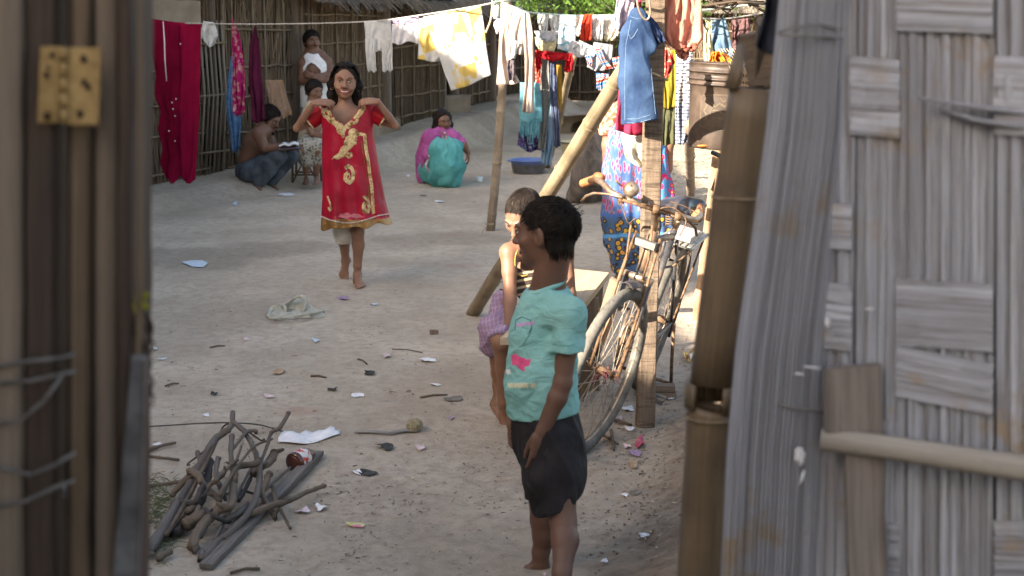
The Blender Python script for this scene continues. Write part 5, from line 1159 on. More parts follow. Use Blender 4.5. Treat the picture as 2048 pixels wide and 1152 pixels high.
garment(root,'skirt',[([q(864,336,.06),q(880,343,.05)],[.135,.135]),([q(885,330,-.05),q(902,300,-.18),q(911,330,-.20),q(910,358,-.16)],[.10,.072,.075,.066]),([q(868,335,-.05),q(878,300,-.22),q(880,335,-.22),q(872,360,-.14)],[.11,.075,.085,.07]),([q(892,335,-.1),q(896,356,-.1)],[.14,.11]),([q(890,302,-.18),q(896,330,-.22),q(894,352,-.2)],[.07,.10,.10]),([q(880,300,-.20),q(908,298,-.19)],[.075,.08])],TS,k=.075,wr=(.018,10,5))
garment(root,'shawl',[([q(880,266,.02),q(868,285,.04),q(856,320,.08),q(846,352,.08)],[.095,.14,.12,.07]),([q(893,270,0),q(909,277,-.06),q(924,289,-.10)],[.085,.066,.050]),([q(862,275,-.06),q(858,310,-.10),q(852,340,-.05)],[.08,.07,.05])],PS,wr=(.012,12,4))
k=NT('cream_pink_scarf'); n=k.noise(k.mp((1,1,1)),22,3); SCF=k.out(k.mix(k.ramp(n,[(.45,0),(.55,1)],'LINEAR'),(.28,.11,.17),(.62,.52,.50)),.9)
for pts in ([(884,262),(886,280),(882,300),(888,316)],[(890,264),(894,280),(898,298),(902,300)],[(880,290),(868,300),(862,310),(870,318)],[(864,300),(856,320),(852,332),(860,345)]):
    m=MB(); m.tube(cat([q(x,y,-.22) for x,y in pts]+[q(pts[-1][0],pts[-1][1]+4,-.22)],4),.022,7,flat=.5,rough=.25); part('scarf',m,SCF,root)
# woman in the flowered sari behind the bicycle
Ys=8.95; q=lambda x,y,d=0:P(x,y,Ys+d)
J={'chains':[([q(1276,205),q(1274,240,.02),q(1272,300,.02),q(1270,340,.02)],[.075,.115,.105,.13]),([q(1250,222,0),q(1222,232,0)],[.07,.055]),([q(1222,232,0),q(1215,290,.0),q(1214,338,.02)],[.048,.034,.027]),([q(1300,222,0),q(1328,234,0)],[.07,.055]),([q(1328,234,0),q(1336,290,.0),q(1337,338,.02)],[.048,.034,.027]),
 ([q(1250,500,.05),q(1240,552,.02)],[.04,.027]),([q(1300,500,.05),q(1300,552,.02)],[.04,.027])],
 'hands':[(q(1214,338,.02),(.1,.1,-1),(1,0,0),(0,-1,0),.9,.4),(q(1337,338,.02),(-.1,.1,-1),(-1,0,0),(0,-1,0),.9,.4)],'feet':[(q(1236,556,.0),(-.5,-1,0),.92,(1,0,0)),(q(1300,556,.0),(.3,-1,0),.92,(-1,0,0))]}
root,w,R=figure('woman in a flowered sari standing behind the bicycle, face hidden by laundry',(q(1272,575).x,Ys,0),SK2,.008,q(1278,165),.95,(.1,-1,-.1),(0,0,1),J,dict(thick=.012,n=200,seed=13,sw=.003,h=.008))
k=NT('orange_red_print'); n=k.noise(k.mp((1,1,1)),45,3); BLM=k.out(k.mix(k.ramp(n,[(.48,0),(.56,1)]),(.50,.09,.05),(.62,.40,.26)),.9)
garment(root,'blouse',[([q(1276,222),q(1274,262)],[.125,.115]),([q(1250,222),q(1220,234),q(1217,262)],[.075,.062,.058]),([q(1300,222),q(1330,236),q(1333,268)],[.075,.062,.058])],BLM,cuts=[(q(1217,270),(0,0,-1))])
k=NT('flowered_sari'); oc=k.mp((1,1,1)); z=k.sep(oc)[2]
vo=k.n('TexVoronoi',{'Vector':oc,'Scale':25.0,'Randomness':.9}); fl=k.ramp(vo.outputs[0],[(.0,(.9,.62,.05)),(.13,(.85,.5,.04)),(.16,(.55,.03,.10)),(.42,(.50,.03,.16)),(.50,(.06,.20,.42)),(1,(.05,.16,.40))])
v2=k.n('TexVoronoi',{'Vector':k.mp((1.6,1.6,.45)),'Scale':34.0}); st_=k.ramp(v2.outputs[0],[(.0,(.33,.015,.05)),(.30,(.28,.03,.12)),(.42,(.22,.19,.25)),(.52,(.06,.11,.27)),(1,(.035,.08,.21))])
yl=k.ramp(vo.outputs[0],[(.0,(.5,.03,.06)),(.10,(.45,.03,.08)),(.14,(.50,.34,.05)),(.33,(.46,.28,.04)),(.37,(.025,.025,.04)),(.5,(.03,.03,.05)),(.56,(.05,.10,.20)),(1,(.05,.10,.22))])
low=k.ramp(k.math('ADD',z,k.math('MULTIPLY',k.noise(oc,6,2),.10)),[(.50,1),(.52,0)]); col=k.mix(low,st_,yl); rgt=k.ramp(k.math('MULTIPLY_ADD',k.sep(oc)[0],4,.5),[(.5,0),(.56,1)])
col=k.mix(k.math('MULTIPLY',rgt,k.ramp(z,[(.5,0),(.55,1)])),col,fl)
for zz,c in((.50,(.04,.10,.30)),(.36,(.08,.26,.55)),(.10,(.08,.25,.55))):
    col=k.mix(k.ramp(k.math('ABSOLUTE',k.math('SUBTRACT',k.math('ADD',z,k.math('MULTIPLY',k.noise(oc,4,2),.06)),zz)),[(.010,1),(.016,0)]),col,c)
SARI=k.out(col,.85,k.noise(oc,300,2),.15,.002)
lo,hi=box_of([q(1205,580),q(1340,250)],.27); S=SDF(lo,hi,.008)
S.chain([q(1274,262),q(1272,330),q(1268,420),q(1262,480),q(1266,535)],[.145,.160,.165,.155,.14],.04); S.chain([q(1240,270,-.06),q(1238,340,-.08),q(1240,430,-.08),q(1244,500,-.05)],[.07,.095,.105,.085],.04)
S.chain([q(1300,230,-.02),q(1262,265,-.10),q(1236,300,-.10)],[.05,.06,.06],.03); S.chain([q(1310,300,0),q(1322,420,0),q(1320,500,0)],[.07,.09,.08],.04)
S.field(lambda x,y,z:(.010*np.sin(x*85+1.5*np.sin(z*4))*np.clip((1.15-z),.2,1)).astype(np.float32)); wrinkle(S,.008,9,4,(1,1,.4)); S.cut(q(1250,545),(-.1,0,-1)); part('sari',S.mesh(),SARI,root)
# ================================================================== POLES AND BICYCLE
k=NT('weathered_square_post'); g=k.noise(k.mp((10,2.2,1),'UV'),3,7,.7); sw=k.noise(k.mp((1.2,34,1),'UV'),2.2,3,.7)
col=k.mix(k.ramp(g,[(.3,0),(.7,1)]),(.10,.074,.054),(.22,.165,.12)); col=k.mix(k.ramp(sw,[(.50,0),(.64,.8)]),col,(.05,.037,.028)); PW=k.out(col,.9,k.math('ADD',g,sw),.8,.006,.2)
root=thing('wooden_post',Vector((.535,5.83,0)),'squared rough timber post the bicycle leans against','post')
pb=GP(1290,852); pb.z-=.03; pt=P(1316,-160,5.83); m=MB(); m.beam(pb,P(1303,400,5.83).lerp(pt,1.0),.072,.060,up=(.12,-1,0),nseg=30,wob=.0012); post_=part('timber',m,PW,root)
for i in range(38):     # saw marks and cracks
    y=random.uniform(150,840); p=P(1311-(y-150)*.028+random.uniform(-10,10),y,5.796); m=MB()
m=MB(); m.tube([P(1262,150,5.80),P(1285,140,5.77),P(1310,148,5.77),P(1335,160,5.80)],.006,6); part('rope_tie',m,stuff_mat('jute_rope',(.25,.19,.11),(.42,.34,.22),50),root)
# propping bamboo
BL=wood('sunlit_bamboo',(.19,.145,.09),(.33,.265,.175),(.13,.10,.065),.35,rough=.45,bump=.25)
root=thing('bamboo_pole',GP(945,632),'thick bamboo pole slanting up from the ground to the squared post','pole')
a=GP(945,628); b=P(1262,120,6.05); n=26; pts=[a.lerp(b,t)+Vector((0,0,.004*math.sin(9*t))) for t in np.linspace(0,1,n)]; m=MB(); m.tube(pts,[.0375-.002*t for t in np.linspace(0,1,n)],20); part('culm',m,BL,root)
for t in (.03,.17,.33,.49,.64,.80,.93):
    p=a.lerp(b,t); q=a.lerp(b,t+.006); m=MB(); m.tube([p,p.lerp(q,.5),q],[.038,.0405,.038],20,cap=False); part('node',m,BL,root)
# clothes line poles
def bpole(pts,r,lab,mat,nodes=5,lb='pole'):
    root=thing('bamboo_pole',pts[0],lab,lb); m=MB(); P_=[pts[0].lerp(pts[-1],t)+Vector((.01*math.sin(5*t),0,0)) for t in np.linspace(0,1,14)]
    m.tube(P_,[r*(1-.12*t) for t in np.linspace(0,1,14)],14); part('culm',m,mat,root)
    for i in range(nodes):
        t=(i+.35)/nodes; p=pts[0].lerp(pts[-1],t)+Vector((.01*math.sin(5*t),0,0)); d=(pts[-1]-pts[0]).normalized()*.012; m=MB(); m.tube([p-d,p,p+d],[r*.99,r*1.12,r*.97],14,cap=False); part('node',m,mat,root)
    return root
BD=wood('grey_brown_bamboo',(.13,.10,.075),(.27,.215,.155),(.33,.28,.21),.4,rough=.55,bump=.3)
g0=GP(981,462); line_pole=bpole([g0,P(1022,-60,11.15)],.036,'grey brown bamboo pole holding up the clothes line beside the khaki trousers',BD)
m=MB(); p=P(979,448,11.05); m.tube([p+Vector((.034*math.cos(t),.034*math.sin(t),0)) for t in np.linspace(0,6.3,14)]+[p+Vector((-.04,-.03,-.03)),p+Vector((-.06,-.03,-.07))],.003,5); part('string',m,bpy.data.materials['jute_rope'],line_pole)
bpole([GP(1093,335),P(1150,110,12.6)],.038,'sunlit bamboo pole behind the small clothes above the blue basin',BL)
bpole([GP(1377,432),P(1384,250,6.75)],.030,'thin weathered bamboo post standing under the black bucket',BD,3,'post')
# ---- bicycle
ST=thing('bicycle',GP(1230,860),'old rusty bicycle leaning on the squared post with dusty tyres','bicycle')
chrome=stuff_mat('dull_rusty_chrome',(.22,.16,.11),(.44,.36,.28),25,rough=.38,bump=.25,metal=.7,c3=(.20,.11,.06)); 
paint=stuff_mat('flaking_black_paint',(.025,.025,.03),(.07,.065,.065),18,rough=.42,bump=.3,c3=(.25,.15,.09),spec=.5,lo=.4,hi=.6)
rust=stuff_mat('rusty_steel',(.10,.055,.032),(.24,.155,.095),35,rough=.6,bump=.4,metal=.35); rub=stuff_mat('dusty_rubber',(.075,.07,.063),(.15,.14,.122),20,rough=.85,bump=.25)
rimm=stuff_mat('dull_rim',(.22,.18,.14),(.42,.36,.29),25,rough=.5,metal=.5,bump=.2); gripm=stuff_mat('brown_rubber_grip',(.22,.085,.035),(.34,.16,.07),30,rough=.6)
fc=Vector((.268,5.36,0)); rc=Vector((.575,6.37,0)); fc.z=float(gh(fc.x,fc.y))+.004; rc.z=float(gh(rc.x,rc.y))*0.6+.004
fw=(fc-rc).normalized(); lean=math.radians(15); upb=Vector((0,0,1)); sidev=fw.cross(upb).normalized()   # sidev: rider's right (image left)
ub=(upb*math.cos(lean)-sidev*math.sin(lean)).normalized(); sb=fw.cross(ub).normalized(); WBs=(fc-rc).length
def bk(x,s,z): return rc+fw*x+sb*s+ub*z      # x forward from the rear axle, s to the rider's right, z up the frame
Rw=.335
def wheel(cx,nm,steer=0):
    c0=bk(cx,0,Rw); f2=(fw*math.cos(steer)+sb*math.sin(steer)).normalized(); s2=f2.cross(ub).normalized()
    root_=MB(); n=72
    def cp(a,r,s=0): return c0+f2*(math.cos(a)*r)+ub*(math.sin(a)*r)+s2*s
    # tyre with tread blocks
    m=MB(); k_=14; vs=[]
    for i in range(n*3):
        a=2*math.pi*i/(n*3)
        for j in range(k_):
            b=2*math.pi*j/k_; tr=.0014 if (math.cos(b)>.35 and (i+(j%2))%3!=0) else 0
            if abs(math.sin(b))<.12 and math.cos(b)>0: tr=0
            r=.0225+tr; vs.append(cp(a,Rw-.0225+math.cos(b)*r,math.sin(b)*r*.98))
    N3=n*3; fs=[(i*k_+j,i*k_+(j+1)%k_,((i+1)%N3)*k_+(j+1)%k_,((i+1)%N3)*k_+j) for i in range(N3) for j in range(k_)]
    m.add(vs,fs); wh=part('wheel',m,rub,ST); 
    m=MB(); vs=[]; prof=[(-.034,-.013),(-.040,-.008),(-.047,0),(-.040,.008),(-.034,.013),(-.030,.013),(-.034,0),(-.030,-.013)]
    for i in range(n):
        a=2*math.pi*i/n
        for (dr,ds) in prof: vs.append(cp(a,Rw+dr,ds))
    m.add(vs,[(i*8+j,i*8+(j+1)%8,((i+1)%n)*8+(j+1)%8,((i+1)%n)*8+j) for i in range(n) for j in range(8)]); part('rim',m,rimm,wh)
    m=MB(); m.tube([c0-s2*.045,c0-s2*.035,c0-s2*.034,c0+s2*.034,c0+s2*.035,c0+s2*.045],[.006,.006,.019,.019,.006,.006],12); m.tube([c0-s2*.055,c0+s2*.055],.005,8); part('hub',m,rust,wh)
    sp=MB()
    for i in range(32):
        a=2*math.pi*i/32; sg=1 if i%2 else -1; a2=a+(.55 if (i//2)%2 else -.55); 
        s1=MB(); s1.tube([cp(a2,.018,sg*.032),cp(a,Rw-.040,0)],.0014,4,cap=False); part('spoke',s1,rimm,wh)
    return c0,f2,s2,wh
c0r,_,_,wr_=wheel(0,'rear'); c0f,f2,s2,wf_=wheel(WBs,'front',.17)
for k_,(nm,c0) in enumerate((('dust_strip',None),)): pass
def tb(pts,r,mat,name,par=ST,n=10): m=MB(); m.tube(pts,r,n); return part(name,m,mat,par)
bbx=.47; BB=bk(bbx,0,.29); ST_T=bk(.33,0,.80); HT_T=bk(.86,0,.87); HT_B=bk(.895,0,.72); crown=bk(.905,0,.69)
fr=tb([BB,ST_T],.0145,paint,'frame_tube'); tb([bk(.345,0,.775),bk(.868,0,.835)],.0140,paint,'frame_tube'); tb([BB,HT_B+ub*.02],.0150,paint,'frame_tube'); tb([HT_B-ub*.01,HT_T],.019,paint,'head_tube')
for s_ in(-1,1):
    tb([bk(0,s_*.055,Rw),bk(.42,s_*.035,.29)],.009,paint,'chain_stay'); tb([bk(0,s_*.055,Rw),bk(.335,s_*.025,.76)],.0075,paint,'seat_stay')
    tb([c0f+s2*s_*.052,c0f.lerp(crown,.55)+s2*s_*.052-f2*.014,crown+s2*s_*.048+ub*.0],[.008,.0115,.0125],paint,'fork_blade')
    tb([c0f+s2*s_*.060+f2*.01,crown+s2*s_*.058+f2*.045,HT_T+s2*s_*.050+f2*.045-ub*.01],.0065,rust,'fork_stay')
tb([crown-s2*.06,crown+s2*.06],.014,chrome,'fork_crown')
m=MB(); m.beam(crown+f2*.03+ub*.14-s2*.045,crown+f2*.03+ub*.14+s2*.045,.035,.03,up=tuple(ub)); part('lamp_bracket',m,stuff_mat('dull_grey_metal',(.10,.10,.09),(.2,.19,.17),20,rough=.5,metal=.5),ST)
# mudguards
def guard(c0,f,s,a0,a1,name,wd=.031,rr_=.365):
    m=MB(); 
    def fn(u,v):
        a=a0+(a1-a0)*u; t=(v*2-1); return c0+f*(math.cos(a)*(rr_-.018*t*t))+ub*(math.sin(a)*(rr_-.018*t*t))+s*(wd*t)
    m.grid(fn,30,6); return solidify(part(name,m,rust if name=='x' else stuff_mat('mudguard_paint',(.07,.06,.055),(.19,.15,.12),14,rough=.5,bump=.3,c3=(.045,.04,.045)),ST),.0015)
guard(c0f,f2,s2,math.radians(84),math.radians(118),'mudguard'); guard(c0r,fw,sb,math.radians(60),math.radians(205),'mudguard')
# stem, handlebar, grips, levers, bell
stm=bk(.853,0,.955); tb([HT_T,stm],.011,chrome,'stem')
hb=[(-.27,-.155,-.055),(-.272,-.11,-.028),(-.262,-.05,.0),(-.225,0,.008),(-.15,.03,.0),(-.07,.04,.0),(.0,.04,.0),(.07,.04,.0),(.15,.03,.0),(.225,0,.008),(.262,-.05,.0),(.272,-.11,-.028),(.27,-.155,-.055)]
st_a=.10
def hbp(s,x,z): 
    return stm+s2*s+f2*x+ub*z
# the photo's bar: right grip (image left) rises toward the camera's upper left, left end drops
pL=[P(1180,362,5.62),P(1192,358,5.58),P(1205,366,5.52),P(1222,384,5.46),P(1245,396,5.43),P(1272,402,5.42),P(1300,411,5.44),P(1340,424,5.50),P(1372,436,5.54),P(1391,440,5.58),P(1400,432,5.66),P(1398,420,5.74)]
bar=tb(cat(pL[:1]+pL[1:],4)[:-1] if False else pL,.0118,chrome,'handlebar',n=12)
tb([P(1296,412,5.44),stm.lerp(P(1300,418,5.46),.5),HT_T],.0125,chrome,'stem')
m=MB(); g_=[P(1166,367,5.70),P(1176,362,5.66),P(1196,356,5.60)]; 
gp=[g_[0].lerp(g_[2],t) for t in np.linspace(0,1,22)]; m.tube(gp,[.0150+.0030*(i%3==0) for i in range(22)],14); m.tube([g_[2],g_[2].lerp(P(1204,356,5.56),.8)],[.024,.017],14); part('grip',m,gripm,ST)
m=MB(); m.tube([P(1402,414,5.82),P(1400,424,5.74),P(1394,434,5.68)],[.017,.018,.024],14); part('grip',m,gripm,ST)
tb([P(1163,403,5.56),P(1172,392,5.52),P(1188,386,5.48),P(1215,388,5.45),P(1245,395,5.40)],[.006,.0055,.005,.005,.006],chrome,'brake_lever')
tb([P(1393,470,5.62),P(1391,456,5.58),P(1382,446,5.54),P(1365,438,5.50),P(1340,430,5.46)],[.006,.0055,.005,.005,.006],rust,'brake_lever')
tb([P(1245,400,5.40),P(1290,414,5.41),P(1330,428,5.46)],.0065,rust,'brake_rod')
for x,y in((1243,397),(1288,407),(1312,418),(1356,432)): 
    m=MB(); c=P(x,y,5.43); m.tube([c-Vector((.012,0,0)),c+Vector((.012,0,-.004))],.017,10); part('clamp',m,rust,ST)
m=MB(); bc=P(1262,377,5.38); ax=(Vector((-.10,-.75,.60))).normalized(); m.lathe([(0.0001,.020),(.012,.019),(.022,.013),(.029,.004),(.0315,-.006),(.0315,-.010),(.024,-.012),(.0001,-.012)],bc,ax,28); bell=part('bell',m,chrome,ST)
m=MB(); m.ell(bc+ax*.021,.004,8,6); part('bell_screw',m,rust,bell); tb([bc-ax*.01,P(1262,396,5.42)],.006,rust,'bell_mount')
tb([P(1244,372,5.38),P(1236,366,5.37),P(1230,360,5.37)],.0035,chrome,'bell_lever')
for pts in ([(1240,398),(1247,420),(1256,446),(1268,438)],[(1318,424),(1345,415),(1372,440),(1360,470)],[(1340,404),(1368,412),(1392,425)],[(1240,392),(1238,410),(1246,404)]):
    tb(cat([P(x,y,5.42) for x,y in pts]+[P(pts[-1][0],pts[-1][1],5.42)],5),.0022,rust,'cable',n=5)
# saddle
sc_=P(1366,412,6.02); sf=(fw+Vector((.25,0,0))).normalized(); ss=sf.cross(Vector((0,0,1))).normalized()
lo,hi=box_of([sc_],.22); S=SDF(lo,hi,.005); S.ell(sc_-sf*.05,(.105,.085,.035),.02,rot=Matrix((ss,sf,ss.cross(sf))).transposed()); S.cone(sc_,sc_+sf*.14-Vector((0,0,.012)),.042,.020,.03); S.ell(sc_-sf*.05-Vector((0,0,.032)),(.085,.07,.026),.006,rot=Matrix((ss,sf,ss.cross(sf))).transposed(),op='s')
sad=part('saddle',S.mesh(),stuff_mat('black_vinyl',(.012,.011,.016),(.04,.036,.045),12,rough=.28,bump=.1,spec=.6,c3=(.16,.13,.10)),ST)
for o in(-.05,.05):
    m=MB(); c=sc_-sf*.06+ss*o-Vector((0,0,.05)); m.tube([c+ss*(.017*math.cos(t))+sf*(.017*math.sin(t))-Vector((0,0,t*.0016)) for t in np.linspace(0,25,60)],.003,5); part('spring',m,rust,sad)
tb([sc_-Vector((0,0,.03)),ST_T],.012,chrome,'seat_post')
# carrier
cr=stuff_mat('dull_carrier_steel',(.22,.20,.17),(.48,.45,.40),20,rough=.45,metal=.5,bump=.2); cc=bk(-.03,0,.715); 
m=MB(); hw=.075; L0,L1=-.22,.24; ring=[bk(-.03+x,s_,.72) for x,s_ in((L0,-hw),(L1,-hw),(L1,hw),(L0,hw),(L0,-hw))]; m.tube(ring,.0055,8); car=part('carrier',m,cr,ST)
for i in range(6):
    s_=-hw+2*hw*(i+.5)/6; m=MB(); m.beam(bk(-.03+L0,s_,.724),bk(-.03+L1,s_,.724),.017,.004,up=tuple(ub)); part('slat',m,cr,car)
for s_ in(-1,1): tb([bk(-.12,s_*hw,.715),bk(0,s_*.06,Rw)],.005,rust,'carrier_stay',car); tb([bk(.15,s_*hw,.715),bk(.27,s_*.03,.64)],.005,rust,'carrier_stay',car)
m=MB(); m.beam(bk(-.14,0,.738),bk(.13,0,.738),.10,.016,up=tuple(ub)); part('pressed_board',m,stuff_mat('slatted_board',(.35,.34,.32),(.6,.58,.55),30,(1,1,4),rough=.6),car)
# cranks, pedals, chainwheel, chain case, stand
tb([BB-sb*.07,BB+sb*.07],.014,rust,'bottom_bracket')
m=MB(); cwc=BB+sb*.05; m.tube([cwc+fw*math.cos(t)*.085+ub*math.sin(t)*.085 for t in np.linspace(0,6.283,40)],.006,6,cap=False); 
for t in np.linspace(0,6.283,6)[:-1]: m.tube([cwc,cwc+fw*math.cos(t)*.085+ub*math.sin(t)*.085],.005,6)
part('chainwheel',m,rust,ST)
m=MB(); m.tube([cwc+ub*.10-fw*0,bk(.02,.05,Rw+.045)],.006,6); m.tube([cwc-ub*.10,bk(.02,.05,Rw-.045)],.006,6); part('chain',m,rust,ST)
rubp=stuff_mat('pedal_rubber',(.10,.095,.085),(.24,.2,.16),25,rough=.8); a_=math.radians(-58)
for s_,sg in((1,-1),(-1,1)):
    e=BB+sb*s_*.08+(fw*math.cos(a_)+ub*math.sin(a_))*(.165*sg); ck=tb([BB+sb*s_*.072,e],[.0095,.0075],chrome,'crank'); 
    m=MB(); 
    pd=part('pedal',m.tube([e,e+sb*s_*.11],.006,8),rust,ST)
    for o in(-.027,.027):
        m=MB(); m.beam(e+sb*s_*.02+fw*o,e+sb*s_*.11+fw*o,.022,.022,up=tuple(ub)); part('pedal_block',m,rubp,pd)
m=MB(); q=[bk(-.02,.075,Rw-.02),bk(-.08,.13,.06),bk(-.10,.15,.0),bk(-.05,.19,-.01),bk(.06,.16,.08),bk(0,.08,Rw-.03)]
for s_ in(-1,1):
    tb([bk(0,s_*.07,Rw),bk(-.05,s_*.10,.16),bk(-.12,s_*.12,.03)],.008,rust,'stand_leg'); 
tb([bk(-.12,-.13,.03),bk(-.12,.13,.03)],.008,rust,'stand_bar')
# long rods of the brake down to the front wheel, valve rag at the hub
tb([P(1262,450,5.40),P(1252,520,5.40),P(1240,560,5.40)],.0045,rust,'brake_rod'); tb([P(1305,450,5.42),P(1297,520,5.42),P(1285,560,5.42)],.0045,rust,'brake_rod')
m=MB()
for i in range(26):
    d=Vector((random.gauss(0,1),random.gauss(0,.6),random.gauss(0,1))).normalized(); c=c0f+s2*random.uniform(-.02,.02); m.tube([c,c+d*.03+Vector((0,0,-.005)),c+d*.055+Vector((0,0,-.025))],[.003,.0025,.0008],4)
part('thread_tuft',m,stuff_mat('maroon_thread',(.12,.03,.05),(.25,.10,.10),40),wf_)
m=MB(); m.tube([P(1165,702,5.28),P(1178,728,5.30),P(1182,738,5.32)],.003,6); part('valve_wire',m,rust,wf_)
tb([P(1300,648,5.79),P(1270,640,5.80),P(1258,634,5.78),P(1300,634,5.78),P(1320,630,5.82)],.004,rust,'tie_wire',n=6)
# boards leaning behind the front wheel (bench side) and wood blocks on the ground
m=MB(); a=GP(1158,800); m.beam(a,P(1232,560,5.9),.05,.018,up=(-.5,-1,0),nseg=4,wob=.001); solo('leaning_board',m,BG,'narrow brown board leaning between bench and bicycle front wheel','board')
def block(y,dx,ang,label):
    m=MB(); c=GP(1318+dx,797)+Vector((0,0,.015+y)); d=Vector((math.cos(ang),math.sin(ang),0)); m.beam(c-d*.075,c+d*.075,.05,.03,nseg=2,wob=.002); solo('wood_block',m,wood('block_wood',(.14,.10,.075),(.28,.21,.15),None,.6),label,'block','wood blocks by the post')
block(0,0,-.15,'bottom wood block of the small stack behind the squared post'); block(.034,-3,-.05,'top wood block of the small stack behind the squared post')
# sunlit plank frame leaning at the right
PP=wood('raw_orange_wood',(.30,.20,.125),(.42,.30,.2),(.22,.14,.085),.5,rough=.75,bump=.3)
fr2=thing('leaning_planks',GP(1392,650),'sunlit raw planks leaning behind the bamboo post at the right','planks')
g0=GP(1380,640); g1=GP(1440,660)
for (x0,y0,x1,y1,wd,Yb,Yt) in((1389,655,1434,295,.036,g0.y,g0.y-.15),(1412,662,1452,290,.075,g0.y-.05,g0.y-.2)):
    m=MB(); a=P(x0,y0,Yb); a.z=min(a.z,float(gh(a.x,a.y))+.0); m.beam(P(x0,y0,Yb),P(x1,y1,Yt),wd,.025,up=(0,-1,0),nseg=6,wob=.001); part('plank',m,PP,fr2)
for (x,y) in((1397,590),(1404,420),(1408,500),(1424,365)):
    m=MB(); c=P(x,y,g0.y-.16); m.beam(c+Vector((-.02,0,-.03)),c+Vector((.0,0,.03)),.03,.012,up=(0,-1,0)); part('cleat',m,stuff_mat('reddish_wood',(.34,.19,.13),(.46,.28,.2),20),fr2)
m=MB(); m.tube([P(1425,305,7.3),P(1440,312,7.25)],.012,10); solo('pipe_end',m,stuff_mat('dark_steel',(.03,.03,.03),(.07,.07,.07),20,rough=.4),'short dark pipe resting on top of the plank frame','pipe')
# ---- bucket on the fence pole
bu=thing('bucket',P(1440,300,6.55),'dark brown plastic bucket with three rims and a faded emblem','bucket')
BK=NT('faded_brown_plastic'); oc=BK.mp((1,1,1)); n=BK.noise(oc,14,6); col=BK.mix(BK.ramp(n,[(.35,0),(.7,1)]),(.035,.025,.020),(.085,.06,.045)); col=BK.mix(BK.ramp(BK.noise(oc,60,4,.7),[(.6,0),(.75,.6)]),col,(.14,.10,.075)); BK=BK.out(col,.5,n,.15,.003,.4)
bb=P(1443,296,6.62); bt=P(1456,126,6.62); ax=(bt-bb); H=ax.length; R0=.152; R1=.168
m=MB(); pr=[(.001,0),(R0*.97,0),(R0,.008)]+[(R0+(R1-R0)*t,H*t) for t in(.2,.4,.6,.72)]+[(R1+.004,H*.74),(R1+.012,H*.745),(R1+.012,H*.76),(R1+.004,H*.765),(R1+.004,H*.80),(R1+.013,H*.805),(R1+.013,H*.82),(R1+.004,H*.825),(R1+.004,H*.885),(R1+.015,H*.89),(R1+.015,H*.905),(R1+.006,H*.91),(R1+.006,H*.985),(R1+.010,H*.99),(R1+.008,H),(R1,H),(R1-.004,H*.97),(R0-.006,.02),(.001,.012)]
m.lathe(pr,bb,ax,48); body_=part('bucket_wall',m,BK,bu); bvb=bvh_of(body_)
EMB=stuff_mat('faded_emblem',(.075,.058,.038),(.115,.09,.058),40,rough=.6)
for pts,wd in ([(1404,192),(1402,222),(1400,252),(1430,262),(1462,262)],2.0),([(1406,192),(1430,190),(1466,192)],2.0),([(1410,200),(1414,212),(1408,222),(1414,232),(1410,240)],4),([(1424,205),(1430,215),(1440,208),(1450,214),(1464,206)],3.5),([(1424,222),(1436,222),(1450,230),(1464,222)],4),([(1422,234),(1440,238),(1462,236)],3.5),([(1426,214),(1420,228),(1428,240)],3),([(1440,196),(1446,204),(1458,200)],3):
    q=ribbon(MB(),bvb,pts,wd,.0012,step=4); part('emblem_mark',q,EMB,body_,False)
x=1406
for i in range(10):
    part('emblem_letter',ribbon(MB(),bvb,[(x,256+i*.3),(x+1,247+i*.3),(x+3,252+i*.3),(x+4,247+i*.3)],1.5,.001),EMB,body_,False); x+=6
m=MB(); m.ell(P(1405,292,6.5),(.03,.01,.006),8,6,jit=.3); part('rust_spot',m,stuff_mat('orange_rust',(.30,.11,.03),(.42,.17,.05),50),bu)
tb_=MB(); a0=bt+Vector((-R1-.01,0,-.03)); tb_.tube([a0,a0+Vector((.05,-.08,-.10)),a0+Vector((.16,-.15,-.14)),a0+Vector((.3,-.08,-.10)),a0+Vector((.35,0,0))],.0025,6); part('handle',tb_,rust,bu)
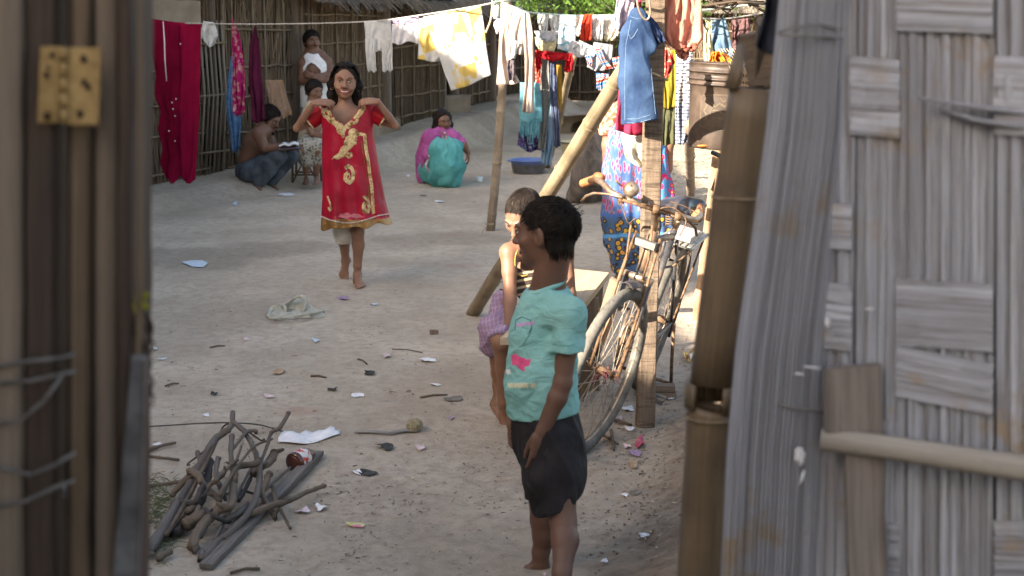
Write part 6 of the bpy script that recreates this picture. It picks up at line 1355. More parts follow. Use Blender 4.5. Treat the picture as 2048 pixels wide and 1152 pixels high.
# ================================================================== WASHING
def cloth_mat(name,c1,c2,sc=12,trans=.28,bump=.3,c3=None,weave=260):
    if name in MATS: return MATS[name]
    k=NT(name); oc=k.mp((1,1,1)); n=k.noise(oc,sc,5); col=k.mix(k.ramp(n,[(.3,0),(.7,1)]),c1,c2)
    if c3: col=k.mix(k.ramp(k.noise(oc,sc*2.3,3),[(.52,0),(.57,1)]),col,c3)
    h=k.math('ADD',k.math('MULTIPLY',k.noise(oc,22,4),1.2),k.math('MULTIPLY',k.noise(oc,weave,2),.2)); MATS[name]=k.out(col,.9,h,bump,.012,.12,trans=trans); return MATS[name]
def edge(tab,v):
    k=v*(len(tab)-1); i=min(int(k),len(tab)-2); f=k-i; f2=f
    return tab[i][0]*(1-f)+tab[i+1][0]*f, tab[i][1]*(1-f)+tab[i+1][1]*f
def sheet(L,R_,Y,amp=.02,freq=3,seed=0,nu=22,nv=30,belly=0,hem=2.0,rag=0,mb=None):
    rs=random.Random(seed); p1,p2,p3=rs.uniform(0,6),rs.uniform(0,6),rs.uniform(0,6); m=mb or MB()
    jag=[rs.uniform(-1,1) for _ in range(nu+1)]
    def fn(u,v):
        a=edge(L,v); b=edge(R_,v); x=a[0]+(b[0]-a[0])*u; y=a[1]+(b[1]-a[1])*u
        y+=hem*math.sin(u*freq*3.1+p2)*v*v; y+=rag*jag[int(round(u*nu))]*(v>.96)
        x+=1.2*math.sin(v*7+p3)*min(1,v*3)*math.sin(u*3.14)
        q=P(x,y,Y); nz=float(fbm(u*3+seed*1.7,v*1.8+seed,2,seed+50))-.5; d=amp*.8*(.25+v)*(1+1.6*nz)*math.sin(2*math.pi*freq*(u+.55*nz)+p1+.9*math.sin(2.2*v+p2))+amp*.5*float(fbm(u*5+seed,v*5,3,seed)-.5)*2+belly*math.sin(math.pi*u)
        return Vector((q.x,Y-d,q.z))
    return m.grid(fn,nu,nv)
def cloth(name,label,cat_,Y,pieces,mat,group=None,amp=.018,freq=2.5,thick=.004,seed=0,**kw):
    """pieces: list of (part name, left edge, right edge[, mat[, dY]]) in photo pixels"""
    if len(pieces)==1:
        o=solo(name,sheet(pieces[0][1],pieces[0][2],Y,amp,freq,seed,**kw),pieces[0][3] if len(pieces[0])>3 else mat,label,cat_,group); return solidify(o,thick)
    t=thing(name,P(pieces[0][1][0][0],pieces[0][1][0][1],Y),label,cat_,group)
    for i,pc in enumerate(pieces):
        dY=pc[4] if len(pc)>4 else 0
        o=part(pc[0],sheet(pc[1],pc[2],Y+dY,amp,freq,seed+i,**kw),(pc[3] if len(pc)>3 and pc[3] else mat),t); solidify(o,thick)
    return t
def rope(name,pts,r,label,mat,n=6):
    m=MB(); m.tube(cat([P(*p) for p in pts]+[P(*pts[-1])],6),r,n); return solo(name,m,mat,label,'rope')
RP=stuff_mat('pale_rope',(.30,.29,.26),(.48,.46,.42),60,bump=.5); RG=stuff_mat('green_white_rope',(.30,.48,.42),(.62,.68,.62),90,bump=.5)
def Y1(x): return 12.9-(x-285)*(1.75/733)
rope('clothes_line',[(270,40,12.95),(402,47,Y1(402)),(560,48,Y1(560)),(735,43,Y1(735)),(850,29,Y1(850)),(970,9,Y1(970)),(1020,-4,11.13)],.006,'pale rope of the long clothes line from the left hut to the bamboo pole',RP)
rope('clothes_line',[(1020,2,11.12),(1040,16,11.2),(1062,25,11.3),(1150,31,11.6),(1240,30,11.9),(1330,28,12.1),(1500,10,12.6)],.007,'green and white rope of the short line carrying the small bright clothes',RG)
LN='clothes drying on the lines'
CR1=cloth_mat('crimson_chiffon',(.17,.002,.022),(.27,.004,.04),6,.35); CR2=cloth_mat('crimson_cloth',(.24,.003,.035),(.34,.006,.05),6,.25); SIL=stuff_mat('silver_trim',(.5,.42,.45),(.8,.75,.75),90,metal=.3,rough=.4)
t=cloth('sari','long crimson sari hanging at the far left of the clothes line','sari',12.7,[('drape',[(46,0) and (352,44),(352,130),(350,220),(353,300),(352,352)],[(402,48),(401,140),(398,240),(394,320),(390,362)],CR2),
 ('ruffle',[(300,37),(302,100),(312,150),(309,190),(322,225),(316,262),(326,300),(320,330),(332,362)],[(356,45),(358,100),(360,160),(358,210),(362,250),(360,300),(362,330),(364,350),(362,356)],CR1,-.03)],CR1,LN,amp=.016,freq=1.7,nv=46,nu=34,hem=8,rag=1.5)
m=MB(); m.tube([P(326,42,12.6),P(329,80,12.58),P(330,120,12.58),P(333,162,12.58)],.005,5,rough=.5); part('silver_trim',m,SIL,t)
for (x,y) in((352,198),(344,205),(346,218),(350,232),(350,282),(361,88),(338,262)): m=MB(); m.ell(P(x,y,12.60),.007,7,5,jit=.3); part('sequin',m,SIL,t)
W=cloth_mat('white_cloth',(.62,.62,.60),(.76,.76,.74),14,.35)
cloth('small_cloth','small crumpled white cloth beside the crimson sari','cloth',Y1(418),[('c',[(406,42),(403,60),(402,78),(410,88)],[(428,45),(434,60),(436,72),(428,93)])],W,LN,amp=.03,freq=2,hem=4)
cloth('scarf','narrow bright pink scarf hanging in a point near the blue garment','scarf',Y1(470)+.15,[('c',[(464,36),(464,90),(466,140),(464,190),(466,230)],[(466,40),(479,70),(487,120),(490,170),(490,226)])],cloth_mat('pink_scarf',(.34,.01,.10),(.48,.02,.17),9,.3,c3=(.55,.30,.30)),LN,amp=.02,hem=3,rag=4)
cloth('scarf','dark plum scarf hanging left of the beige towel','scarf',Y1(510)+.15,[('c',[(508,54),(500,90),(497,150),(501,200),(504,246)],[(512,50),(519,90),(523,150),(528,200),(531,240)])],cloth_mat('plum_scarf',(.06,.008,.028),(.11,.015,.05),9,.2),LN,amp=.02,hem=3)
cloth('blue_garment','faded blue garment hung on the leaning hut door','garment',14.0,[('c',[(462,110),(456,160),(452,200),(456,250),(464,305)],[(474,112),(480,160),(480,210),(482,250),(480,300)])],cloth_mat('faded_blue',(.05,.12,.25),(.16,.30,.50),26,.1),None,amp=.02,hem=4)
cloth('towel','beige patterned towel on the rail above the squatting man','towel',14.75,[('c',[(530,160),(536,190),(541,220),(549,238)],[(566,160),(573,190),(582,220),(585,232)])],cloth_mat('beige_towel',(.36,.22,.17),(.48,.34,.27),22,.15,c3=(.42,.26,.10)),None,amp=.012,hem=3)
WL=cloth_mat('white_legging',(.58,.58,.57),(.70,.70,.69),30,.3)
cloth('leggings','white ribbed leggings hanging between the girl and the white blouse','leggings',Y1(755),[('waist',[(728,42),(730,60),(731,80),(732,104)],[(782,40),(783,60),(784,80),(784,104)]),('leg',[(730,78),(731,100),(733,122),(735,142)],[(752,78),(751,100),(751,122),(753,144)],None,-.012),('leg',[(764,78),(764,100),(764,122),(765,143)],[(784,78),(785,100),(785,122),(786,142)],None,-.012)],WL,LN,amp=.008,freq=4)
LW=cloth_mat('white_embroidered',(.66,.64,.66),(.80,.78,.80),18,.35); LIL=cloth_mat('lilac_yoke',(.48,.38,.52),(.62,.52,.66),16,.3)
cloth('blouse','white blouse with a lilac yoke next to the white leggings','blouse',Y1(815),[('yoke',[(785,38),(785,43),(786,49)],[(838,33),(837,40),(836,47)],LIL),('body',[(784,48),(784,65),(784,88)],[(837,44),(838,62),(838,84)],LW),('sleeve',[(838,36),(838,55),(838,84)],[(846,36),(855,60),(850,80)],LW,-.02)],LW,LN,amp=.012,freq=3,hem=3)
k=NT('quilted_cloth'); oc=k.mp((1,1,1)); br=k.noise(k.mp((1,1,1)),3.2,1,.3); yl=k.ramp(br,[(.56,0),(.575,1)],'LINEAR'); ch=k.n('TexChecker',{'Vector':k.mp((1,1,1),loc=(.11,0,.07),rot=(0,.35,0)),'Scale':5.2}).outputs[1]
yy=k.math('MULTIPLY',ch,k.ramp(k.noise(oc,4.6,2,.4),[(.50,0),(.54,1)])); q1=k.n('TexWave',{'Vector':k.mp((1,1,1),rot=(0,.2,0)),'Scale':30.0,'Distortion':6.0,'Detail':2.0},bands_direction='Z').outputs[1]
QM=k.out(k.mix(yy,k.mix(k.ramp(k.noise(oc,9,4),[(.3,0),(.7,1)]),(.60,.60,.59),(.70,.70,.69)),(.68,.52,.16)),.9,k.math('ADD',k.math('MULTIPLY',q1,.25),k.noise(oc,34,4)),.6,.010,.1,trans=.3)
cloth('quilt','large white quilt with yellow patches folded over the line at the top centre','quilt',Y1(905),[('back_fold',[(850,34),(840,60),(837,90),(836,120)],[(900,50),(905,70),(905,95),(890,123)],None,.05),('front_fold',[(846,34),(862,72),(878,112),(890,150),(903,183)],[(962,12),(968,50),(972,88),(977,122),(982,152)])],QM,LN,amp=.012,freq=2,nu=40,nv=40,hem=2)
m=MB(); m.tube(cat([P(x,y,11.3) for x,y in((985,-10),(984,20),(981,42),(973,62),(973,62))],5),.017,8,flat=.5); solo('wooden_hanger',m,wood('pale_stick',(.30,.22,.14),(.45,.36,.26),None,.5),'curved pale wooden piece hooked on the line by the bamboo pole','hanger')
for i,(x,y,lb) in enumerate(((992,24,'pale sandal strap tied on the line beside the bamboo pole'),(997,52,'small white rag knotted beside the bamboo pole'))): 
    m=MB(); m.ell(P(x,y,11.1),(.035,.02,.055),9,6,jit=.25); solo('knotted_rag',m,cloth_mat('grey_rag',(.35,.34,.35),(.6,.6,.6),20,.1),lb,'rag',LN)
KH=cloth_mat('khaki_cotton',(.46,.38,.33),(.58,.50,.44),7,.25)
cloth('trousers','khaki trousers with a pale label hanging over the bamboo pole','trousers',10.98,[('leg',[(1002,2),(1000,50),(998,90),(996,130),(993,172)],[(1036,16),(1024,50),(1020,90),(1022,130),(1040,164)]),('leg',[(1044,22),(1046,70),(1050,120),(1050,170),(1044,224)],[(1060,28),(1066,70),(1068,120),(1068,170),(1068,224)],None,-.03),('seat',[(1026,12),(1026,40),(1022,70),(1020,100)],[(1058,26),(1056,50),(1054,80),(1048,112)],None,-.015),('cuff',[(1015,120),(1013,135),(1014,150),(1018,164)],[(1030,118),(1032,135),(1030,150),(1028,160)],cloth_mat('dark_gap_shade',(.05,.04,.05),(.12,.10,.11),14,.1),-.05),('label',[(1022,78),(1018,95),(1015,114)],[(1038,84),(1034,100),(1030,120)],W,-.06)],KH,LN,amp=.02,freq=1.5)  # the dark cuff piece is painted shade for the gap between the legs
TQ=cloth_mat('turquoise_fringe',(.10,.30,.38),(.20,.46,.55),16,.25)
cloth('shawl','turquoise fringed shawl hanging behind the khaki trousers','shawl',11.25,[('body',[(1040,165),(1040,190),(1038,215),(1040,245)],[(1078,165),(1082,190),(1084,215),(1085,245)])]+[('fringe',[(1040+i*5,240),(1039+i*5+random.uniform(-2,2),262),(1040+i*5,random.uniform(270,300))],[(1045+i*5,240),(1044+i*5,262),(1043+i*5,268)]) for i in range(8)],TQ,LN,amp=.015,hem=2,nu=8,nv=12)
PU=cloth_mat('purple_navy_print',(.03,.02,.09),(.10,.05,.17),20,.15,c3=(.16,.30,.42))
cloth('printed_cloth','navy and purple printed cloth below the turquoise shawl','cloth',11.4,[('c',[(1042,235),(1038,260),(1035,296)],[(1086,235),(1090,265),(1088,306)])],PU,LN,amp=.025,hem=4)
cloth('leggings','grey speckled knit leggings hanging above the blue basin','leggings',11.35,[('c',[(1082,118),(1080,170),(1079,230),(1076,298)],[(1097,118),(1099,170),(1097,230),(1090,300)])],cloth_mat('grey_knit',(.12,.12,.11),(.26,.26,.24),60,.1),LN,amp=.01)
cloth('trousers','pale denim trouser leg reaching down to the blue basin','trousers',11.5,[('c',[(1094,118),(1094,190),(1088,270),(1081,325)],[(1112,118),(1112,190),(1108,270),(1103,333)])],cloth_mat('pale_denim',(.16,.26,.36),(.27,.38,.48),12,.15),LN,amp=.012)
cloth('trousers','dark navy camouflage trouser leg beside the pale denim leg','trousers',11.25,[('c',[(1097,112),(1099,160),(1103,220),(1108,294)],[(1112,110),(1114,160),(1117,220),(1121,294)])],cloth_mat('navy_camo',(.03,.04,.08),(.10,.12,.19),30,.1),LN,amp=.012)
cloth('mustard_cloth','mustard yellow strip of cloth behind the navy camouflage leg','cloth',11.6,[('c',[(1111,130),(1113,165),(1115,200),(1116,228)],[(1123,130),(1124,165),(1124,200),(1120,224)])],cloth_mat('mustard',(.42,.24,.03),(.55,.34,.06),9,.3),LN,amp=.01)
RD=cloth_mat('red_cotton',(.36,.01,.015),(.50,.02,.03),9,.3)
cloth('child_top','red cotton top with short sleeves hung upside down under the grey shirt','top',11.2,[('body',[(1072,100),(1076,108),(1074,116)],[(1146,108),(1144,116),(1140,124)]),('sleeve',[(1070,104),(1071,125),(1073,146)],[(1084,104),(1084,122),(1082,138)]),('sleeve',[(1128,106),(1131,125),(1128,142)],[(1144,106),(1147,125),(1146,144)])],RD,LN,amp=.018,hem=3)
cloth('printed_cloth','red floral cloth with gold specks right of the turquoise shawl','cloth',11.3,[('c',[(1071,100),(1070,125),(1071,168)],[(1082,100),(1081,130),(1080,172)])],cloth_mat('red_floral',(.42,.03,.03),(.55,.06,.05),20,.2,c3=(.6,.3,.2)),LN,amp=.01)
GY=cloth_mat('heather_grey',(.40,.42,.45),(.50,.52,.55),30,.25); CY=cloth_mat('cream_yellow',(.60,.55,.32),(.72,.68,.48),16,.25)
cloth('vest_top','grey child top with yellow binding above the red top','top',11.25,[('body',[(1068,62),(1074,74),(1082,82)],[(1117,62),(1112,76),(1106,84)],GY),('band',[(1070,74),(1072,90),(1078,100)],[(1114,76),(1112,92),(1108,104)],CY,.02)],GY,LN,amp=.012)
cloth('shirt','small white shirt at the left end of the short line','shirt',11.45,[('c',[(1076,28),(1076,44),(1080,62)],[(1098,28),(1096,46),(1094,64)])],W,LN,amp=.02)
cloth('shirt','second small white shirt, left of the blue zigzag towel','shirt',11.5,[('c',[(1099,28),(1100,50),(1104,68)],[(1120,29),(1120,50),(1117,72)])],W,LN,amp=.02)
k=NT('zigzag_knit'); s_=k.sep(k.mp((1,1,1))); zz=k.math('ADD',s_[2],k.math('MULTIPLY',k.math('PINGPONG',s_[0],.035),.7)); col=k.mix(k.ramp(k.math('SINE',k.math('MULTIPLY',zz,110)),[(.40,0),(.6,1)]),(.62,.68,.70),(.24,.48,.60)); ZG=k.out(col,.9,trans=.3)
cloth('towel','light blue and white zigzag towel on the short line','towel',11.4,[('c',[(1121,30),(1118,60),(1115,100)],[(1152,30),(1151,64),(1150,102)])],ZG,LN,amp=.010,freq=2)
cloth('shirt','cream child shirt between the zigzag towel and the red shirt','shirt',11.6,[('c',[(1151,30),(1150,52),(1152,72)],[(1170,30),(1166,54),(1162,70)])],cloth_mat('warm_cream',(.66,.60,.52),(.78,.72,.64),10,.35),LN,amp=.015)
cloth('red_shirt','orange-red rolled shirt among the white clothes on the short line','shirt',11.5,[('c',[(1168,29),(1163,50),(1160,80)],[(1185,29),(1183,52),(1183,82)])],cloth_mat('orange_red',(.55,.04,.02),(.68,.07,.035),9,.35),LN,amp=.015)
cloth('blouse','white speckled blouse right of the orange-red shirt','blouse',11.55,[('c',[(1184,30),(1182,52),(1186,78)],[(1208,31),(1206,54),(1204,84)])],cloth_mat('white_speckle',(.64,.63,.60),(.76,.75,.72),14,.35,c3=(.5,.45,.4)),LN,amp=.015)
cloth('shirt','cream white shirt with a yellow hem at the right end of the short line','shirt',11.6,[('body',[(1208,31),(1207,50),(1207,70)],[(1240,32),(1238,52),(1236,74)]),('hem',[(1207,70),(1208,76),(1209,82)],[(1232,72),(1230,78),(1226,82)],CY)],cloth_mat('warm_cream',(0,0,0),(0,0,0)),LN,amp=.015)
cloth('t_shirt','light grey t-shirt hung under the red shirt','t-shirt',11.3,[('body',[(1142,80),(1138,96),(1136,108)],[(1186,92),(1184,106),(1182,118)]),('sleeve',[(1158,80),(1160,90),(1162,98)],[(1188,94),(1188,106),(1180,118)])],GY,LN,amp=.014)
k=NT('striped_jersey'); s_=k.sep(k.mp((1,1,1),rot=(0,.25,0))); n=k.n('TexNoise',{'W':k.math('MULTIPLY',s_[2],36),'Scale':1.0,'Detail':0.0},noise_dimensions='1D').outputs[0]
STR=k.out(k.ramp(n,[(.0,(.05,.16,.38)),(.40,(.05,.18,.42)),(.44,(.55,.55,.55)),(.50,(.50,.06,.04)),(.56,(.45,.30,.3)),(.60,(.12,.25,.48)),(1,(.08,.20,.42))],'CONSTANT'),.9,trans=.25)
cloth('jumper','grey jumper with striped blue and red sleeves hanging right of the grey t-shirt','jumper',11.2,[('body',[(1188,84),(1182,110),(1174,136)],[(1226,90),(1224,115),(1208,144)],cloth_mat('mid_grey_jersey',(.22,.23,.25),(.33,.34,.36),20,.2)),('sleeve',[(1188,96),(1196,118),(1208,136)],[(1200,94),(1212,120),(1230,140)],STR,-.03),('sleeve',[(1192,146),(1193,162),(1193,178)],[(1218,148),(1216,164),(1212,182)],STR,-.01),('sleeve',[(1224,116),(1228,134),(1230,152)],[(1244,112),(1244,132),(1243,150)],STR,.0),('collar',[(1170,110),(1174,122),(1176,128)],[(1186,112),(1186,120),(1184,134)],STR,-.02)],GY,LN,amp=.014)
# ---- the near cluster on the squared post
NR='clothes hung around the squared post'
rope('clothes_line',[(1180,-60,5.75),(1228,-24,5.74),(1268,-4,5.72),(1310,-6,5.74),(1400,-30,5.9),(1470,-60,6.0)],.006,'near rope tied to the top of the squared post',RP)
cloth('hooded_top','pale mauve grey hooded top hanging above the child jeans','top',5.82,[('c',[(1234,-20),(1232,15),(1229,42),(1228,58)],[(1272,-25),(1270,5),(1262,40),(1248,66)])],cloth_mat('mauve_grey',(.34,.29,.36),(.45,.40,.47),10,.2),NR,amp=.02,freq=1.5,hem=3)
cloth('skirt','deep pink skirt hanging behind the child jeans','skirt',5.90,[('strap',[(1264,-20),(1262,20),(1256,70)],[(1282,-20),(1282,20),(1280,70)]),('body',[(1250,60),(1244,120),(1236,190),(1230,262)],[(1296,60),(1300,120),(1302,190),(1300,273)])],cloth_mat('deep_pink',(.36,.03,.08),(.50,.06,.13),7,.35),NR,amp=.016,freq=1.8,hem=3)
DN=NT('blue_denim'); oc=DN.mp((1,1,1)); f=DN.noise(DN.mp((1,1,.6)),7,4); DNM=DN.out(DN.mix(DN.noise(oc,230,2,.8),DN.mix(DN.ramp(f,[(.35,0),(.62,1)]),(.009,.021,.058),(.035,.068,.145)),DN.mix(DN.ramp(f,[(.35,0),(.62,1)]),(.014,.030,.08),(.065,.11,.20))),.9,DN.math('ADD',DN.noise(oc,30,4),DN.math('MULTIPLY',DN.noise(oc,320,1),.3)),.4,.006,.1)
STI=stuff_mat('denim_stitch',(.09,.14,.22),(.14,.20,.30),60)
lo,hi=box_of([P(1225,260,5.55),P(1340,20,5.85)],.06); S=SDF(lo,hi,.0042)
S.chain([P(1273,30,5.70),P(1268,70,5.69),P(1272,150,5.68),P(1280,236,5.68)],[.028,.052,.060,.066],.02,flat=((0,1,0),.42)); S.cone(P(1256,110,5.69),P(1262,240,5.69),.032,.036,.03,flat=((0,1,0),.6)); S.cone(P(1288,40,5.70),P(1290,90,5.69),.022,.045,.02,flat=((0,1,0),.4))
wrinkle(S,.006,20,5,(1,1,.5)); S.cut(P(1276,245,5.68),(.16,0,-1)); jn=thing('jeans',P(1275,250,5.68),'faded blue denim child jeans hanging on a wire hook from the post','jeans',NR); jb=part('denim_body',S.mesh(),DNM,jn); bj=bvh_of(jb)
for pts in ([(1262,40),(1252,90),(1250,150),(1250,240)],[(1254,238),(1275,238),(1300,230)],[(1254,246),(1275,246),(1302,238)],[(1256,66),(1262,78),(1268,72),(1276,58)],[(1300,120),(1306,180),(1311,228)],[(1262,34),(1276,38),(1290,34)]):
    part('stitching',ribbon(MB(),bj,pts,1.4,.0015),STI,jn,False)
m=MB(); m.tube(cat([P(x,y,5.66) for x,y in((1276,-30),(1274,0),(1280,26),(1292,40),(1300,28),(1298,-5),(1298,-5))],5),.0045,7); solo('wire_hook',m,chrome,'bent wire hook holding the child jeans','hook')
cloth('denim_waist','dark denim shorts draped beside the post above the pink skirt','shorts',5.72,[('c',[(1288,34),(1296,55),(1306,78),(1314,94)],[(1300,32),(1316,48),(1326,66),(1330,80)])],cloth_mat('dark_denim',(.012,.022,.06),(.04,.06,.13),20,.05),NR,amp=.014,freq=1.2)
cloth('cream_cloth','thick cream cloth hanging below the pink skirt','cloth',5.98,[('c',[(1244,262),(1246,290),(1252,318),(1270,334)],[(1304,270),(1304,295),(1302,320),(1294,333)])],cloth_mat('thick_cream',(.50,.46,.36),(.66,.62,.52),14,.2),NR,amp=.02,freq=1.5,hem=4)
PK_=cloth_mat('peach_knit',(.50,.20,.14),(.62,.29,.215),14,.2,weave=420)
cloth('jumper','peach knitted jumper hanging in the sun above the bucket','jumper',5.84,[('body',[(1330,-40),(1328,10),(1324,45),(1322,68),(1334,92)],[(1378,-40),(1374,10),(1368,50),(1362,80),(1360,98)]),('sleeve',[(1364,-40),(1366,10),(1362,50),(1358,78),(1360,100)],[(1398,-40),(1402,10),(1405,50),(1407,74),(1400,84)],None,-.03),('cuff',[(1350,96),(1352,106),(1354,114)],[(1376,98),(1378,108),(1374,118)],None,.01),('opening_shade',[(1362,92),(1366,99),(1372,104)],[(1398,84),(1394,94),(1384,102)],cloth_mat('peach_shade',(.22,.07,.05),(.3,.11,.08)),-.036)],PK_,NR,amp=.018,freq=1.3,thick=.006,hem=3)  # darker peach patch paints the shade inside the open sleeve end
cloth('printed_cloth','white and grey geometric printed cloth between post and bucket','cloth',6.9,[('c',[(1352,108),(1352,160),(1351,210),(1351,255),(1352,290)],[(1386,104),(1385,160),(1380,210),(1378,255),(1374,286)])],None or (lambda k:(k.out(k.mix(k.ramp(k.n('TexBrick',{'Vector':k.mp((1,1,1),rot=(1.57,.5,0)),'Scale':16.0,'Mortar Size':.06}).outputs[1],[(.3,1),(.6,0)]),k.mix(k.ramp(k.sep(k.mp((1,1,1)))[2],[(.18,0),(.2,1)]),(.30,.34,.45),(.66,.64,.62)),(.10,.11,.16)),.9,trans=.25)))(NT('geometric_print')),NR,amp=.012,freq=2,hem=2)
cloth('olive_cloth','olive and mustard cloth hanging close behind the post','cloth',7.6,[('upper',[(1322,100),(1322,160),(1322,216)],[(1352,100),(1352,160),(1351,216)],cloth_mat('olive_mustard',(.20,.15,.02),(.40,.30,.04),8,.3)),('lower',[(1322,214),(1323,250),(1324,290)],[(1351,214),(1351,250),(1350,290)],cloth_mat('dark_olive',(.05,.055,.03),(.10,.10,.05),8,.1),.01)],DNM,NR,amp=.012)
cloth('red_cloth','small red and white printed cloth peeking out right of the post','cloth',6.3,[('c',[(1326,95),(1326,120),(1328,150)],[(1338,96),(1350,125),(1334,158)])],cloth_mat('red_floral',(0,0,0),(0,0,0)),NR,amp=.02)
BS='clothes in the sun behind the bucket'
rope('clothes_line',[(1395,34,9.2),(1440,38,9.3),(1480,34,9.4),(1560,20,9.6)],.006,'rope behind the bucket carrying blue clothes',RP)
cloth('denim_shirt','blue grey denim shirt on the rope behind the bucket','shirt',9.3,[('c',[(1424,36),(1418,70),(1412,100),(1414,128)],[(1450,36),(1458,70),(1466,100),(1462,120)])],cloth_mat('grey_denim',(.08,.14,.22),(.20,.30,.40),12,.3),BS,amp=.03)
cloth('white_cloth','narrow yellow-white cloth strip left of the blue denim shirt','cloth',8.6,[('c',[(1412,40),(1408,70),(1407,100),(1409,126)],[(1424,40),(1422,70),(1426,100),(1424,126)])],CY,BS,amp=.02)
cloth('orange_cloth','bright orange cloth bunched behind the bucket rim','cloth',8.4,[('c',[(1424,104),(1420,115),(1418,130)],[(1440,102),(1458,112),(1468,134)])],cloth_mat('bright_orange',(.62,.18,.02),(.75,.28,.04),16,.3),BS,amp=.05,freq=4)
cloth('dark_cloth','dark red and grey cloths hanging right of the denim shirt','cloth',9.5,[('c',[(1464,40),(1464,70),(1466,104)],[(1500,36),(1500,70),(1496,104)])],cloth_mat('dark_mixed',(.05,.03,.035),(.22,.12,.12),26,.2),BS,amp=.03,freq=3)
# woven basket
bs=MB(); c=P(1516,150,6.2)
for i in range(14):
    for s_ in(-1,1): bs.tube([c+Vector((-.08+.012*i,-.01*s_,-.05)),c+Vector((-.08+.012*i+s_*.05,-.012*s_-.02,.05)),c+Vector((-.08+.012*i+s_*.09,-.012*s_,.11))],.0035,4,flat=.5)
solo('basket',bs,wood('pale_cane',(.40,.30,.18),(.58,.47,.32),None,.5),'pale open weave cane basket between bucket and dark brown shape','basket')
# twigs of a brushwood roof over the bucket
random.seed(77); tw=MB()
for i in range(170):
    a=P(random.uniform(1318,1500),random.uniform(-90,14),random.uniform(7.6,9.2)); d=Vector((random.gauss(.5,1),random.gauss(0,.6),random.gauss(-.05,.25))).normalized()*random.uniform(.12,.45); tw.tube([a-d*.5,a+Vector((0,0,random.uniform(-.01,.02))),a+d*.5],random.uniform(.003,.009),4)
solo('brush_roof',tw,stick_mat('dark_twigs',[(.3,(.03,.022,.017)),(.6,(.09,.065,.045)),(.85,(.2,.15,.1))]),'overhanging roof of dark tangled twigs above the bucket','roof')
# ================================================================== THINGS ON THE GROUND
SW=[wood('grey_bark',(.11,.095,.085),(.25,.22,.195),(.16,.13,.11),1.1,rough=.9,bump=.9),wood('brown_bark',(.13,.095,.07),(.28,.22,.165),(.09,.07,.055),1.1,rough=.9,bump=.9),wood('dark_bark',(.045,.038,.036),(.125,.11,.10),None,.6,rough=.9,bump=.9)]
FG='sticks of the firewood heap'
def stick(pts,r,mi,lab,taper=.75,name='stick',group=FG,rough=.10,n=9,knots=True):
    """pts: (x,y,height) photo pixels and height above ground; r in metres"""
    P_=[GP(x,y,h) for x,y,h in pts]; C_=cat(P_+[P_[-1]],5) if len(P_)>2 else [P_[0].lerp(P_[1],t) for t in np.linspace(0,1,9)]
    C_=C_+[P_[-1]]; m=MB(); N=len(C_); kn=[random.randint(1,N-2) for _ in range(3)]
    rs=[r*(1-(1-taper)*i/(N-1))*(1+random.uniform(-.08,.08))*(1.16 if i in kn and knots else 1) for i in range(N)]
    for i in range(1,N-1): C_[i]=C_[i]+Vector((random.uniform(-.10,.10),random.uniform(-.10,.10),random.uniform(-.06,.06)))*r
    m.tube(C_,rs,n,rough=rough)
    if knots and r>.009:
        for _ in range(2):
            i=random.randint(1,N-3); p=C_[i]; d=Vector((random.gauss(0,1),random.gauss(0,1),abs(random.gauss(.4,.5)))).normalized(); m.tube([p,p+d*r*1.5,p+d*r*2.2],[r*.6,r*.45,r*.3],6)
    return solo(name,m,SW[mi],lab,'stick',group)
A='firewood stick'
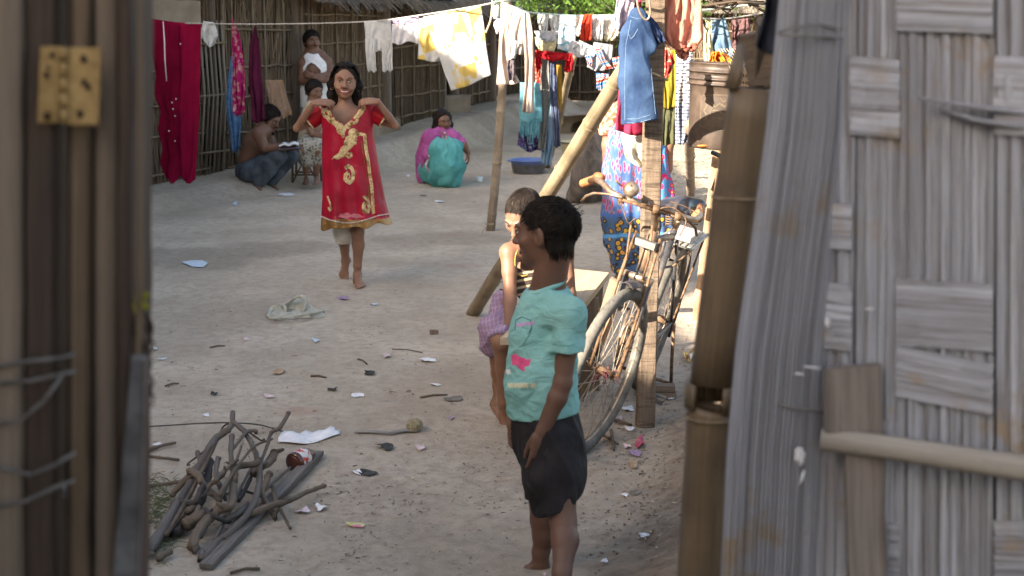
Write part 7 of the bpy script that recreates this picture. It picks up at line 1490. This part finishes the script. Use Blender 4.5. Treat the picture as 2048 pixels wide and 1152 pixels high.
L_=[([(300,1096,.02),(330,1050,.04),(370,985,.06),(400,930,.09),(430,880,.12),(456,835+25,.15)],.020,0,'thick grey branch running from the lower left tip up through the heap'),
([(352,1062,.02),(372,1040,.03),(398,1010,.05),(414,960,.08),(420,930,.09)],.019,2,'dark blunt branch in the lower left of the heap'),
([(302,1098,.015),(340,1040,.03),(352,1004,.05),(388,1006,.08),(402,978,.11)],.016,2,'dark crooked branch with an elbow at the left of the heap'),
([(392,1092,.02),(398,1060,.04),(420,1035,.06),(440,1018,.08),(462,1010,.09),(468,960,.12),(474,935,.13),(510,928,.13)],.019,1,'pale hooked branch in the middle of the heap'),
([(404,1104,.015),(430,1088,.02),(470,1055,.03),(500,1020,.05),(515,985,.07),(520,940,.09),(508,900,.12),(492,868,.16),(465,842,.20)],.015,0,'long curved grey branch arching from the bottom over the heap'),
([(502,1028,.035),(540,1012,.05),(580,1000,.045),(612,985,.03),(642,974,.03)],.0125,1,'brown stick lying across the plank at the right of the heap'),
([(540,948+2,.10),(532,965,.08),(524,985,.06),(535,1010,.03),(548,1030,.02)],.014,1,'pale forked stub standing at the right of the heap'),
([(546,975,.05),(552,1000,.04),(566,1028,.03),(578,1052,.015)],.008,1,'thin crooked twig right of the pale stub'),
([(576,828,.22),(560,855,.18),(543,865,.16),(535,890,.12),(528,908,.10),(514,945,.07)],.009,0,'thin upright twig rising highest at the top right of the heap'),
([(464,872,.16),(462,900,.13),(463,935,.10)],.011,0,'short upright grey stick near the top of the heap'),
([(512,865,.17),(494,864,.17),(478,882,.15),(462,905,.12)],.008,0,'bent thin grey stick crossing the top of the heap'),
([(386,946,.10),(365,965,.07),(345,988,.04)],.014,1,'short olive stick pointing down at the left edge of the heap'),
([(382,944,.12),(398,952,.12),(408,972,.10),(430,990,.09),(438,1000,.08)],.015,1,'bent olive branch over the left part of the heap'),
([(430,965,.13),(450,940,.14),(472,922,.15)],.010,1,'split brown stick on top of the heap'),
([(374,1025,.06),(400,1000,.08),(420,970,.11),(445,950,.13)],.012,1,'split orange-brown stick under the olive branch'),
([(408,1020,.06),(424,1030,.07),(445,1040,.05),(458,1044,.03)],.011,2,'small dark stub in front of the heap'),
([(372,1050,.04),(384,1042,.05),(396,1034,.06),(404,1028,.06)],.026,1,'knobbly root lump in the lower middle of the heap'),
([(548,905,.09),(538,925,.07),(520,935,.08),(508,945,.08)],.018,1,'thick gnarled piece at the upper right of the heap'),
([(476,1000,.05),(492,975,.06),(504,950,.07),(512,925,.08)],.009,2,'straight dark stick beneath the curved branch'),
([(438,918,.13),(432,945,.11),(440,975,.09),(450,995,.07)],.011,0,'upright grey stick in the middle of the heap'),
([(450,1038,.04),(470,1030,.05),(490,1015,.05)],.014,0,'grey stub behind the dark stub'),
([(395,905,.10),(400,925,.09),(404,950,.08)],.009,0,'small broken stick at the back left of the heap'),
([(516,990,.03),(500,985,.05),(482,980,.06)],.006,2,'short thin dark twig inside the heap')]
random.seed(21)
for pts,r,mi,lab in L_: stick(pts,r*.92,mi,lab,taper=.6)
m=MB(); a=GP(412,1134,.012); b=GP(636,906,.02); m.beam(a,b,.045,.018,nseg=16,wob=.0018); solo('plank',m,wood('grey_split_plank',(.10,.085,.075),(.24,.21,.185),None,.8,rough=.9,bump=.9),'long grey split plank along the right side of the firewood heap','plank',FG)
m=MB(); m.tube(cat([GP(x,y,h) for x,y,h in((292,856,.01),(350,850,.02),(420,846,.04),(470,846,.06),(520,850,.03),(562,862,.01),(562,862,.01))],6),.003,5); solo('thin_twig',m,SW[2],'thin dark twig stretching behind the heap','twig')
m=MB(); m.tube(cat([GP(x,y,h) for x,y,h in((380,930,.02),(405,905,.03),(432,880,.08),(448,852,.12),(470,846,.15),(495,862,.1),(520,880,.05),(520,880,.05))],6),.0035,5); solo('thin_twig',m,SW[2],'arched thin twig looping over the top of the heap','twig')
for pts,r,lab in (([(290,904,.01),(320,892,.015),(347,886,.015)],.008,'pale broken stick left of the heap, nearest the paper scrap'),([(290,912,.01),(322,915,.01),(354,919,.01)],.006,'thin pale stick lying just left of the heap'),([(288,973,.01),(330,968,.01),(370,962,.02)],.008,'pale cane poking out left of the heap'),([(318,1118,.01),(326,1110,.015),(340,1104,.012)],.012,'small dark wood chip in front of the heap')):
    stick(pts,r,1,lab,name='loose_stick',group=None,knots=False)
# bottle
bt=thing('bottle',GP(600,925),'brown glass bottle with a white and red label beside the firewood heap','bottle'); BGm=stuff_mat('brown_glass',(.045,.012,.006),(.09,.025,.012),20,rough=.12,bump=.05,spec=.7)
a=GP(586,926,.034); ax=(GP(626,906,.036)-a).normalized(); m=MB(); m.lathe([(.020,0),(.033,.001),(.037,.006),(.037,.075),(.033,.09),(.022,.10),(.017,.108),(.017,.12),(.0145,.121)],a,ax,28); part('glass',m,BGm,bt)
m=MB(); m.lathe([(.026,-.001),(.0275,-.003),(.024,-.004),(.001,-.004)],a,ax,20); part('base_ring',m,BGm,bt)
k=NT('red_white_label'); n=k.noise(k.mp((1,1,1)),40,2); m=MB(); m.lathe([(.0375,.018),(.0378,.02),(.0378,.068),(.0375,.07)],a,ax,28); part('label',m,k.out(k.ramp(n,[(.4,(.62,.60,.58)),(.52,(.60,.55,.52)),(.55,(.50,.06,.04)),(1,(.45,.05,.04))],'LINEAR'),.6),bt)
# paper, scraps
def scrap(x,y,wpx,hpx,mat,label,name='paper_scrap',cat_='paper scrap',group='litter scraps on the ground',curl=.012,seed=0,rot=None):
    rs=random.Random(seed*13+int(x)); n=rs.randint(7,11); c=GP(x,y,.006); out=[]; ph=rs.uniform(0,6)
    for i in range(n):
        t=2*math.pi*i/n; f=rs.uniform(.45,1.12); g=GP(x+math.cos(t)*wpx/2*f,y+math.sin(t)*hpx/2*f,.006); out.append(g+Vector((0,0,curl*rs.uniform(0,1)*(.5+.5*math.sin(2*t+ph)))))
    mid=[c.lerp(p,.5)+Vector((0,0,curl*rs.uniform(-.1,.5))) for p in out]; m=MB(); m.add([c+Vector((0,0,curl*.3))]+mid+out,[(0,1+i,1+(i+1)%n) for i in range(n)]+[(1+i,1+n+i,1+n+(i+1)%n,1+(i+1)%n) for i in range(n)])
    return solidify(solo(name,m,mat,label,cat_,group,smooth=False),.0012)
PW_=stuff_mat('white_paper',(.60,.60,.62),(.74,.74,.76),30,bump=.2); PP_=stuff_mat('pink_paper',(.50,.36,.38),(.64,.54,.55),60); PB_=stuff_mat('pale_blue_paper',(.36,.48,.58),(.6,.66,.72),60); PV_=stuff_mat('purple_foil',(.22,.13,.24),(.40,.28,.42),60,rough=.4); PG_=stuff_mat('grey_leaf',(.10,.095,.085),(.22,.2,.17),50); PBK=stuff_mat('charred_leaf',(.02,.02,.02),(.06,.06,.055),50); PY_=stuff_mat('yellow_wrapper',(.45,.40,.12),(.62,.58,.35),40,c3=(.5,.12,.25)); TB=stuff_mat('tan_bark_bit',(.30,.2,.12),(.42,.31,.2),40)
m=MB(); 
def pf(u,v):
    x=552+v*14+u*(118-14*v); yb=884+u*(-14); yt=868+u*(-3)
    y=yb+(yt-yb)*(1-v)-(4*math.sin(u*11))*(1-v)*.5-16*math.sin(math.pi*u)*(1-v)*.35
    x=556+124*u; top=876-12*u-3*math.sin(u*14); bot=884+10*math.sin(u*3.1)*.5-16*u*u
    return GP(x,top+(bot-top)*v+(-4*math.sin(u*3.14)-3*math.sin(u*17)-2*math.sin(u*31) if v==0 else 0),.006)+Vector((0,0,.016*abs(math.sin(u*6))*(1-v)+.004*math.sin(u*9)))
m.grid(pf,20,6); solidify(solo('paper_sheet',m,PW_,'large torn white paper sheet behind the brown bottle','paper'),.0015)
for i,(p,r) in enumerate([([(430,1080,.02),(470,1000,.05),(500,940,.09)],.007),([(350,1040,.04),(395,960,.10),(430,890,.15)],.008),([(400,1075,.02),(450,980,.09),(480,900,.15)],.007),([(330,1070,.03),(380,990,.08),(420,900,.13)],.009),([(455,1060,.02),(520,990,.04),(575,940,.03)],.007),([(440,990,.13),(500,900,.14),(540,880,.12)],.006)]):
    stick(p,r,i%2,['thin straight stick in the lower right of the heap','slim stick along the back left of the heap','slim stick rising through the middle of the heap','straight stick on the left slope of the heap','thin stick beneath the brown crossing stick','thinnest stick lying across the top right of the heap'][i],taper=.55,knots=False)
for i,(x,y,w_,h_,mt,lb) in enumerate([(858,720,38,10,PW_,'white torn paper near the middle right of the yard'),(717,790,34,12,PW_,'white folded paper scrap in the middle of the yard'),(538,792,26,9,PP_,'pale lilac scrap left of the middle paper'),(632,681,18,8,PB_,'light blue scrap below the plastic bag'),(492,678,14,8,PP_,'small pinkish scrap left of the blue scrap'),(412,830,20,6,PW_,'small white scrap above the firewood heap'),(843,895,26,12,PP_,'pink and cream wrapper right of the paper sheet'),(712,1050,46,14,PY_,'yellow and pink wrapper in the foreground'),(606,1022,40,12,PP_,'pinkish torn card right of the firewood heap'),(641,1016,26,14,PW_,'crumpled white and grey scrap right of the heap'),(712,946,28,9,PW_,'white-grey foil scrap below the stone lump'),(773,711,14,9,PP_,'lilac corner scrap in the middle of the yard'),(903,836,16,10,PV_,'dark purple foil scrap near the seated boy feet'),(686,597,30,6,PV_,'flat violet scrap in front of the girl'),(748,609,20,4,PB_,'thin pale blue scrap beside the violet scrap'),(1288,1072,24,10,PW_,'white scrap in the right foreground'),(1208,1124,16,7,PW_,'tiny white scrap at the bottom right'),(326,718,26,4,PB_,'pale blue strip at the left edge of the yard'),(310,697,10,7,PW_,'small white chip near the left door frame'),(316,890,22,7,PW_,'white scrap beside the pale broken stick'),(572,389,44,6,PW_,'long white paper on the ground before the squatting man'),(470,407,14,8,PB_,'small blue cap-like scrap left of the long white paper'),(880,403,24,4,PW_,'white scrap in front of the squatting woman'),(848,391,18,3,PG_,'grey scrap left of that white scrap'),(816,352,10,6,PW_,'tiny scrap beside the squatting woman skirt'),(948,405,10,6,TB,'tan chip left of the line pole'),(390,528,60,18,PB_,'pale bluish flattened plastic on the damp patch'),(1258,818,30,12,PW_,'white foil piece beside the squared post foot'),(1262,858,26,10,PW_,'white wrapper just left of the post foot'),(1240,836,16,8,PP_,'pink bit left of the post foot'),(1270,905,28,16,PV_,'violet and pink foil in the soil right of the tyre'),(1255,893,22,8,PP_,'pink strip right of the front tyre'),(1268,930,20,22,TB,'tan leaf on the soil right of the tyre'),(1270,985,30,14,PG_,'grey dry leaf on the bank'),(1248,990,16,8,PW_,'white flake on the lower bank'),(1340,795,26,10,PW_,'white paper by the wood blocks'),(1090,1150,10,5,PP_,'pink speck near the standing boy heel'),(560,742,36,12,TB,'crumpled tan leaf left of the middle twig'),(738,745,30,10,PBK,'black dry leaf near the white paper'),(430,788,18,7,PBK,'black bit in the left middle of the yard'),(666,779,22,6,PBK,'black curled leaf left of the white folded paper'),(770,893,40,16,PBK,'heap of charred leaf right of the paper sheet'),(735,945,46,14,PBK,'scattered black leaf scraps right of the bottle'),(905,797,40,12,PG_,'grey ash scrap right of the red stain'),(870,770,26,6,PW_,'cream chip by the grey ash'),(1000,560,12,5,PW_,'pale chip near the bamboo foot')]):
    scrap(x,y,w_,h_,mt,lb,seed=i)
scrap(1282,888,26,26,stuff_mat('magenta_petals',(.36,.05,.10),(.48,.14,.2),60),'magenta petals in the soil by the post',curl=.03,seed=3)
scrap(1376,716,26,26,stuff_mat('bright_wrapper',(.50,.06,.05),(.25,.42,.12),70,c3=(.7,.7,.66)),'bright red green and white wrapper on the bank at the right',curl=.05,seed=5)
# crumpled plastic bag
m=MB(); PBm=stuff_mat('milky_plastic',(.50,.49,.40),(.66,.65,.56),24,rough=.3,bump=.5,spec=.5,trans=.35)
c=GP(588,632); bag=thing('plastic_bag',c,'crumpled translucent pale plastic bag lying left of the middle of the yard','bag')
m=MB(); 
def bf(u,v):
    a=2*math.pi*u; x=586+(56+10*math.sin(3*a+1))*math.cos(a)*(1-.85*v); y=630+(9+2*math.sin(4*a))*math.sin(a)*(1-.85*v); hb=.030*math.sin(min(1,v*1.6)*1.57)+.05*max(0,math.sin((u-.55)*6.28))*math.sin(v*3.1)+.02*float(fbm(u*9,v*6,3,3)-.5)
    g=GP(x,y,.004); return g+Vector((0,0,max(0,hb)))
m.grid(bf,44,14); part('film',m,PBm,bag)
for pts in ([(540,632,.01),(545,616,.03),(566,612,.05),(572,624,.03)],[(570,616,.04),(590,596,.10),(606,594,.11),(612,608,.07),(606,624,.03)],[(545,636,.02),(580,634,.035),(615,628,.035),(640,624,.02)]):
    m=MB(); m.tube(cat([GP(x,y,h) for x,y,h in pts]+[GP(*pts[-1])],6),.016,7,rough=.35,flat=.5); part('twisted_fold',m,PBm,bag)
# stone lump, driftwood, brick chip, cup, basin, stump
lo,hi=box_of([GP(829,850,.026)],.05); S=SDF(lo,hi,.004); S.ell(GP(829,850,.026),(.034,.032,.027)); wrinkle(S,.004,38,4); solo('clod',S.mesh(),stuff_mat('dung_clod',(.20,.17,.10),(.38,.33,.22),60,bump=1,bscale=120),'round rough pale clod on the ground at the centre','clod')
m=MB(); pp=[GP(x,y,.008) for x,y in((708,864),(740,863),(780,865),(810,860),(836,862))]; m.tube(pp,[.006,.014,.010,.016,.008],7,flat=.4,rough=.15); solo('dry_husk',m,wood('grey_husk',(.18,.165,.15),(.36,.34,.32),None,.6),'flat grey dry husk lying left of the round clod','husk')
m=MB(); c=GP(868,664,.012); m.box(c,(.040,.030,.022),Matrix.Rotation(.3,3,'Z'),j=.002); bevel(solo('brick_chip',m,stuff_mat('brown_brick',(.12,.08,.06),(.2,.14,.11),60),'small brown brick chip on the open ground','brick'),.003)
m=MB(); m.lathe([(.001,.0),(.030,.0),(.034,.01),(.037,.055),(.033,.055),(.031,.012),(.001,.010)],GP(958,364),(.05,0,1),20); solo('cup',m,stuff_mat('white_enamel',(.60,.64,.62),(.7,.74,.72),30,rough=.4),'small white cup on the ground beside the squatting woman','cup')
c=GP(1057,346); R0=.17; R1=.205; m=MB(); m.lathe([(.001,0),(R0-.01,0),(R0,.012),(R1-.012,.13),(R1+.008,.136),(R1+.012,.145),(R1+.004,.15),(R1-.014,.142),(R0-.006,.018),(.001,.012)],c,(0,0,1),36)
k=NT('blue_plastic_basin'); z=k.sep(k.mp((1,1,1)))[2]; BSN=k.out(k.mix(k.ramp(z,[(.095,0),(.12,1)]),k.mix(k.ramp(k.noise(k.mp((1,1,1)),16,5),[(.35,0),(.7,1)]),(.07,.075,.085),(.13,.13,.14)),(.10,.16,.38)),.4); bsn=thing('basin',c,'large blue grey plastic basin on the ground beyond the line pole','basin'); part('bowl',m,BSN,bsn)
m=MB(); 
for a in(.3,3.4): m=MB(); m.tube([c+Vector((math.cos(a+t)*(R1+.02),math.sin(a+t)*(R1+.02),.14)) for t in np.linspace(-.25,.25,7)],.008,6); part('rim_handle',m,BSN,bsn)
lo,hi=box_of([GP(1140,415),P(1215,265,13.2)],.15); lo[2]=-.05; S=SDF(lo,hi,.012); S.chain([GP(1170,400),P(1180,330,13.0),P(1203,262,13.2),P(1216,200,13.4)],[.17,.12,.09,.08],.05); S.chain([GP(1150,404),P(1165,350,12.95),P(1190,320,13)],[.07,.07,.05],.05); S.chain([GP(1205,398),P(1200,360,13.0),P(1196,320,13)],[.09,.07,.05],.05); wrinkle(S,.03,9,5,(1,1,.4)); solo('tree_stump',S.mesh(),stuff_mat('grey_dead_wood',(.07,.058,.05),(.19,.165,.145),12,(1,1,.35),bump=.9,bscale=60),'gnarled grey leaning tree stump behind the sloping bamboo','stump')
# pale plastic tub and mud mound behind the sloping bamboo
tub=thing('tub',P(1160,330,15.5),'pale yellow plastic tub partly hidden behind the sloping bamboo','tub'); c=GP(1157,332); m=MB(); m.lathe([(.001,0),(.16,0),(.17,.02),(.20,.26),(.215,.27),(.205,.28),(.19,.265),(.16,.03),(.001,.02)],c,(0,0,1),30); part('wall',m,stuff_mat('yellow_tub',(.42,.40,.22),(.55,.52,.32),16,rough=.5),tub); m=MB(); m.lathe([(.218,.262),(.224,.27),(.218,.28),(.208,.27)],c,(0,0,1),30); part('rim',m,stuff_mat('dark_rim',(.05,.045,.04),(.1,.09,.08),16),tub)
lo,hi=box_of([GP(1150,262),GP(1230,255)],.6); S=SDF(lo,hi,.03); S.ell(GP(1160,268),(.5,.35,.28),.1); S.ell(GP(1195,262),(.45,.3,.22),.1); wrinkle(S,.02,4,3); solo('mud_mound',S.mesh(),MUD,'pale dried mud mound at the far end of the yard behind the clothes','mound')
# sandal by the bench
m=MB(); c=GP(1207,616,.012); m.grid(lambda u,v:c+Vector((.10*(u-.5)*2,.04*(v*2-1)*math.sqrt(max(0,1-abs(2*u-1)**3)),0)),10,5); solidify(solo('sandal',m,stuff_mat('dusty_sandal',(.42,.34,.24),(.58,.48,.35),30),'dusty tan sandal lying right of the bench','sandal'),.022)
# ---- small litter nobody could count
random.seed(91); lt=MB(); lt2=MB(); lt3=MB(); gr=MB()
def bit(mb,x,y,l,wd,h=.003):
    if x<284 or x>1400: pass
    g=GP(x,y,h); a=random.uniform(0,6.28); d=Vector((math.cos(a),math.sin(a),random.uniform(-.1,.25)))*l; s_=Vector((-math.sin(a),math.cos(a),random.uniform(-.2,.2)))*wd; q=random.uniform(0,50)
    e=Vector((0,0,wd*random.uniform(.2,.9))); mb.add([g-d-s_,g+d*.9-s_*.5,g+d+s_,g-d*.8+s_*.9+e],[(0,1,2,3)],[(q,0),(q,.1),(q+.1,.1),(q,.2)])
cl=[(random.uniform(300,1150),random.triangular(380,1150,900),random.uniform(15,70)) for _ in range(46)]+[(755,950,70),(900,790,60),(700,960,60),(640,1000,60),(460,720,90),(400,740,80)]
for i in range(1500):
    if random.random()<.6: c=random.choice(cl); x=random.gauss(c[0],c[2]); y=random.gauss(c[1],c[2]*.35)
    else: x=random.uniform(285,1200); y=random.triangular(360,1152,1152)
    if y<345: continue
    bit(lt if random.random()<.55 else lt2,x,y,random.uniform(.002,.011),random.uniform(.001,.004))
for i in range(260): bit(lt3,random.uniform(285,1150),random.triangular(380,1152,1000),random.uniform(.01,.045),random.uniform(.0008,.0018))
for i in range(120): bit(lt3,random.uniform(285,1200),random.triangular(360,1152,900),random.uniform(.003,.007),random.uniform(.002,.005),.004)
for i in range(700):
    y=random.triangular(640,1150,900); x=random.gauss(1290-(y-900)*.12,55); bit(random.choice((lt,lt2,lt2,lt3)),x,y,random.uniform(.003,.011),random.uniform(.0015,.004))
for i in range(500):
    y=random.triangular(285,400,320); x=random.uniform(1335,1450); bit(random.choice((lt2,lt3)),x,y,random.uniform(.01,.03),random.uniform(.004,.012))
solo('leaf_litter',lt,stuff_mat('dark_leaf_bits',(.045,.038,.03),(.15,.12,.09),40),'tiny dark leaf scraps strewn over the ground','litter',kind='stuff',smooth=False)
solo('leaf_litter',lt2,stuff_mat('brown_leaf_bits',(.13,.095,.065),(.24,.18,.13),40),'tiny brown leaf and bark bits strewn over the ground','litter',kind='stuff',smooth=False)
solo('straw_litter',lt3,stuff_mat('pale_straw_bits',(.34,.28,.19),(.50,.43,.32),40),'pale straw and chips strewn over the ground','litter',kind='stuff',smooth=False)
for i in range(420):
    x=random.gauss(318,24); y=random.gauss(1020,45); 
    if y<950 or x>370: continue
    g=GP(x,y,.0); a=random.uniform(0,6.28); l=random.uniform(.02,.07); d=Vector((math.cos(a),math.sin(a),random.uniform(.0,.35)))*l; gr.tube([g,g+d*.5+Vector((0,0,.008)),g+d],.0011,3,cap=False)
solo('grass_clippings',gr,stuff_mat('wilted_grass',(.07,.09,.035),(.17,.18,.09),30),'wilted green grass cuttings left of the heap','grass',kind='stuff')
# clods and pebbles along the bank
random.seed(5); pb=MB()
for i in range(230):
    y=random.triangular(640,1150,950); x=random.gauss(1300-(y-900)*.15,65); r=random.uniform(.002,.0065); pb.ell(GP(x,y,r*.4),(r,r*.9,r*.7),6,4,jit=.2)
solo('soil_crumbs',pb,stuff_mat('soil_crumb',(.17,.125,.09),(.30,.23,.17),60),'crumbs of loose soil on the bank under the bicycle','soil',kind='stuff')
for (pts,r,lab) in (([(1222,860,.01),(1228,900,.01)],.007,'short twig standing out by the tyre'),([(1205,868,.008),(1236,888,.01)],.006,'twig on the soil right of the tyre'),([(1224,838,.01),(1262,850,.01)],.008,'pale twig near the post foot')): stick(pts,r,1,lab,name='loose_stick',group=None,knots=False)
for (pts,r,lab) in (([(1030,0,11.2),(0,0,0)],0,''),): pass
for (x0,y0,x1,y1,r,lab) in ((420,695,450,692,.005,'orange-brown twig left of the middle'),(622,752,652,756,.006,'brown twig in the middle of the yard'),(716,718,734,728,.004,'thin dark twig beside the lilac scrap'),(784,698,845,705,.003,'long thin bent straw right of the lilac scrap'),(330,772,358,767,.004,'twig at the left side of the yard'),(460,1146,520,1138,.005,'thin stick at the bottom edge left of centre'),(840,795,895,790,.005,'pink-brown twig right of the middle')):
    m=MB(); a=GP(x0,y0,.006); b=GP(x1,y1,.006); m.tube([a,a.lerp(b,.5)+Vector((0,.01,.004)),b],r,6,rough=.15); solo('loose_stick',m,SW[1],lab,'stick')
